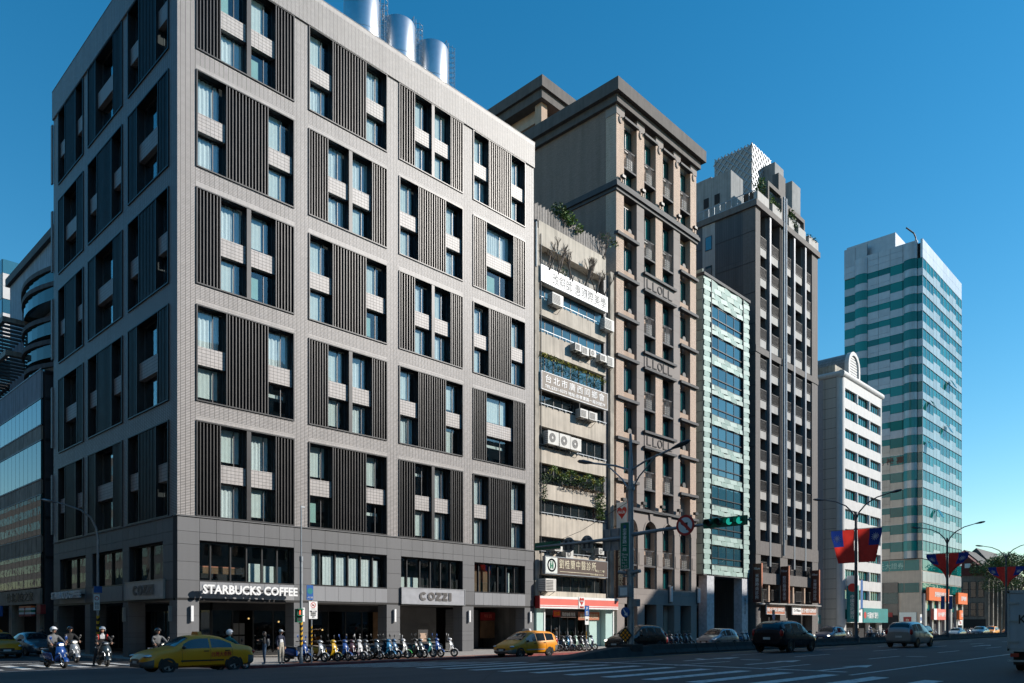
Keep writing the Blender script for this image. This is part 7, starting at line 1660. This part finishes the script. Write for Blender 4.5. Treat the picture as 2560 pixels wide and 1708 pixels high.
srow([(1384, 'black'), (1398, 'silver'), (1412, 'dark'), (1424, 'cyan'), (1434, 'white'), (1446, 'mint'), (1458, 'black'), (1468, 'navy'), (1482, 'navy')], 36.6, 'in the row outside the red-fronted store', 'scooters parked before the store')
srow([(1672, 'red'), (1684, 'black'), (1696, 'navy'), (1708, 'greyblue'), (1719, 'navy'), (1730, 'black')], 36.6, 'in the row below the brown building', 'scooters parked before the brown building')
srow([(1848, 'white'), (1862, 'grey'), (1872, 'cyan')], 36.4, 'in the short row below the green building', 'scooters parked before the green building')
srow([(2100, 'grey'), (2108, 'black'), (2116, 'white'), (2124, 'grey'), (2131, 'black'), (2196, 'black'), (2204, 'grey'), (2212, 'white'), (2219, 'black'), (2226, 'cyan')], 36.2, 'in the row below the white building', 'scooters parked before the white building')
srow([(2300, 'grey'), (2306, 'black'), (2311, 'white'), (2316, 'red'), (2321, 'grey'), (2326, 'red'), (2331, 'black'), (2336, 'white'), (2342, 'grey'), (2384, 'grey'), (2390, 'white'), (2396, 'grey'), (2402, 'black'), (2408, 'white'), (2414, 'grey'), (2420, 'navy'), (2427, 'grey'), (2434, 'white'), (2440, 'black')], 36.2, 'in the long row below the glass tower', 'scooters parked before the glass tower')

# ================================================================== people
for n_, c_ in (('cloth_navy', (.015, .02, .045)), ('cloth_grey', (.13, .135, .14)), ('cloth_dark', (.014, .014, .016)), ('cloth_khaki', (.36, .33, .28)), ('cloth_jeans', (.04, .075, .13)), ('cloth_white', (.55, .56, .58)), ('cloth_red', (.38, .025, .02)), ('cloth_teal', (.02, .16, .17)), ('shoe_dark', (.02, .02, .02)), ('shoe_white', (.55, .52, .50))): mk(n_, c_, .85, var=.15, scale=12, bump=.3, bscale=20)
def hnd(m, w_, d, up, s, hold=False):
    """palm with five curled fingers at wrist w_, reaching along d"""
    d = Vector(d).normalized(); up = Vector(up); side = d.cross(up).normalized(); w_ = Vector(w_)
    m.sphere(w_+d*.045, (.035, .035, .035), 8, 6)
    for k, l in enumerate((.066, .076, .072, .058)):
        a = w_+d*.07+side*(.027-.018*k); b = a+d*l*.5-up*(.006 if not hold else .012); c = b+(d*.6-up*(.5 if hold else .25)).normalized()*l*.55
        m.cyl(a, b, .0095, .0085, 6); m.cyl(b, c, .0085, .0065, 6)
    a = w_+d*.03+side*.035*s; b = a+(d*.7+side*.6*s-up*.2).normalized()*.04; m.cyl(a, b, .011, .0095, 6); m.cyl(b, b+(d-up*.3).normalized()*.03, .0095, .007, 6)
def person(label, x, y, z, head, J, cl, hair='hair', helmet=None, cap=None, look=0., scale=1.0, vest=None, name='person', bag=None, longhair=False):
    """J: joints in a frame facing +x; one skinned surface, coloured by the nearest limb"""
    mats = ['skin', cl['top'], cl.get('sleeve', cl['top']), cl['legs'], cl['shoe'], 'hair', cl.get('chest', cl['top'])]
    bones = [('pelvis', 'belly', 3), ('belly', 'chest', 1), ('chest', 'neck', 1), ('neck', 'head', 0)]
    for s in ('L', 'R'): bones += [('chest', 'sh'+s, 1), ('sh'+s, 'el'+s, 2), ('el'+s, 'wr'+s, 2), ('pelvis', 'hip'+s, 3), ('hip'+s, 'kn'+s, 3), ('kn'+s, 'an'+s, 3), ('an'+s, 'toe'+s, 4)]
    RAD_ = {'pelvis': .15, 'belly': .155, 'chest': .175, 'neck': .062, 'head': .05, 'sh': .09, 'el': .062, 'wr': .038, 'hip': .115, 'kn': .078, 'an': .05, 'toe': .04}
    names = list(J); bm = bmesh.new(); sk = bm.verts.layers.skin.verify(); V = {}
    for n in names: v = bm.verts.new(J[n]); rr = RAD_.get(n, RAD_.get(n[:-1], .05)); v[sk].radius = (rr*(1.0 if n not in ('chest', 'belly', 'pelvis') else 1.0), rr); V[n] = v
    V['pelvis'][sk].use_root = True
    for a, b, _ in bones: bm.edges.new((V[a], V[b]))
    me = bpy.data.meshes.new('person'); bm.to_mesh(me); bm.free(); o = bpy.data.objects.new('person', me); COL.objects.link(o)
    md = o.modifiers.new('s', 'SKIN'); md.use_smooth_shade = True; md.branch_smoothing = .6; ms = o.modifiers.new('u', 'SUBSURF'); ms.levels = 1
    dg = bpy.context.evaluated_depsgraph_get(); dg.update(); ev = bpy.data.meshes.new_from_object(o.evaluated_get(dg)); bpy.data.objects.remove(o)
    m = MB(); m.v = [tuple(v.co) for v in ev.vertices]
    for p in ev.polygons:
        c = p.center; best, bi = 9, 0
        for a, b, mi in bones:
            A, B = Vector(J[a]), Vector(J[b]); t = max(0, min(1, (c-A).dot(B-A)/max(1e-6, (B-A).length_squared))); d = (c-(A+(B-A)*t)).length/(1.6 if mi in (1, 3) else 1)
            if d < best: best, bi = d, mi
        if bi == 1 and cl.get('chest') and c.x > Vector(J['chest']).x+.06 and abs(c.y) < .07: bi = 6
        m.f.append(tuple(p.vertices)); m.mi.append(bi)
    H = Vector(J['head']); cz = H.z+.07
    m.m = 0; lc, ls_ = math.cos(look), math.sin(look); F = Vector((lc, ls_, 0)); S = Vector((-ls_, lc, 0)); hc = Vector((H.x, H.y, cz))
    n0 = len(m.v); m.sphere((0, 0, 0), (.092, .076, .118), 18, 12); 
    for i in range(n0, len(m.v)):
        p = Vector(m.v[i]); 
        if p.z < -.03: p.x *= .92; p.y *= .86
        m.v[i] = tuple(hc+F*p.x+S*p.y+Vector((0, 0, p.z)))
    m.cyl(hc+F*.085+Vector((0, 0, .02)), hc+F*.108-Vector((0, 0, .025)), .008, .016, 7); m.cyl(hc+F*.085-Vector((0, 0, .028)), hc+F*.106-Vector((0, 0, .026)), .012, .012, 6)
    for s in (1, -1): m.sphere(hc+S*(.078*s)-F*.005, (.016, .012, .03), 8, 6)
    m.m = 5
    for s in (1, -1): m.sphere(hc+F*.080+S*(.032*s)+Vector((0, 0, .012)), (.011, .011, .007), 8, 5); m.cyl(hc+F*.084+S*(.018*s)+Vector((0, 0, .033)), hc+F*.078+S*(.05*s)+Vector((0, 0, .031)), .005, n=4)
    m.m = 0; 
    for s, k in (('L', 1), ('R', -1)):
        w_ = Vector(J['wr'+s]); d = (w_-Vector(J['el'+s])); hnd(m, w_, d, Vector((0, 0, 1)) if abs(d.normalized().z) < .8 else Vector((1, 0, 0)), -k, cl.get('hold', False))
    g = thing(name, label, 'person', (x, y, z), None, head); g.scale = (scale,)*3
    b = m.obj('body', [M[q] for q in mats], g, smooth=True, local=True, ang=70)
    mo = MB(); mo.cyl(hc+F*.083+S*.02-Vector((0, 0, .058)), hc+F*.083-S*.02-Vector((0, 0, .058)), .006, n=5); mo.obj('mouth', M['cloth_red'], g, local=True)
    if not helmet:
        h = MB(); h.sphere((0, 0, 0), (.102, .088, .125), 18, 10, z0=-.05); 
        for i in range(len(h.v)):
            p = Vector(h.v[i]); p.x -= .012
            if p.x > .045 and p.z < .05: p.z = .05
            h.v[i] = tuple(hc+F*p.x+S*p.y+Vector((0, 0, p.z+.008)))
        if longhair: h.sphere(hc-F*.05-Vector((0, 0, .08)), (.06, .08, .16), 12, 8)
        h.obj('hair', M[hair], g, smooth=True, local=True)
    if cap:
        h = MB(); h.sphere(hc+Vector((0, 0, .035)), (.112, .098, .10), 18, 8, z0=0); h.add([hc+F*.09+S*.075+Vector((0, 0, .045)), hc+F*.19+S*.05+Vector((0, 0, .03)), hc+F*.19-S*.05+Vector((0, 0, .03)), hc+F*.09-S*.075+Vector((0, 0, .045))], [(0, 1, 2, 3)]); h.obj('cap', M[cap], g, smooth=True, local=True)
    if helmet:
        h = MB(); h.sphere((0, 0, 0), (.148, .132, .15), 22, 12, z0=-.55)
        for i in range(len(h.v)):
            p = Vector(h.v[i])
            if p.x > .04 and p.z < .035: p.z = .035+(p.z-.035)*.15; 
            p.x -= .012
            h.v[i] = tuple(hc+F*p.x+S*p.y+Vector((0, 0, p.z+.03)))
        h.obj('helmet', M[helmet], g, smooth=True, local=True)
        v = MB(); v.grid([[hc+F*(.135*math.cos(a)+e)+S*(.125*math.sin(a))+Vector((0, 0, zz)) for a in [-.95+1.9*i/10 for i in range(11)]] for zz, e in ((.085, -.002), (.06, .05))]); v.obj('visor', M[helmet], g, local=True); st_ = MB().tube([hc+S*.088-Vector((0, 0, .01)), hc+F*.03+S*.05-Vector((0, 0, .115)), hc+F*.03-S*.05-Vector((0, 0, .115)), hc-S*.088-Vector((0, 0, .01))], .007, 5); st_.obj('chin_strap', M['black'], g, local=True)
    if vest:
        for s in (1, -1): v = MB().sphere(Vector(J['shL' if s > 0 else 'shR'])+Vector((.02, 0, -.07)), (.095, .06, .14), 12, 8); v.obj('jacket_panel', M[vest], g, smooth=True, local=True)
    if bag: MB().sphere(Vector(J['chest'])+Vector((-.17, 0, -.12)), (.09, .13, .2), 14, 10).obj('backpack', M[bag], g, smooth=True, local=True)
    return g
def ride(foot_down=False, lean=0.):
    J = {'pelvis': (-.30, 0, .86), 'belly': (-.27, 0, 1.02), 'chest': (-.20, 0, 1.22), 'neck': (-.17, 0, 1.42), 'head': (-.145, 0, 1.50)}
    for s, k in (('L', 1), ('R', -1)):
        J['sh'+s] = (-.19, .19*k, 1.33); J['el'+s] = (.0, .30*k, 1.12); J['wr'+s] = (.17, .29*k, 1.04); J['hip'+s] = (-.27, .11*k, .84); J['kn'+s] = (.10, .17*k, .76); J['an'+s] = (.12, .13*k, .38); J['toe'+s] = (.26, .14*k, .34)
    if foot_down: J['knR'] = (.02, -.30, .60); J['anR'] = (-.02, -.38, .10); J['toeR'] = (.12, -.41, .04)
    return J
def stand(arms=None, legs=.09):
    J = {'pelvis': (0, 0, .93), 'belly': (0, 0, 1.08), 'chest': (0, 0, 1.27), 'neck': (.0, 0, 1.46), 'head': (.015, 0, 1.53)}
    for s, k in (('L', 1), ('R', -1)):
        J['sh'+s] = (0, .18*k, 1.38); J['el'+s] = (-.03, .24*k, 1.11); J['wr'+s] = (.05, .23*k, .87); J['hip'+s] = (0, .095*k, .90); J['kn'+s] = (.02, .105*k, .49); J['an'+s] = (-.01, .11*k, .085); J['toe'+s] = (.14, .12*k, .04)
    if arms == 'phone':
        for s, k in (('L', 1), ('R', -1)): J['el'+s] = (.05, .22*k, 1.14); J['wr'+s] = (.26, .06*k, 1.24)
    if arms == 'ear': J['elR'] = (.06, -.30, 1.22); J['wrR'] = (.07, -.13, 1.46)
    return J
def rider(label, slabel, x, y, head, color, cl, helmet, look=0, foot=False, vest=None, z=None, lit=True, sc=1.07):
    z = zr(x, y) if z is None else z
    s = scooter(color, slabel, x, y, z, head, 0, 'scooters being ridden', lit=lit); s.scale = (sc, sc*1.12, sc)
    cl = dict(cl, hold=True); person(label, x, y, z, head, ride(foot), cl, helmet=helmet, look=look, vest=vest, scale=sc)
mk('helmet_white', (.70, .71, .74), .25, coat=.5); mk('helmet_silver', (.42, .45, .48), .2, metal=.5, coat=.5); mk('helmet_black', (.012, .013, .016), .15, coat=.6); mk('helmet_blue', (.01, .06, .25), .3)
rider('rider in a grey jacket and white helmet on the blue scooter', 'bright blue scooter with its headlight on, ridden at the left', 10.9, 38.9, -W/2+.22, 'blue', {'top': 'cloth_grey', 'legs': 'cloth_dark', 'shoe': 'shoe_dark'}, 'helmet_white', .35)
rider('rider in a dark jacket with red shoulders and a silver helmet', 'charcoal scooter waiting beside the blue one', 13.0, 39.2, -W/2-.08, 'dark', {'top': 'cloth_dark', 'legs': 'cloth_dark', 'shoe': 'shoe_dark', 'chest': 'cloth_white'}, 'helmet_silver', -.5, True, 'cloth_red', lit=False)
rider('dim rider in a black helmet behind the blue scooter', 'pale silver scooter half hidden behind the blue scooter', 13.0, 43.8, -W/2+.05, 'silver', {'top': 'cloth_dark', 'legs': 'cloth_dark', 'shoe': 'shoe_dark'}, 'helmet_black')
rider('rider in a grey top and black helmet showing above the taxi bonnet', 'dark scooter hidden behind the yellow taxi bonnet', 15.2, 38.2, -W/2+.05, 'dark', {'top': 'cloth_grey', 'legs': 'cloth_dark', 'shoe': 'shoe_dark'}, 'helmet_black')
rider('rider in a teal shirt and white helmet behind the taxi boot', 'dark scooter behind the yellow taxi boot', 16.6, 33.5, .15, 'black', {'top': 'cloth_teal', 'legs': 'cloth_dark', 'shoe': 'shoe_dark'}, 'helmet_white', lit=False)
rider('far rider in a white shirt and blue helmet by the white building', 'black scooter ridden past the white building', fx(2165, 34), 33.6, W-.3, 'black', {'top': 'cloth_white', 'legs': 'cloth_dark', 'shoe': 'shoe_dark'}, 'helmet_blue', lit=False, sc=1.0)
person('elderly man in a white cap, navy jacket and khaki trousers on the kerb', 19.85, 35.0, .155, -W/2+.25, stand(), {'top': 'cloth_navy', 'legs': 'cloth_khaki', 'shoe': 'shoe_dark', 'chest': 'cloth_white'}, hair='cloth_grey', cap='cloth_white', look=.3)
g = person('young woman in a dark jacket and jeans looking at her phone', 18.95, 34.95, .155, W-.5, stand('phone'), {'top': 'cloth_dark', 'legs': 'cloth_jeans', 'shoe': 'shoe_white'}, longhair=True, scale=.95, bag='cloth_grey')
ph_ = thing('phone', 'small dark phone held up by the young woman', 'phone', (18.95-.27*math.cos(.5), 34.95-.02, 1.33)); c = ph_.location; one('screen_body', (c.x-.035, c.x+.035, c.y-.006, c.y+.006, c.z-.07, c.z+.07), M['black'], ph_)
person('shadowy figure in dark clothes talking on the phone behind the left taxi', 17.0, 63.8, .155, -W/2, stand('ear'), {'top': 'cloth_dark', 'legs': 'cloth_dark', 'shoe': 'shoe_dark'})
person('dark figure standing in the store doorway by the red display', 48.0, 41.0, .155, W/2+.4, stand(), {'top': 'cloth_dark', 'legs': 'cloth_dark', 'shoe': 'shoe_dark'}, longhair=True)
person('pedestrian in an amber top by the columns of the white building', fx(2147, 38), 38.2, .155, W, stand(), {'top': 'interior_warm', 'legs': 'cloth_dark', 'shoe': 'shoe_dark'})
mk('menu_board', (.025, .024, .024), .6)
s = thing('menu_stand', 'black menu stand at the hotel entrance', 'sign', (35.6, 43.0, .15)); m = MB(); m.box(35.2, 36.1, 43.0, 43.06, .5, 1.75); m.cyl((35.3, 43.05, .15), (35.3, 43.05, .6), .03); m.cyl((36.0, 43.05, .15), (36.0, 43.05, .6), .03); m.obj('board', M['menu_board'], s); one('poster', (35.35, 35.95, 42.98, 42.999, .9, 1.5), M['tan_plaster'], s)
